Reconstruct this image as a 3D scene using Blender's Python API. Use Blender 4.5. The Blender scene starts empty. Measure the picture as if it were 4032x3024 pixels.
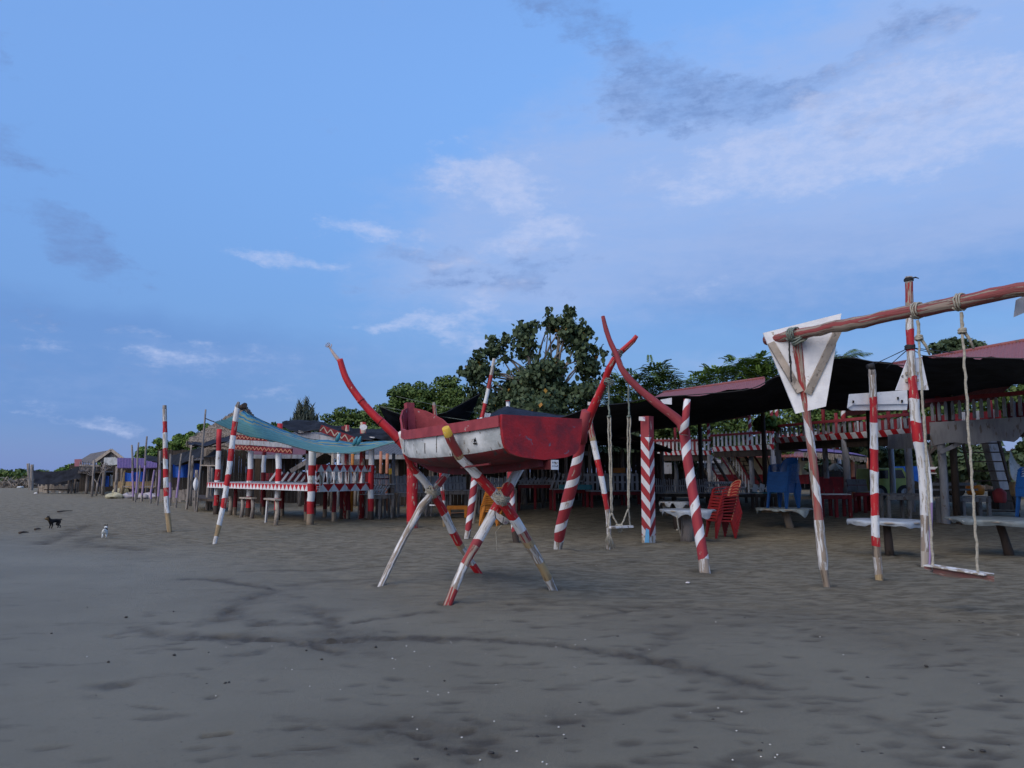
import bpy, math, random
import numpy as np
from mathutils import Vector, Matrix
random.seed(7)
D = bpy.data
SC = bpy.context.scene
COL = SC.collection
R = math.radians

# ------------------------------------------------------------------ camera, sky, sun, exposure
CAMZ, F, CX, CY = 1.6, 3028.0, 2016.0, 1512.0
PITCH = math.atan(348.0 / F)
cd = D.cameras.new('camera'); cam = D.objects.new('camera', cd); COL.objects.link(cam)
cam.location = (0, 0, CAMZ); cam.rotation_euler = (math.pi / 2 + PITCH, 0, 0)
cd.sensor_width = 36; cd.lens = F / 4032 * 36; cd.clip_start = 0.05; cd.clip_end = 9000
SC.camera = cam
SC.render.engine = 'CYCLES'
vs = SC.view_settings
vs.view_transform = 'Standard'; vs.look = 'None'; vs.gamma = 1; vs.use_curve_mapping = False
vs.exposure = 2.74
SUN_ELEV, SUN_AZ = 2.5, 222.0          # azimuth clockwise from +Y: behind the camera, over the sea
W = D.worlds.new('World'); SC.world = W; W.use_nodes = True
SKY_STRENGTH = 0.15
sun = D.lights.new('sun', 'SUN'); sun.energy = 0.39; sun.angle = R(60); sun.color = (1.0, 0.86, 0.69)
so = D.objects.new('sun', sun); COL.objects.link(so)
_e, _a = R(42), R(SUN_AZ)
so.rotation_euler = Vector((-math.sin(_a) * math.cos(_e), -math.cos(_a) * math.cos(_e), -math.sin(_e))).to_track_quat('-Z', 'Y').to_euler()

def pix_dir(px, py):
    xc, yc = (px - CX) / F, -(py - CY) / F
    c, s = math.cos(PITCH), math.sin(PITCH)
    return Vector((xc, c - s * yc, s + c * yc))

def build_sky():
    nt = W.node_tree; N = nt.nodes; L = nt.links.new
    bg = N['Background']; bg.inputs[1].default_value = SKY_STRENGTH
    def node(t, **k):
        n = N.new(t)
        for a, b in k.items(): setattr(n, a, b)
        return n
    def inp(sock, v):
        if hasattr(v, 'is_output') or hasattr(v, 'links'): L(v, sock)
        else: sock.default_value = v
    def math_(op, a, b=None, c=None, clamp=False):
        n = node('ShaderNodeMath', operation=op, use_clamp=clamp)
        inp(n.inputs[0], a)
        if b is not None: inp(n.inputs[1], b)
        if c is not None: inp(n.inputs[2], c)
        return n.outputs[0]
    def smooth(v, a, b, lo=0.0, hi=1.0):
        n = node('ShaderNodeMapRange', interpolation_type='SMOOTHSTEP', clamp=True)
        inp(n.inputs[0], v)
        for i, x in enumerate((a, b, lo, hi)): n.inputs[i + 1].default_value = x
        return n.outputs[0]
    def mix(f, a, b):
        n = node('ShaderNodeMix', data_type='RGBA'); n.clamp_factor = True
        inp(n.inputs[0], f); inp(n.inputs[6], a); inp(n.inputs[7], b)
        return n.outputs[2]
    sky = node('ShaderNodeTexSky', sky_type='NISHITA'); sky.sun_disc = False
    sky.sun_elevation = R(SUN_ELEV); sky.sun_rotation = R(SUN_AZ)
    sky.air_density = 1.0; sky.dust_density = 0.3; sky.ozone_density = 3.0
    geo = node('ShaderNodeTexCoord')
    sep = node('ShaderNodeSeparateXYZ'); L(geo.outputs['Generated'], sep.inputs[0])
    az = math_('ARCTAN2', sep.outputs[0], sep.outputs[1])
    el = math_('ARCSINE', sep.outputs[2])
    com = node('ShaderNodeCombineXYZ'); L(az, com.inputs[0]); L(el, com.inputs[1])
    def noise(scale, detail, stretch=(1, 1, 1), rough=.55, loc=(0, 0, 0)):
        m = node('ShaderNodeMapping'); m.inputs['Scale'].default_value = stretch; m.inputs['Location'].default_value = loc
        L(com.outputs[0], m.inputs[0])
        n = node('ShaderNodeTexNoise'); n.inputs['Scale'].default_value = scale
        n.inputs['Detail'].default_value = detail; n.inputs['Roughness'].default_value = rough
        L(m.outputs[0], n.inputs['Vector'])
        return n
    wn = noise(6, 6, (1, 1.8, 1), .62)
    v1 = node('ShaderNodeVectorMath', operation='SUBTRACT'); L(wn.outputs['Color'], v1.inputs[0]); v1.inputs[1].default_value = (.5, .5, .5)
    v2 = node('ShaderNodeVectorMath', operation='MULTIPLY'); L(v1.outputs[0], v2.inputs[0]); v2.inputs[1].default_value = (.14, .08, 0)
    P = node('ShaderNodeVectorMath', operation='ADD'); L(com.outputs[0], P.inputs[0]); L(v2.outputs[0], P.inputs[1])
    def blobs(rows):
        acc = None
        for px, py, sx, sy, rot, amp in rows:
            d = pix_dir(px, py).normalized()
            m = node('ShaderNodeMapping', vector_type='TEXTURE')
            m.inputs['Location'].default_value = (math.atan2(d.x, d.y), math.asin(d.z), 0)
            m.inputs['Rotation'].default_value = (0, 0, R(rot)); m.inputs['Scale'].default_value = (sx / F * 1.5, sy / F * 1.5, 1)
            L(P.outputs[0], m.inputs[0])
            g = node('ShaderNodeTexGradient', gradient_type='SPHERICAL'); L(m.outputs[0], g.inputs[0])
            acc = math_('MULTIPLY', g.outputs['Fac'], amp) if acc is None else math_('MULTIPLY_ADD', g.outputs['Fac'], amp, acc)
        return acc
    n_f = noise(15, 10, (1, 2.1, 1), .68)
    n_w = noise(4, 7, (1, 4.2, 1), .6, (3, 1, 0))
    n_l = noise(1.6, 3, (1, 2, 1), .5, (7, 2, 0))
    aside = math_('MULTIPLY', smooth(math_('ABSOLUTE', az), .66, .95), smooth(n_l.outputs['Fac'], .45, .65))
    fz = math_('MULTIPLY_ADD', n_f.outputs['Fac'], 1.0, -.5)
    fw = math_('MULTIPLY_ADD', n_w.outputs['Fac'], 1.0, -.5)
    # broad veil of thin lilac cloud, mostly over the land
    veil = blobs([(3300, 520, 1300, 420, 8, .75), (4100, 350, 900, 620, 0, .85), (3400, 620, 900, 190, 4, .35), (3300, 760, 1150, 200, -4, .5), (2350, 640, 460, 300, 30, .65), (2000, 900, 520, 240, 0, .5), (2100, 1080, 560, 160, 0, .35),
                  (1850, 1180, 520, 230, 0, .5), (2600, 1000, 900, 300, 0, .4), (1150, 1430, 560, 90, -4, .35), (300, 1480, 700, 130, -6, .3), (3600, 1440, 500, 80, 0, .6), (2850, 1430, 330, 50, 4, .6)])
    veil = math_('ADD', veil, math_('MULTIPLY', aside, .6))
    veil_f = smooth(math_('ADD', veil, math_('MULTIPLY_ADD', fw, .7, math_('MULTIPLY', fz, .8))), .08, .95)
    # small bright cloud tops
    top = blobs([(1440, 905, 200, 46, -3, 1.15), (985, 975, 220, 40, -7, 1.05), (1340, 1040, 110, 30, 0, .8), (1650, 1085, 120, 40, 0, .55), (1880, 730, 260, 120, -20, .95), (2060, 800, 200, 70, -30, .7), (1780, 1010, 180, 40, 0, .7), (2150, 930, 260, 40, 5, .6),
                 (2020, 960, 330, 60, 0, .6), (1900, 1180, 260, 90, 18, .75), (1520, 1272, 240, 30, 2, .95), (1900, 1330, 320, 60, 2, .7), (3300, 400, 460, 140, 18, .6), (3350, 590, 800, 140, 6, .95), (3900, 480, 300, 160, 0, .6), (3750, 350, 380, 260, 0, .55), (2950, 640, 500, 90, 0, .45),
                 (1050, 1430, 260, 40, -3, .5), (370, 1640, 170, 25, -4, .8), (330, 1290, 420, 40, -4, .42), (130, 1560, 340, 40, -6, .35), (760, 1480, 420, 46, -8, .45), (880, 1360, 300, 26, -4, .4), (560, 1400, 380, 24, -6, .4), (1000, 1560, 300, 30, -4, .4), (2750, 1120, 170, 40, 12, .5), (2130, 640, 150, 110, 40, .5)])
    top_f = smooth(math_('ADD', top, math_('MULTIPLY_ADD', fz, 2.3, math_('MULTIPLY', fw, .4))), .36, 1.05)
    # grey-blue shadowed clouds
    dark = blobs([(270, 930, 230, 85, -22, 1.0), (340, 1000, 130, 60, -30, .7), (60, 630, 180, 50, -8, .8), (20, 510, 90, 60, 0, .7), (0, 260, 40, 60, 0, .7), (2200, 20, 230, 80, -10, .95),
                  (2540, 210, 230, 90, -25, .85), (2600, 400, 380, 100, -4, 1.1), (2900, 385, 330, 80, 6, .9), (3250, 330, 330, 60, 14, .7), (3560, 130, 150, 95, 10, .8), (3480, 420, 330, 70, 0, .65), (3760, 70, 70, 50, 0, .6),
                  (3950, 400, 200, 120, 20, .4), (2300, 170, 200, 90, -30, .5), (1980, 1010, 340, 60, 0, .8), (1600, 965, 220, 50, 0, .6), (1900, 1130, 440, 70, 0, .85), (300, 1270, 500, 40, -4, .55), (250, 1440, 600, 50, -6, .5)])
    dark_f = smooth(math_('ADD', math_('ADD', dark, math_('MULTIPLY', aside, .25)), math_('MULTIPLY_ADD', fz, 2.6, math_('MULTIPLY', fw, .5))), .30, .95)
    # blue evening haze low in the sky
    low = blobs([(250, 1260, 760, 110, -4, .8), (300, 1420, 1200, 160, 0, .8), (100, 1600, 900, 200, 0, .6), (3500, 980, 1000, 190, -3, .8), (2600, 1150, 900, 200, 0, .4), (3600, 1200, 900, 260, 0, .5)])
    low_f = smooth(math_('ADD', low, math_('MULTIPLY', fw, .5)), .0, 1.0)
    n_d = noise(38, 9, (1, 2.0, 1), .66, (2, 5, 0)); tex = smooth(n_d.outputs['Fac'], .34, .66, .45, 1.0); texw = smooth(noise(9, 9, (1, 3.4, 1), .7, (5, 1, 0)).outputs['Fac'], .36, .64, .5, 1.0)
    dark_f = math_('MULTIPLY', dark_f, math_('MULTIPLY', tex, texw)); top_f = math_('MULTIPLY', top_f, tex); veil_f = math_('MULTIPLY', veil_f, math_('MULTIPLY_ADD', texw, .45, .58))
    cur = sky.outputs[0]
    band = smooth(el, -.02, .50, .92, .75)                # even the sky out towards the horizon with twilight blue
    zen = node('ShaderNodeMix', data_type='RGBA'); inp(zen.inputs[0], smooth(el, .02, .55))
    zen.inputs[6].default_value = (.13, .26, .61, 1); zen.inputs[7].default_value = (.20, .375, .81, 1)
    cur = mix(band, cur, zen.outputs[2])
    cur = mix(math_('MULTIPLY', low_f, .6), cur, (.14, .285, .63, 1))
    cur = mix(math_('MULTIPLY', veil_f, .74), cur, (.36, .485, .80, 1))
    cur = mix(math_('MULTIPLY', dark_f, .88), cur, (.16, .275, .57, 1))
    cur = mix(math_('MULTIPLY', top_f, .64), cur, (.52, .61, .88, 1))
    L(cur, bg.inputs[0])
    W.cycles.sampling_method = 'MANUAL'; W.cycles.sample_map_resolution = 512
build_sky()

# ------------------------------------------------------------------ ground shape and pixel helpers
def sstep(x): 
    x = np.clip(x, 0, 1); return x * x * (3 - 2 * x)
def zgs(x, y): return float(0.4 * sstep((y - 19) / 12.0) * sstep((x + 3) / 8.0))
def at(px, py, Y):
    d = pix_dir(px, py); t = Y / d.y
    return Vector((d.x * t, Y, CAMZ + d.z * t))
def atz(px, py, z):
    d = pix_dir(px, py); t = (z - CAMZ) / d.z
    return Vector((d.x * t, d.y * t, z))
def gr(px, py):
    z = 0.0
    for _ in range(30):
        p = atz(px, py, z); z = .5 * z + .5 * zgs(p.x, p.y)
    return p
def gy(px, Y):
    x = (px - CX) / F * Y * 1.0066
    return Vector((x, Y, zgs(x, Y)))
def V2(p): return Vector((p.x, p.y, 0))

def _hash(ix, iy, s):
    h = (ix.astype(np.int64) * 374761393 + iy.astype(np.int64) * 668265263 + s * 974711) & 0x7fffffff
    h = ((h ^ (h >> 13)) * 1274126177) & 0x7fffffff
    return ((h ^ (h >> 16)) & 0xffff) / 65535.0
def vnoise(x, y, s=0):
    ix, iy = np.floor(x), np.floor(y); fx, fy = x - ix, y - iy
    fx, fy = fx * fx * (3 - 2 * fx), fy * fy * (3 - 2 * fy)
    a, b = _hash(ix, iy, s), _hash(ix + 1, iy, s); c, d = _hash(ix, iy + 1, s), _hash(ix + 1, iy + 1, s)
    return (a * (1 - fx) + b * fx) * (1 - fy) + (c * (1 - fx) + d * fx) * fy - .5
def fbm(x, y, s=0, o=4):
    r, a = 0, 1.0
    for k in range(o):
        r = r + a * vnoise(x * 2 ** k + 17.3 * k, y * 2 ** k - 9.1 * k, s + k); a *= .5
    return r

# ------------------------------------------------------------------ object helpers
ROOT = {}
def tag(o, label=None, cat=None, group=None, kind=None):
    if label: o['label'] = label
    if cat: o['category'] = cat
    if group: o['group'] = group
    if kind: o['kind'] = kind
    return o
def thing(name, label, cat, loc=(0, 0, 0), rz=0.0, group=None):
    o = D.objects.new(name, None); COL.objects.link(o); o.empty_display_size = .2
    o.location = loc; o.rotation_euler = (0, 0, rz)
    ROOT[o.name] = (Matrix.Translation(Vector(loc)) @ Matrix.Rotation(rz, 4, 'Z')).inverted()
    return tag(o, label, cat, group)
def rootinv(o):
    while o.parent is not None: o = o.parent
    return ROOT.get(o.name, Matrix())
class MB:
    def __init__(s): s.v, s.f, s.m, s.u, s.sm = [], [], [], [], []
    def face(s, ids, m=0, uv=None, smooth=False):
        s.f.append(tuple(ids)); s.m.append(m); s.u.append(uv); s.sm.append(smooth)
    def box(s, c, size, R3=None, m=0):
        c = Vector(c); b = len(s.v)
        for z in (-.5, .5):
            for x, y in ((-.5, -.5), (.5, -.5), (.5, .5), (-.5, .5)):
                p = Vector((x * size[0], y * size[1], z * size[2]))
                s.v.append(c + (R3 @ p if R3 else p))
        for q in ((3, 2, 1, 0), (4, 5, 6, 7), (0, 1, 5, 4), (1, 2, 6, 5), (2, 3, 7, 6), (3, 0, 4, 7)):
            s.face([b + i for i in q], m)
        return s
    def beam(s, p, q, w, h, up=(0, 0, 1), m=0, taper=1.0):
        p, q, up = Vector(p), Vector(q), Vector(up); d = (q - p).normalized()
        x = d.cross(up)
        if x.length < 1e-4: x = d.cross(Vector((0, 1, 0)))
        x.normalize(); u = x.cross(d).normalized(); b = len(s.v)
        for e, k in ((p, 1), (q, taper)):
            for a, c in ((-.5, -.5), (.5, -.5), (.5, .5), (-.5, .5)): s.v.append(e + x * (a * w * k) + u * (c * h * k))
        for f in ((0, 3, 2, 1), (4, 5, 6, 7), (0, 1, 5, 4), (1, 2, 6, 5), (2, 3, 7, 6), (3, 0, 4, 7)): s.face([b + i for i in f], m)
        return s
    def tube(s, pts, rad, n=10, m=0, mats=None, jit=0.0, caps=True, seed=0, v0=0.0, tilts=None):
        pts = [Vector(p) for p in pts]; rs = rad if hasattr(rad, '__len__') else [rad] * len(pts)
        rnd = random.Random(seed); b = len(s.v); prev = None; vl = [v0]
        off = [rnd.uniform(-1, 1) for _ in range(n)]
        for i, p in enumerate(pts):
            d = (pts[min(i + 1, len(pts) - 1)] - pts[max(i - 1, 0)]).normalized()
            if prev is None:
                x = d.cross(Vector((0, 1, 0)))
                if x.length < .15: x = d.cross(Vector((1, 0, 0)))
            else: x = prev - d * prev.dot(d)
            x.normalize(); prev = x; y = d.cross(x)
            if i: vl.append(vl[-1] + (p - pts[i - 1]).length)
            for k in range(n):
                a = 2 * math.pi * k / n; r = rs[i] * (1 + jit * (off[k] * .6 + rnd.uniform(-1, 1) * .5))
                s.v.append(p + (x * math.cos(a) + y * math.sin(a)) * r + (d * (tilts[i][0] * math.cos(a) + tilts[i][1] * math.sin(a) + tilts[i][0] * .5 * math.sin(3 * a)) if tilts and tilts[i] else Vector((0, 0, 0))))
        for i in range(len(pts) - 1):
            mm = mats[i] if mats else m
            for k in range(n):
                k2 = (k + 1) % n
                s.face((b + i * n + k, b + i * n + k2, b + i * n + n + k2, b + i * n + n + k), mm,
                       ((k / n, vl[i]), ((k + 1) / n, vl[i]), ((k + 1) / n, vl[i + 1]), (k / n, vl[i + 1])), True)
        if caps:
            s.face([b + k for k in range(n)][::-1], mats[0] if mats else m)
            e = b + (len(pts) - 1) * n; s.face([e + k for k in range(n)], mats[-1] if mats else m)
        return s
    def grid(s, P, m=0, mfn=None, smooth=True, uvs=(1, 1)):
        nu, nv = len(P), len(P[0]); b = len(s.v)
        for r in P:
            for p in r: s.v.append(Vector(p))
        for i in range(nu - 1):
            for j in range(nv - 1):
                u0, u1, w0, w1 = [a * c for a, c in zip((i / (nu - 1), (i + 1) / (nu - 1), j / (nv - 1), (j + 1) / (nv - 1)), (uvs[0], uvs[0], uvs[1], uvs[1]))]
                s.face((b + i * nv + j, b + (i + 1) * nv + j, b + (i + 1) * nv + j + 1, b + i * nv + j + 1), mfn(i, j) if mfn else m,
                       ((u0, w0), (u1, w0), (u1, w1), (u0, w1)), smooth)
        return s
    def poly(s, pts, n, th, m=0):
        """flat outline pts extruded by th along n"""
        n = Vector(n).normalized() * th; b = len(s.v); k = len(pts)
        for p in pts: s.v.append(Vector(p))
        for p in pts: s.v.append(Vector(p) + n)
        s.face(list(range(b, b + k))[::-1], m); s.face(range(b + k, b + 2 * k), m)
        for i in range(k):
            j = (i + 1) % k; s.face((b + i, b + j, b + k + j, b + k + i), m)
        return s
    def build(s, name, mats, parent=None, world=True):
        if not isinstance(mats, (list, tuple)): mats = [mats]
        inv = rootinv(parent) if (parent is not None and world) else None
        vv = [(inv @ v) if inv is not None else v for v in s.v]
        me = D.meshes.new(name); me.from_pydata(vv, [], s.f)
        for mt in mats: me.materials.append(mt)
        me.polygons.foreach_set('material_index', s.m); me.polygons.foreach_set('use_smooth', s.sm)
        if any(u is not None for u in s.u):
            uv = me.uv_layers.new(name='UVMap'); flat = []
            for f, u in zip(s.f, s.u):
                for k in range(len(f)): flat.extend(u[k] if u else (0, 0))
            uv.data.foreach_set('uv', flat)
        me.update()
        o = D.objects.new(name, me); COL.objects.link(o)
        if parent is not None: o.parent = parent
        return o
def single(mb, name, mats, label, cat, loc, group=None, kind=None):
    """a thing that is one mesh, its origin at its base"""
    loc = Vector(loc)
    for i, v in enumerate(mb.v): mb.v[i] = Vector(v) - loc
    o = mb.build(name, mats); o.location = loc
    ROOT[o.name] = Matrix.Translation(-loc)
    return tag(o, label, cat, group, kind)
KIDS = {}
def copy_tree(o, loc, rz=0.0, label=None, group=None, allobj=None):
    def rec(a, par):
        c = a.copy(); COL.objects.link(c)
        if par is not None: c.parent = par
        for ch in list(a.children): rec(ch, c)
        return c
    r = rec(o, None); r.location = loc; r.rotation_euler = (r.rotation_euler.x, r.rotation_euler.y, rz)
    ROOT[r.name] = (Matrix.Translation(Vector(loc)) @ Matrix.Rotation(rz, 4, 'Z')).inverted()
    if label: r['label'] = label
    if group: r['group'] = group
    return r
def share(src, name, parent, matrix=None):
    o = D.objects.new(name, src.data); COL.objects.link(o); o.parent = parent
    if matrix is not None: o.matrix_local = matrix
    return o

# ------------------------------------------------------------------ materials
def _nodes(name, rough, spec=.3):
    m = D.materials.new(name); m.use_nodes = True; nt = m.node_tree
    b = nt.nodes['Principled BSDF']; b.inputs['Roughness'].default_value = rough
    b.inputs['Specular IOR Level'].default_value = spec
    return m, nt, b
def _coord(nt, stretch, uv=False):
    tc = nt.nodes.new('ShaderNodeTexCoord'); oi = nt.nodes.new('ShaderNodeObjectInfo')
    mu = nt.nodes.new('ShaderNodeMath'); mu.operation = 'MULTIPLY'; mu.inputs[1].default_value = 37.0; nt.links.new(oi.outputs['Random'], mu.inputs[0])
    src = tc.outputs['Object']
    if uv:                                  # wrap round the pole: (cos u, sin u, length)
        sp = nt.nodes.new('ShaderNodeSeparateXYZ'); nt.links.new(tc.outputs['UV'], sp.inputs[0]); cb = nt.nodes.new('ShaderNodeCombineXYZ')
        tu = nt.nodes.new('ShaderNodeMath'); tu.operation = 'MULTIPLY'; tu.inputs[1].default_value = 2 * math.pi; nt.links.new(sp.outputs[0], tu.inputs[0])
        for i, op in enumerate(('COSINE', 'SINE')):
            c = nt.nodes.new('ShaderNodeMath'); c.operation = op; nt.links.new(tu.outputs[0], c.inputs[0])
            k = nt.nodes.new('ShaderNodeMath'); k.operation = 'MULTIPLY'; k.inputs[1].default_value = .09; nt.links.new(c.outputs[0], k.inputs[0]); nt.links.new(k.outputs[0], cb.inputs[i])
        nt.links.new(sp.outputs[1], cb.inputs[2]); src = cb.outputs[0]
    ad = nt.nodes.new('ShaderNodeVectorMath'); nt.links.new(src, ad.inputs[0]); nt.links.new(mu.outputs[0], ad.inputs[1])
    mp = nt.nodes.new('ShaderNodeMapping'); mp.inputs['Scale'].default_value = stretch; nt.links.new(ad.outputs[0], mp.inputs[0])
    return mp.outputs[0], tc
def _noise(nt, vec, sc, det=5, rough=.55):
    n = nt.nodes.new('ShaderNodeTexNoise'); n.inputs['Scale'].default_value = sc; n.inputs['Detail'].default_value = det
    n.inputs['Roughness'].default_value = rough; nt.links.new(vec, n.inputs['Vector']); return n.outputs['Fac']
def _ramp(nt, v, a, b):
    n = nt.nodes.new('ShaderNodeMapRange'); n.interpolation_type = 'SMOOTHSTEP'; nt.links.new(v, n.inputs[0])
    n.inputs[1].default_value = a; n.inputs[2].default_value = b; return n.outputs[0]
def _mix(nt, f, a, b):
    n = nt.nodes.new('ShaderNodeMix'); n.data_type = 'RGBA'
    for s, v in ((n.inputs[0], f), (n.inputs[6], a), (n.inputs[7], b)):
        if isinstance(v, (tuple, list)): s.default_value = (v[0], v[1], v[2], 1)
        elif isinstance(v, float): s.default_value = v
        else: nt.links.new(v, s)
    return n.outputs[2]
def _bump(nt, b, v, k, d=.02):
    n = nt.nodes.new('ShaderNodeBump'); n.inputs['Strength'].default_value = k; n.inputs['Distance'].default_value = d
    nt.links.new(v, n.inputs['Height']); nt.links.new(n.outputs[0], b.inputs['Normal'])
def mat(name, c, c2=None, sc=5.0, rough=.7, chip=None, amt=.3, chsc=9.0, stretch=(1, 1, .3), bump=.25, spec=.3, stripe=None, uv=False):
    """painted / weathered surface: two tones, flakes of an undercoat, fine relief. stripe=(colour, pitch, slope, share)"""
    m, nt, b = _nodes(name, rough, spec)
    vec, tc = _coord(nt, stretch, uv)
    n1 = _noise(nt, vec, sc, 5)
    c2 = c2 or tuple(x * .72 for x in c)
    col = _mix(nt, _ramp(nt, n1, .35, .68), c, c2)
    if stripe:
        sc_, pitch, slope, sharef = stripe
        sp = nt.nodes.new('ShaderNodeSeparateXYZ'); nt.links.new(tc.outputs['UV'], sp.inputs[0])
        a = nt.nodes.new('ShaderNodeMath'); a.operation = 'MULTIPLY_ADD'; nt.links.new(sp.outputs[0], a.inputs[0]); a.inputs[1].default_value = slope; nt.links.new(sp.outputs[1], a.inputs[2])
        d = nt.nodes.new('ShaderNodeMath'); d.operation = 'DIVIDE'; nt.links.new(a.outputs[0], d.inputs[0]); d.inputs[1].default_value = pitch
        w = nt.nodes.new('ShaderNodeMath'); w.operation = 'MULTIPLY_ADD'; nt.links.new(_noise(nt, vec, 6, 3), w.inputs[0]); w.inputs[1].default_value = .10; nt.links.new(d.outputs[0], w.inputs[2])
        fr = nt.nodes.new('ShaderNodeMath'); fr.operation = 'FRACT'; nt.links.new(w.outputs[0], fr.inputs[0])
        lt = nt.nodes.new('ShaderNodeMath'); lt.operation = 'LESS_THAN'; nt.links.new(fr.outputs[0], lt.inputs[0]); lt.inputs[1].default_value = sharef
        col2 = _mix(nt, _ramp(nt, n1, .35, .68), sc_, tuple(x * .8 for x in sc_))
        col = _mix(nt, lt.outputs[0], col, col2)
    h = _noise(nt, vec, 40, 3)
    if chip:
        n2 = _noise(nt, vec, chsc, 7, .62); t = .5 + (.5 - amt) * .42
        k = _ramp(nt, n2, t, t + .03)
        col = _mix(nt, k, col, chip)
        s = nt.nodes.new('ShaderNodeMath'); s.operation = 'MULTIPLY_ADD'; nt.links.new(k, s.inputs[0]); s.inputs[1].default_value = -.8; nt.links.new(h, s.inputs[2]); h = s.outputs[0]
    nt.links.new(col, b.inputs['Base Color'])
    if bump: _bump(nt, b, h, bump)
    return m
WOODC = (.30, .235, .17)
M = {}
M['white'] = mat('white_paint', (.74, .75, .76), (.60, .61, .62), chip=(.36, .31, .25), amt=.24, chsc=10)
M['white_clean'] = mat('white_board_paint', (.74, .75, .77), (.62, .63, .66), chip=(.42, .38, .34), amt=.14, chsc=6, stretch=(1, 1, 1))
M['white_worn'] = mat('worn_white_paint', (.66, .66, .66), (.50, .49, .47), chip=(.27, .22, .17), amt=.52, chsc=12)
M['red'] = mat('red_paint', (.50, .014, .020), (.34, .012, .018), chip=(.50, .40, .30), amt=.16, chsc=9, rough=.5, spec=.4)
M['red_worn'] = mat('worn_red_paint', (.40, .035, .035), (.27, .05, .05), chip=(.40, .33, .26), amt=.44, chsc=8)
M['red_dull'] = mat('dull_red_paint', (.30, .045, .055), (.22, .035, .042), chip=(.40, .30, .26), amt=.14, chsc=8)
M['red_dark'] = mat('dark_red_paint', (.19, .012, .018), (.10, .010, .014), chip=(.2, .12, .1), amt=.16)
M['red_boat'] = mat('boat_red_paint', (.42, .012, .016), (.17, .012, .018), sc=4.2, chip=(.15, .10, .14), amt=.15, chsc=7, stretch=(1, 1, 1), rough=.45, spec=.45)
M['red_rail'] = mat('rail_maroon_paint', (.30, .05, .062), (.22, .035, .045), chip=(.4, .33, .32), amt=.12, stretch=(1, 1, 1))
M['white_boat'] = mat('boat_white_paint', (.68, .70, .71), (.36, .385, .39), sc=3.4, chip=(.22, .20, .18), amt=.22, chsc=9, stretch=(1, 1, 1), rough=.55)
M['bilge'] = mat('boat_bottom_paint', (.16, .018, .022), (.085, .016, .02), sc=3, chip=(.06, .04, .04), amt=.3, stretch=(1, 1, 1))
PS = (1, 1, .2)
M['p_white'] = mat('pole_white_paint', (.74, .75, .76), (.54, .54, .54), sc=7, chip=(.37, .33, .28), amt=.36, chsc=22, stretch=PS, uv=True)
M['p_white_worn'] = mat('pole_worn_white_paint', (.68, .68, .68), (.44, .43, .41), sc=9, chip=(.28, .23, .185), amt=.54, chsc=20, stretch=(1, 1, .13), uv=True, bump=.5)
M['p_red'] = mat('pole_red_paint', (.50, .014, .020), (.32, .012, .018), sc=7, chip=(.42, .30, .23), amt=.30, chsc=22, stretch=PS, rough=.5, spec=.4, uv=True)
M['p_red_worn'] = mat('pole_worn_red_paint', (.36, .035, .035), (.22, .05, .05), sc=9, chip=(.36, .29, .235), amt=.47, chsc=18, stretch=(1, 1, .10), uv=True, bump=.6)
M['p_red_dull'] = mat('pole_dull_red_paint', (.27, .040, .050), (.19, .030, .036), sc=8, chip=(.36, .26, .22), amt=.16, chsc=20, stretch=PS, uv=True)
M['p_bamboo'] = mat('pole_bare_bamboo', (.42, .31, .17), (.26, .19, .11), sc=10, chip=(.15, .11, .075), amt=.25, chsc=18, stretch=PS, uv=True)
M['p_wood'] = mat('pole_bare_wood', (.30, .24, .185), (.19, .15, .115), sc=12, chip=(.10, .085, .07), amt=.4, chsc=18, stretch=(1, 1, .10), uv=True, bump=.7)
M['p_wood_grey'] = mat('pole_grey_wood', (.30, .27, .245), (.19, .17, .155), sc=12, chip=(.10, .085, .075), amt=.36, chsc=18, stretch=(1, 1, .10), uv=True, bump=.7)
M['p_wood_pale'] = mat('pole_pale_bamboo', (.46, .42, .36), (.34, .30, .26), sc=10, chip=(.2, .17, .14), amt=.25, chsc=18, stretch=PS, uv=True)
M['p_purple_pole'] = mat('pole_purple_paint', (.36, .25, .46), (.25, .18, .33), sc=9, chip=(.30, .26, .22), amt=.33, chsc=18, stretch=(1, 1, .14), uv=True)
M['grey_shaded'] = mat('shaded_grey_paint', (.19, .20, .22), (.13, .14, .155), chip=(.1, .09, .085), amt=.3)  # darker copy of the grey paint; shade under the balconies is in its colour
M['bamboo'] = mat('bare_bamboo', (.42, .31, .17), (.28, .20, .12), chip=(.16, .12, .08), amt=.25)
M['wood'] = mat('bare_wood', WOODC, (.2, .155, .115), chip=(.11, .09, .075), amt=.32, stretch=(1, 1, .12), chsc=14, bump=.5)
M['wood_grey'] = mat('weathered_grey_wood', (.30, .265, .24), (.19, .165, .15), chip=(.10, .085, .075), amt=.35, stretch=(1, 1, .12), chsc=14, bump=.5)
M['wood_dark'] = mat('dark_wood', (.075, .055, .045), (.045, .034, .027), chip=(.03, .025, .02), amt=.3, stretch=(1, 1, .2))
M['wood_pale'] = mat('pale_plank_wood', (.42, .36, .30), (.30, .26, .22), chip=(.2, .17, .14), amt=.3, stretch=(1, 1, 1))
M['grey_paint'] = mat('grey_white_paint', (.38, .39, .42), (.26, .27, .30), chip=(.22, .19, .17), amt=.28)
M['purple_pole'] = mat('purple_painted_wood', (.34, .24, .44), (.25, .18, .33), chip=(.30, .26, .22), amt=.33, stretch=(1, 1, .2))
M['purple'] = mat('purple_metal_sheet', (.15, .10, .25), (.11, .075, .19), stretch=(1, 1, 1), chip=(.2, .17, .2), amt=.1)
M['blue_tarp'] = mat('blue_tarpaulin', (.012, .085, .40), (.010, .06, .30), stretch=(1, 1, 1), chip=(.06, .13, .35), amt=.18, rough=.45)
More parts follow.
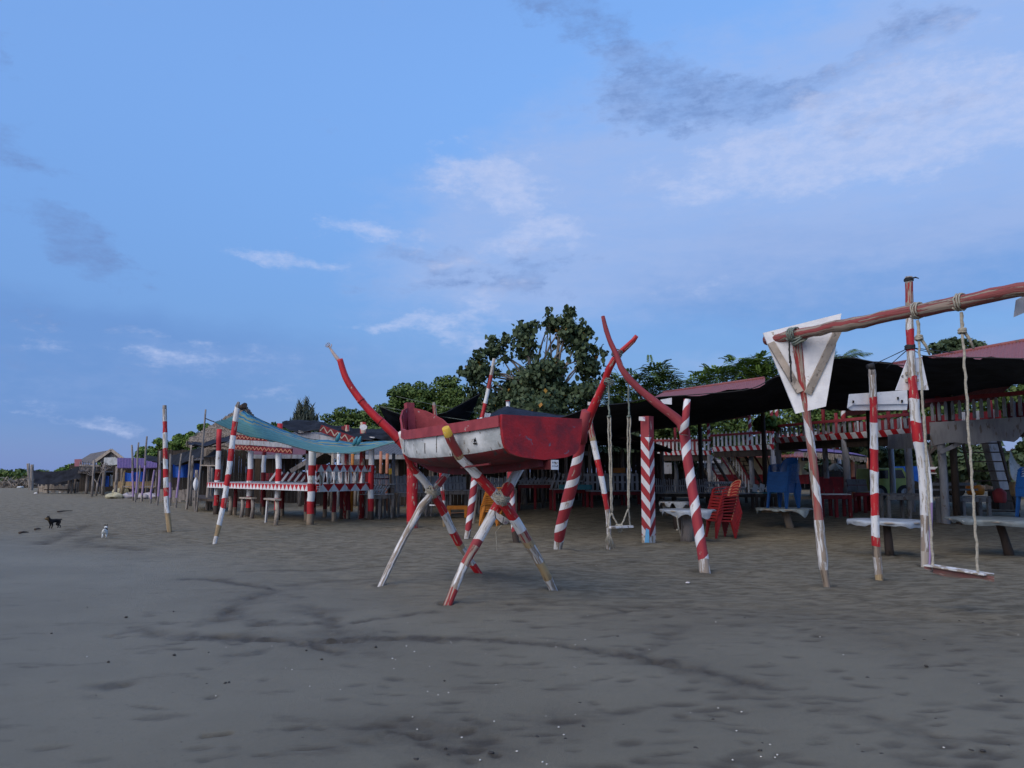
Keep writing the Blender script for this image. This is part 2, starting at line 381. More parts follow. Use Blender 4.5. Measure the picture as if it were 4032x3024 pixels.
M['blue_chair'] = mat('blue_plastic', (.010, .065, .22), (.008, .05, .17), stretch=(1, 1, 1), rough=.35, bump=0)
M['red_chair'] = mat('red_plastic', (.25, .017, .018), (.19, .015, .016), stretch=(1, 1, 1), rough=.38, bump=0)
M['orange'] = mat('orange_plastic', (.55, .20, .02), (.42, .15, .02), stretch=(1, 1, 1), rough=.4, bump=0)
M['rim'] = mat('pale_rim_plastic', (.38, .20, .12), (.30, .15, .09), stretch=(1, 1, 1), rough=.4, bump=0)
M['rope'] = mat('hemp_rope', (.40, .375, .31), (.28, .26, .21), sc=30, stretch=(1, 1, 1), bump=.6)
M['rope_green'] = mat('faded_green_rope', (.13, .17, .15), (.22, .24, .20), sc=20, stretch=(1, 1, 1), bump=.6)
M['rope_dark'] = mat('dark_cord', (.03, .03, .032), stretch=(1, 1, 1))
M['roof_red'] = mat('red_oxide_roof_sheet', (.24, .075, .07), (.19, .06, .058), chip=(.13, .07, .06), amt=.2, chsc=3, stretch=(1, 1, 1), rough=.55)
M['roof_grey'] = mat('grey_roof_sheet', (.12, .115, .12), (.075, .072, .078), chip=(.16, .14, .13), amt=.2, chsc=3, stretch=(1, 1, 1))
M['thatch'] = mat('palm_thatch', (.24, .20, .165), (.14, .115, .095), sc=9, chip=(.07, .055, .045), amt=.4, chsc=16, stretch=(1, 1, 1), bump=.9)
M['net'] = mat('black_shade_net', (.020, .023, .032), (.008, .009, .013), sc=1.6, stretch=(1, 1, 1), rough=.9, bump=.4, spec=.12)
M['net_blue'] = mat('faded_navy_shade_net', (.020, .027, .048), (.012, .016, .028), stretch=(1, 1, 1), rough=.9, bump=.2, spec=.12)
M['teal'] = mat('teal_striped_cloth', (.055, .22, .27), (.045, .19, .24), stretch=(1, 1, 1), rough=.8, bump=.1)
M['cream'] = mat('cream_wall', (.60, .54, .38), (.52, .46, .33), stretch=(1, 1, 1), rough=.85, chip=(.4, .36, .28), amt=.12)
M['pink_wall'] = mat('salmon_wall', (.46, .20, .13), (.36, .16, .11), stretch=(1, 1, 1), rough=.85, chip=(.3, .2, .15), amt=.2)
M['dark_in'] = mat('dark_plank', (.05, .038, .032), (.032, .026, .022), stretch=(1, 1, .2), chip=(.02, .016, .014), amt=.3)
M['plastic_sheet'] = mat('dirty_plastic_sheet', (.50, .52, .53), (.36, .38, .38), stretch=(1, 1, 1), rough=.35, chip=(.2, .2, .19), amt=.25)
M['paper'] = mat('paper', (.72, .70, .68), (.6, .56, .55), stretch=(1, 1, 1), chip=(.45, .3, .42), amt=.25)
M['yellow'] = mat('yellow_label', (.60, .40, .05), (.5, .34, .06), stretch=(1, 1, 1), chip=(.5, .48, .42), amt=.3)
M['ink'] = mat('black_ink', (.012, .012, .014), stretch=(1, 1, 1), bump=0)
M['blue_board'] = mat('sky_blue_board', (.12, .36, .60), (.10, .30, .52), stretch=(1, 1, 1), chip=(.3, .3, .28), amt=.1)
M['skin'] = mat('mannequin_plastic', (.50, .40, .36), (.44, .34, .31), stretch=(1, 1, 1), rough=.45, bump=0)
M['shell'] = mat('shell', (.74, .72, .68), (.58, .55, .5), sc=20, stretch=(1, 1, 1))
M['stone'] = mat('dark_pebble', (.05, .047, .045), sc=20, stretch=(1, 1, 1))
M['bark'] = mat('bark', (.13, .105, .085), (.075, .06, .05), stretch=(1, 1, .25), bump=.6, chip=(.2, .18, .15), amt=.2)
M['bark_pale'] = mat('pale_bark', (.24, .21, .18), (.15, .13, .11), stretch=(1, 1, .25), bump=.5)
M['black_fur'] = mat('black_fur', (.010, .009, .010), sc=25, stretch=(1, 1, 1), rough=.85)
M['tan_fur'] = mat('tan_fur', (.20, .13, .06), sc=25, stretch=(1, 1, 1), rough=.85)
M['white_fur'] = mat('white_fur', (.66, .68, .66), (.5, .52, .5), sc=25, stretch=(1, 1, 1), rough=.85)
M['lime'] = mat('lime_car_paint', (.30, .36, .10), (.26, .31, .09), stretch=(1, 1, 1), rough=.3, bump=0)
M['glass'] = mat('dark_window_glass', (.015, .018, .022), stretch=(1, 1, 1), rough=.08, bump=0, spec=.5)
M['rubber'] = mat('black_rubber', (.015, .015, .015), stretch=(1, 1, 1))
M['red_spiral'] = mat('red_white_spiral_paint', (.33, .035, .045), (.25, .03, .04), chip=(.36, .29, .24), amt=.14, chsc=20, stretch=PS, uv=True, stripe=((.70, .70, .72), .49, -.49, .35))
M['red_spiral2'] = mat('red_white_spiral_paint_tight', (.33, .035, .045), (.25, .03, .04), chip=(.36, .29, .24), amt=.14, chsc=20, stretch=PS, uv=True, stripe=((.70, .70, .72), .42, -.42, .38))
M['peeling'] = mat('peeling_red_white_paint', (.33, .06, .06), (.27, .17, .14), sc=10, chip=(.30, .25, .20), amt=.46, chsc=16, stretch=(1, 1, .09), bump=.7, uv=True, stripe=((.66, .66, .67), .74, .70, .40))
M['chevron'] = mat('chevron_paint', (.33, .028, .036), (.24, .025, .03), chip=(.34, .28, .25), amt=.12, stripe=((.62, .62, .65), .38, 1.15, .47))
def leafmat(name, c, c2, var=.35):
    m, nt, b = _nodes(name, .6, .25)
    g = nt.nodes.new('ShaderNodeNewGeometry'); oi = nt.nodes.new('ShaderNodeObjectInfo')
    s = nt.nodes.new('ShaderNodeMath'); nt.links.new(g.outputs['Random Per Island'], s.inputs[0]); nt.links.new(oi.outputs['Random'], s.inputs[1])
    f = nt.nodes.new('ShaderNodeMath'); f.operation = 'FRACT'; nt.links.new(s.outputs[0], f.inputs[0])
    nt.links.new(_mix(nt, f.outputs[0], c, c2), b.inputs['Base Color'])
    b.inputs['Transmission Weight'].default_value = 0
    return m
M['leaf_dark'] = leafmat('dark_grey_green_leaf', (.034, .057, .026), (.075, .108, .05))
M['leaf_mid'] = leafmat('mid_green_leaf', (.045, .085, .020), (.11, .165, .04))
M['leaf_bright'] = leafmat('bright_green_leaf', (.06, .12, .022), (.15, .23, .045))
M['leaf_grey'] = leafmat('grey_green_needle', (.05, .065, .05), (.09, .11, .085))
M['leaf_yellow'] = leafmat('yellowed_leaf', (.40, .24, .03), (.30, .14, .03))
M['dry'] = leafmat('dry_brush_twig', (.20, .17, .14), (.30, .26, .22))

def tarp_mat():
    m, nt, b = _nodes('striped_tarp_cloth', .75, .2)
    tc = nt.nodes.new('ShaderNodeTexCoord'); sp = nt.nodes.new('ShaderNodeSeparateXYZ'); nt.links.new(tc.outputs['UV'], sp.inputs[0])
    r = nt.nodes.new('ShaderNodeValToRGB'); nt.links.new(sp.outputs[1], r.inputs[0]); r.color_ramp.interpolation = 'CONSTANT'
    teal, blue, lb, yel, dt = (.17, .40, .41, 1), (.025, .17, .45, 1), (.16, .42, .50, 1), (.48, .44, .25, 1), (.10, .26, .30, 1)
    stops = [(0, teal), (.12, dt), (.135, teal), (.24, dt), (.255, teal), (.36, dt), (.375, teal), (.47, dt), (.485, teal), (.57, lb), (.61, dt), (.62, lb), (.66, yel), (.70, lb), (.735, blue), (.765, lb), (.80, yel), (.84, lb), (.90, blue), (.95, lb)]
    e = r.color_ramp.elements
    while len(e) < len(stops): e.new(.5)
    for k, (p, c) in enumerate(stops): e[k].position = p; e[k].color = c
    vec, _ = _coord(nt, (1, 1, 1)); n = _noise(nt, vec, 3, 4)
    mx = _mix(nt, _ramp(nt, n, .3, .8), r.outputs[0], (.09, .22, .25)); 
    f = nt.nodes.new('ShaderNodeMix'); f.data_type = 'RGBA'; f.inputs[0].default_value = .35; nt.links.new(r.outputs[0], f.inputs[6]); nt.links.new(mx, f.inputs[7])
    nt.links.new(f.outputs[2], b.inputs['Base Color']); _bump(nt, b, _noise(nt, vec, 25, 3), .15)
    tr = nt.nodes.new('ShaderNodeBsdfTranslucent'); nt.links.new(f.outputs[2], tr.inputs[0]); ms = nt.nodes.new('ShaderNodeMixShader'); ms.inputs[0].default_value = .45
    nt.links.new(b.outputs[0], ms.inputs[1]); nt.links.new(tr.outputs[0], ms.inputs[2]); nt.links.new(ms.outputs[0], nt.nodes['Material Output'].inputs[0])
    return m
M['tarp'] = tarp_mat()

# ------------------------------------------------------------------ pole and sheet builders
def interp(ctl, py):
    """ctl rows (px, py, w) from top to bottom"""
    if py <= ctl[0][1]: return ctl[0][0], ctl[0][2]
    for a, b in zip(ctl, ctl[1:]):
        if py <= b[1]:
            t = (py - a[1]) / (b[1] - a[1]); return a[0] + (b[0] - a[0]) * t, a[2] + (b[2] - a[2]) * t
    return ctl[-1][0], ctl[-1][2]
def pole_mb(ctl, bands=None, Ybase=None, Ytop=None, n=10, jit=.05, step=26, seed=0, node=True, sink=.06):
    """a pole seen at the given pixels and standing at real depth; bands rows (py_end, material)"""
    bpx, bpy_ = ctl[-1][0], ctl[-1][1]
    Y1 = Ybase if Ybase else gr(bpx, bpy_).y
    Y0 = Ytop if Ytop else Y1
    y0, y1 = ctl[0][1], bpy_
    bands = bands or [(y1, 'wood')]
    ys = [y0]; ml = []; keys = []
    edge = set()
    for e, k in bands:
        e = min(e, y1)
        if e <= ys[-1]: continue
        s0 = ys[-1]; c = max(1, int(round((e - s0) / step)))
        if k not in keys: keys.append(k)
        for i in range(c): ys.append(s0 + (e - s0) * (i + 1) / c); ml.append(keys.index(k))
        edge.add(len(ys) - 1)
    pts, rad, tl = [], [], []; rnd = random.Random(seed)
    for i, y in enumerate(ys):
        px, w = interp(ctl, y); t = (y - y0) / max(1e-6, y1 - y0); Y = Y0 + (Y1 - Y0) * t
        p = at(px, y, Y); pts.append(p); r = w * .5 * p.y / F
        tl.append((rnd.uniform(-.3, .3) * r, rnd.uniform(-.3, .3) * r) if (i in edge and 0 < i < len(ys) - 1) else None)
        if node and i in edge: r *= 1.06
        rad.append(r * (1 + rnd.uniform(-.03, .03)))
    pts.append(pts[-1] + (pts[-1] - pts[-2]).normalized() * sink); rad.append(rad[-1]); ml.append(ml[-1]); tl.append(None)
    pts.reverse(); rad.reverse(); ml.reverse(); tl.reverse()
    mb = MB().tube(pts, rad, n, mats=ml, jit=jit, seed=seed, tilts=tl)
    return mb, [M.get('p_' + k, M[k]) for k in keys], pts
def pole(name, label, cat, ctl, bands=None, group=None, parent=None, **k):
    mb, ms, pts = pole_mb(ctl, bands, **k)
    if parent is not None: return mb.build(name, ms, parent)
    return single(mb, name, ms, label, cat, pts[0], group)
def resample(pts, n):
    pts = [Vector(p) for p in pts]; L = [0]
    for a, b in zip(pts, pts[1:]): L.append(L[-1] + (b - a).length)
    out = []
    for i in range(n):
        s = L[-1] * i / (n - 1); j = 0
        while j < len(pts) - 2 and L[j + 1] < s: j += 1
        t = (s - L[j]) / max(1e-6, L[j + 1] - L[j])
        p0, p1, p2, p3 = pts[max(j - 1, 0)], pts[j], pts[j + 1], pts[min(j + 2, len(pts) - 1)]
        out.append(.5 * ((2 * p1) + (p2 - p0) * t + (2 * p0 - 5 * p1 + 4 * p2 - p3) * t * t + (3 * p1 - p0 - 3 * p2 + p3) * t ** 3) if len(pts) > 2 else p1.lerp(p2, t))
    return out
def sheet_mb(A, B, nu=40, nv=18, sag=0.0, rip=.035, seed=0, tat=0.0):
    a, b = resample([at(*p) for p in A], nu), resample([at(*p) for p in B], nu)
    P = []
    for i in range(nu):
        row = []
        for j in range(nv):
            t = j / (nv - 1); p = a[i].lerp(b[i], t)
            w = fbm(np.array([i * .33 + seed * 7.7]), np.array([j * .28]), seed, 4)[0]
            p.z += -sag * 4 * t * (1 - t) + rip * 2 * w
            if tat and j in (0, nv - 1): p.z += tat * random.uniform(-1, 1)
            row.append(p)
        P.append(row)
    return MB().grid(P, uvs=(1, 1)), a, b
def sheet(name, label, cat, A, B, m, hem='rope_dark', group=None, **k):
    mb, a, b = sheet_mb(A, B, **k)
    base = (a[0] + b[-1]) / 2
    t = thing(name, label, cat, base, 0, group)
    mb.build('cloth', M[m], t)
    if hem:
        h = MB()
        for e in (a, b): h.tube(e, .012, 5)
        h.build('hem', M[hem], t)
    return t
def rope_between(name, parent, p, q, r, m='rope', sag=0.0, n=8, twist=True):
    pts = []
    for i in range(n + 1):
        t = i / n; x = Vector(p).lerp(Vector(q), t); x.z -= sag * 4 * t * (1 - t)
        if twist: x += Vector((random.uniform(-1, 1), random.uniform(-1, 1), 0)) * r * .5
        pts.append(x)
    return MB().tube(pts, [r * (1 + .25 * (i % 2)) for i in range(n + 1)], 6).build(name, M[m], parent)
def lashing(name, parent, c, ax, r, m='rope', turns=5, width=.09, rr=.012, seed=0):
    """rope wound round an axis at c"""
    ax = Vector(ax).normalized(); x = ax.orthogonal().normalized(); y = ax.cross(x); rnd = random.Random(seed)
    pts = []
    for i in range(turns * 12 + 1):
        a = 2 * math.pi * i / 12; t = i / (turns * 12) - .5
        pts.append(Vector(c) + ax * (width * t + rnd.uniform(-1, 1) * rr * .6) + (x * math.cos(a) + y * math.sin(a)) * r * (1 + rnd.uniform(-.04, .08)))
    return MB().tube(pts, rr, 5).build(name, M[m], parent)
def skin_mesh(name, verts, edges, rad, sub=2):
    me = D.meshes.new(name); me.from_pydata(verts, edges, []); o = D.objects.new(name + '_tmp', me); COL.objects.link(o)
    md = o.modifiers.new('s', 'SKIN'); md.use_smooth_shade = True
    for i, r in enumerate(rad): me.skin_vertices[0].data[i].radius = (r, r) if not hasattr(r, '__len__') else r
    me.skin_vertices[0].data[0].use_root = True
    sb = o.modifiers.new('d', 'SUBSURF'); sb.levels = sub; sb.render_levels = sub
    dg = bpy.context.evaluated_depsgraph_get(); dg.update()
    out = D.meshes.new_from_object(o.evaluated_get(dg)); out.name = name
    D.objects.remove(o); D.meshes.remove(me)
    return out

# ------------------------------------------------------------------ the beach
BASES = [(668, 2092, .12), (845, 2140, .12), (1216, 2067, .2), (1450, 2048, .18), (1628, 2086, .25), (1750, 2072, .1), (1862, 2060, .12), (1838, 2124, .14), (2034, 2142, .14), (2195, 2172, .18), (2776, 2256, .18), (2396, 2162, .1), (2556, 2142, .22), (2705, 2132, .22), (3115, 2080, .2), (3505, 2190, .16), (3254, 2312, .13), (3462, 2282, .11), (3645, 2236, .13), (2180, 2328, .1), (1765, 2380, .1), (1886, 2260, .1), (1500, 2308, .09), (948, 2039, .14), (990, 2044, .14), (1046, 2058, .12), (1085, 2066, .12)]
def build_ground():
    fine = np.radians(np.arange(-46, 46.01, .16)); coarse_l = np.radians(np.arange(-180, -46, 6.0)); coarse_r = np.radians(np.arange(52, 180.1, 6.0))
    ang = np.concatenate([coarse_l, fine, coarse_r])
    rr = [.25]
    while rr[-1] < 3: rr.append(rr[-1] * 1.12)
    while rr[-1] < 48: rr.append(rr[-1] * 1.0075)
    while rr[-1] < 6000: rr.append(rr[-1] * 1.16)
    rr = np.array(rr)
    A, Rr = np.meshgrid(ang, rr); x, y = Rr * np.sin(A), Rr * np.cos(A)
    z = 0.4 * sstep((y - 19) / 12.0) * sstep((x + 3) / 8.0)
    near = np.clip(1.3 - Rr / 60, 0, 1)
    churn = np.zeros_like(x)
    lines = [([(720, 2278), (838, 2281), (984, 2300), (1084, 2319)], .16, 1), ([(957, 2250), (1275, 2241), (1549, 2223)], .14, .7), ([(1084, 2323), (957, 2355), (893, 2410), (880, 2430)], .3, .8),
             ([(1139, 2300), (1294, 2282), (1503, 2273)], .2, .6), ([(1193, 2382), (1294, 2437), (1330, 2490)], .22, .7), ([(756, 2501), (911, 2497), (1185, 2524), (1367, 2515), (1640, 2506), (1822, 2510), (2005, 2528), (2256, 2548), (2536, 2592), (2736, 2640), (2976, 2698)], .17, 1),
             ([(1385, 2447), (1640, 2415), (1710, 2408)], .13, .9), ([(1020, 2451), (1090, 2455), (1258, 2450)], .16, .8), ([(1185, 2528), (1340, 2565)], .17, .9), ([(900, 2575), (1010, 2572)], .08, .7), ([(440, 2492), (560, 2470), (680, 2500)], .12, .6),
             ([(400, 2706), (500, 2696)], .09, .8), ([(340, 2068), (270, 2100), (170, 2138)], .3, .8), ([(440, 2100), (320, 2122), (350, 2145), (560, 2160)], .3, .7), ([(290, 2018), (210, 2022)], .25, 1), ([(2440, 2385), (2540, 2385)], .22, .9),
             ([(2300, 2430), (2500, 2400), (2700, 2380)], .1, .5), ([(2500, 2490), (2800, 2450), (3000, 2470)], .15, .4), ([(3360, 2480), (3560, 2540), (3620, 2620)], .2, .5), ([(2700, 2470), (2560, 2560), (2480, 2590)], .12, .5), ([(3420, 2830), (3620, 2880), (3700, 2930)], .12, .6),
             ([(1730, 2380), (1900, 2372)], .08, .9), ([(800, 2910), (900, 2895)], .04, .8), ([(2010, 2380), (2170, 2375)], .08, .5)]
    wob = fbm(x * 3, y * 3, 5, 3)
    for pts, w, amp in lines:
        P = [gr(*p) for p in pts]
        for a, b in zip(P, P[1:]):
            dx, dy = b.x - a.x, b.y - a.y; L2 = dx * dx + dy * dy
            t = np.clip(((x - a.x) * dx + (y - a.y) * dy) / L2, 0, 1)
            d = np.hypot(x - a.x - t * dx, y - a.y - t * dy) / .72
            churn = np.maximum(churn, 1.1 * amp * (.75 + .6 * fbm(x * 5, y * 5, 71, 3)) * np.exp(-((d / w) * (1 + wob * 1.2)) ** 2))
    for px, py, sx, sy, amp in [(1700, 2880, 330, 60, .6), (1560, 2860, 120, 34, .55), (1850, 2960, 260, 60, .4), (2200, 2840, 150, 60, .4), (3100, 2420, 500, 60, .25), (3500, 2520, 300, 80, .3), (1950, 2270, 160, 22, .8), (1350, 2520, 220, 40, .45)]:
        c = gr(px, py); ex = sx / F * c.y; ey = c.y * c.y / (F * CAMZ) * sy
        churn = np.maximum(churn, amp * np.exp(-((x - c.x) / ex) ** 2 - ((y - c.y) / ey) ** 2))
    rnd = np.random.RandomState(4)
    foot = np.zeros_like(x)
    for k in range(480):
        px = 4032 * rnd.uniform(0, 1) ** .6; py = 2330 + 694 * rnd.uniform(0, 1) ** .8
        if rnd.uniform() < .45: px = rnd.uniform(2000, 4032); py = rnd.uniform(2150, 2500)
        c = gr(px, py); th = rnd.uniform(-.5, .5) ; l, w = rnd.uniform(.04, .16), rnd.uniform(.02, .06)
        i0, i1 = np.searchsorted(rr, c.xy.length - .5), np.searchsorted(rr, c.xy.length + .5)
        j0, j1 = np.searchsorted(ang, math.atan2(c.x, c.y) - .12), np.searchsorted(ang, math.atan2(c.x, c.y) + .12)
        xs, ys = x[i0:i1, j0:j1] - c.x, y[i0:i1, j0:j1] - c.y
        u, v = xs * math.cos(th) + ys * math.sin(th), -xs * math.sin(th) + ys * math.cos(th)
        foot[i0:i1, j0:j1] = np.maximum(foot[i0:i1, j0:j1], rnd.uniform(.4, 1) * np.exp(-((u / l) ** 2 + (v / w) ** 2) ** 2))
    for px, py, s in BASES:                   # scour and piled sand where posts enter the beach, coloured darker round each
        c = gr(px, py); d = np.hypot(x - c.x, y - c.y) / s
        z = z + np.exp(-((d - 1.5) / .7) ** 2) * .035 * s / .12 - np.exp(-(d / .9) ** 2) * .02; churn = np.maximum(churn, .75 * np.exp(-(d / 1.7) ** 2))
    loose = sstep((x * .75 + y - 7.4 + 1.6 * fbm(x * .3, y * .3, 60, 3)) / 6.0)                         # dry trampled sand towards the huts
    z = z + near * (0.05 * fbm(x * .25, y * .25, 11, 3) + .010 * fbm(x * 1.3, y * 1.3, 21, 3))
    z = z + near * loose * (.036 * fbm(x * 1.2, y * 2.6, 31, 4) + .022 * fbm(x * 3.5, y * 7, 33, 3)) + near * .003 * fbm(x * 7, y * 9, 35, 3)
    z = z - near * churn * .018 + near * churn * .052 * fbm(x * 9, y * 9, 41, 3) - near * foot * .013
    nr, na = x.shape
    co = np.stack([x, y, z], -1).reshape(-1, 3).astype(np.float32)
    co = np.concatenate([co, [[0, 0, 0]]]).astype(np.float32)
    i, j = np.meshgrid(np.arange(nr - 1), np.arange(na - 1), indexing='ij')
    q = np.stack([i * na + j, i * na + j + 1, (i + 1) * na + j + 1, (i + 1) * na + j], -1).reshape(-1, 4)
    i = np.arange(nr - 1); seam = np.stack([i * na + na - 1, i * na, (i + 1) * na, (i + 1) * na + na - 1], -1)
    q = np.concatenate([q, seam]); j = np.arange(na); tri = np.stack([np.full(na, len(co) - 1), (j + 1) % na, j], -1)
    me = D.meshes.new('sand'); nq, ntr = len(q), len(tri)
    me.vertices.add(len(co)); me.vertices.foreach_set('co', co.ravel())
    loops = np.concatenate([q.ravel(), tri.ravel()]); me.loops.add(len(loops)); me.loops.foreach_set('vertex_index', loops.astype(np.int32))
    me.polygons.add(nq + ntr)
    me.polygons.foreach_set('loop_start', np.concatenate([np.arange(nq) * 4, nq * 4 + np.arange(ntr) * 3]).astype(np.int32))
    me.polygons.foreach_set('use_smooth', np.ones(nq + ntr, bool))
    me.update(calc_edges=True); me.validate()
    for nm, arr in (('churn', np.clip(churn + .8 * foot, 0, 1)), ('loose', loose)):
        at_ = me.attributes.new(nm, 'FLOAT', 'POINT'); at_.data.foreach_set('value', np.concatenate([arr.ravel(), [0]]).astype(np.float32))
    m, nt, b = _nodes('grey_beach_sand', .62, .28)
    tc = nt.nodes.new('ShaderNodeTexCoord'); mp = nt.nodes.new('ShaderNodeMapping'); nt.links.new(tc.outputs['Object'], mp.inputs[0])
    mp2 = nt.nodes.new('ShaderNodeMapping'); mp2.inputs['Scale'].default_value = (1, 2.4, 1); nt.links.new(tc.outputs['Object'], mp2.inputs[0])
    def attr(n):
        a = nt.nodes.new('ShaderNodeAttribute'); a.attribute_name = n; return a.outputs['Fac']
    n1 = _noise(nt, mp.outputs[0], .45, 6); n2 = _noise(nt, mp2.outputs[0], 2.6, 9, .68); n3 = _noise(nt, mp.outputs[0], 55, 4, .7); n4 = _noise(nt, mp.outputs[0], 330, 2, .6)
    col = _mix(nt, _ramp(nt, n1, .35, .65), (.185, .168, .122), (.225, .206, .152))
    col = _mix(nt, attr('loose'), col, _mix(nt, _ramp(nt, n2, .40, .58), (.122, .102, .066), (.225, .196, .138)))
    bl_ = nt.nodes.new('ShaderNodeMath'); bl_.operation = 'MULTIPLY'; bl_.inputs[1].default_value = .5; nt.links.new(_ramp(nt, _noise(nt, mp2.outputs[0], 1.1, 8, .66), .56, .66), bl_.inputs[0]); col = _mix(nt, bl_.outputs[0], col, (.105, .086, .058))
    k = nt.nodes.new('ShaderNodeMath'); k.operation = 'MULTIPLY'; nt.links.new(attr('churn'), k.inputs[0]); nt.links.new(_ramp(nt, n2, .22, .46), k.inputs[1])
    col = _mix(nt, k.outputs[0], col, (.066, .052, .034))
    col = _mix(nt, _ramp(nt, n3, .57, .75), col, (.10, .088, .07))
    col = _mix(nt, _ramp(nt, n4, .55, .72), col, (.31, .285, .24))
    nt.links.new(col, b.inputs['Base Color'])
    rg = nt.nodes.new('ShaderNodeMath'); rg.operation = 'MULTIPLY_ADD'; nt.links.new(attr('loose'), rg.inputs[0]); rg.inputs[1].default_value = .3; rg.inputs[2].default_value = .56
    nt.links.new(rg.outputs[0], b.inputs['Roughness'])
    h = nt.nodes.new('ShaderNodeMath'); h.operation = 'MULTIPLY_ADD'; nt.links.new(n3, h.inputs[0]); h.inputs[1].default_value = .5; nt.links.new(n4, h.inputs[2])
    h2 = nt.nodes.new('ShaderNodeMath'); h2.operation = 'MULTIPLY_ADD'; nt.links.new(n2, h2.inputs[0]); h2.inputs[1].default_value = .55; nt.links.new(h.outputs[0], h2.inputs[2])
    _bump(nt, b, h2.outputs[0], .8, .022)
    me.materials.append(m)
    o = D.objects.new('beach_sand', me); COL.objects.link(o); tag(o, kind='structure')
build_ground()

# ------------------------------------------------------------------ trees and shrubs
def leaf_mesh(kind, n, blobs, size, seed, mats, shell=.5, droop=.3, lump=13):
    """n small bent leaves spread through the blobs (cx,cy,cz,rx,ry,rz)"""
    rs = np.random.RandomState(seed)
    if lump:                                # break every lobe into uneven clumps of leaves
        more = []
        for b in blobs:
            for _ in range(lump):
                d = rs.normal(size=3); d /= np.linalg.norm(d); f = rs.uniform(.55, 1.02); s = rs.uniform(.22, .42)
                more.append((b[0] + d[0] * b[3] * f, b[1] + d[1] * b[4] * f, b[2] + d[2] * b[5] * f, max(b[3] * s, size), max(b[4] * s, size), max(b[5] * s * .9, size * .8)))
            more.append((b[0], b[1], b[2], b[3] * .7, b[4] * .7, b[5] * .7))
        blobs = more
    bl = np.array(blobs, float); vol = bl[:, 3] * bl[:, 5] * bl[:, 4]; vol = vol ** .75; pr = vol / vol.sum()
    idx = rs.choice(len(bl), n, p=pr); B = bl[idx]
    d = rs.normal(size=(n, 3)); d /= np.linalg.norm(d, axis=1)[:, None]
    rad = shell + (1 - shell) * rs.uniform(size=n) ** .6
    rad *= 1 + .22 * (fbm(d[:, 0] * 2 + B[:, 0], d[:, 1] * 2 + d[:, 2] * 3 + B[:, 1], 3, 3))
    c = B[:, :3] + d * rad[:, None] * B[:, 3:6]
    out = d * .8 + rs.normal(size=(n, 3)) * .55 + np.array([0, 0, .35])
    out /= np.linalg.norm(out, axis=1)[:, None]
    ax = np.cross(out, rs.normal(size=(n, 3))); ax /= np.linalg.norm(ax, axis=1)[:, None] + 1e-9
    ax[:, 2] -= droop; ax /= np.linalg.norm(ax, axis=1)[:, None]
    sd = np.cross(out, ax); sd /= np.linalg.norm(sd, axis=1)[:, None] + 1e-9
    s = size * rs.uniform(.6, 1.25, n)[:, None]; w = {'broad': .42, 'small': .3, 'needle': .06}[kind]
    up = np.cross(ax, sd)
    v0 = c - ax * s * .5; v1 = c + sd * s * w + up * s * .06; v2 = c + ax * s * .55; v3 = c - sd * s * w + up * s * .06
    co = np.stack([v0, v1, v2, v3], 1).reshape(-1, 3).astype(np.float32)
    if kind == 'small':                     # compound leaves: leaflets paired along drooping stalks
        q = 14; ns = n // q; n = ns * q; st = c[:ns]; tw = out[:ns] * np.array([1, 1, .45]); tw /= np.linalg.norm(tw, axis=1)[:, None]
        sdv = np.cross(tw, np.array([0, 0, 1.0])); sdv /= np.linalg.norm(sdv, axis=1)[:, None] + 1e-9
        k = np.arange(q); tt = (k // 2 + 1) / (q / 2); sg = np.where(k % 2, 1.0, -1.0); Ls = size * 3.2
        pos = st[:, None] + tw[:, None] * (tt * Ls)[None, :, None]; pos[..., 2] -= (tt ** 2 * Ls * .35)[None]
        la = sdv[:, None] * sg[None, :, None] * .85 + tw[:, None] * .5; la[..., 2] -= .25
        ll = size * (1.15 - .5 * tt)[None, :, None]; wv = tw[:, None] * size * .2 + np.zeros_like(la)
        v0, v2 = pos, pos + la * ll; v1, v3 = pos + la * ll * .5 + wv, pos + la * ll * .5 - wv
        v0, v1, v2, v3 = [a.reshape(-1, 3) for a in (v0 + 0 * la, v1, v2, v3)]; co = np.stack([v0, v1, v2, v3], 1).reshape(-1, 3).astype(np.float32)
    me = D.meshes.new('crown'); me.vertices.add(4 * n); me.vertices.foreach_set('co', co.ravel())
    me.loops.add(4 * n); me.loops.foreach_set('vertex_index', np.arange(4 * n, dtype=np.int32))
    me.polygons.add(n); me.polygons.foreach_set('loop_start', (np.arange(n) * 4).astype(np.int32))
    mi = (rs.uniform(size=n) ** 3 * len(mats) * .999).astype(np.int32) if len(mats) > 1 else np.zeros(n, np.int32)
    if len(mats) > 1: mi = np.where(rs.uniform(size=n) < .012, 1, 0).astype(np.int32)
    me.polygons.foreach_set('material_index', mi); me.update(calc_edges=True)
    for k in mats: me.materials.append(M[k])
    return me, c
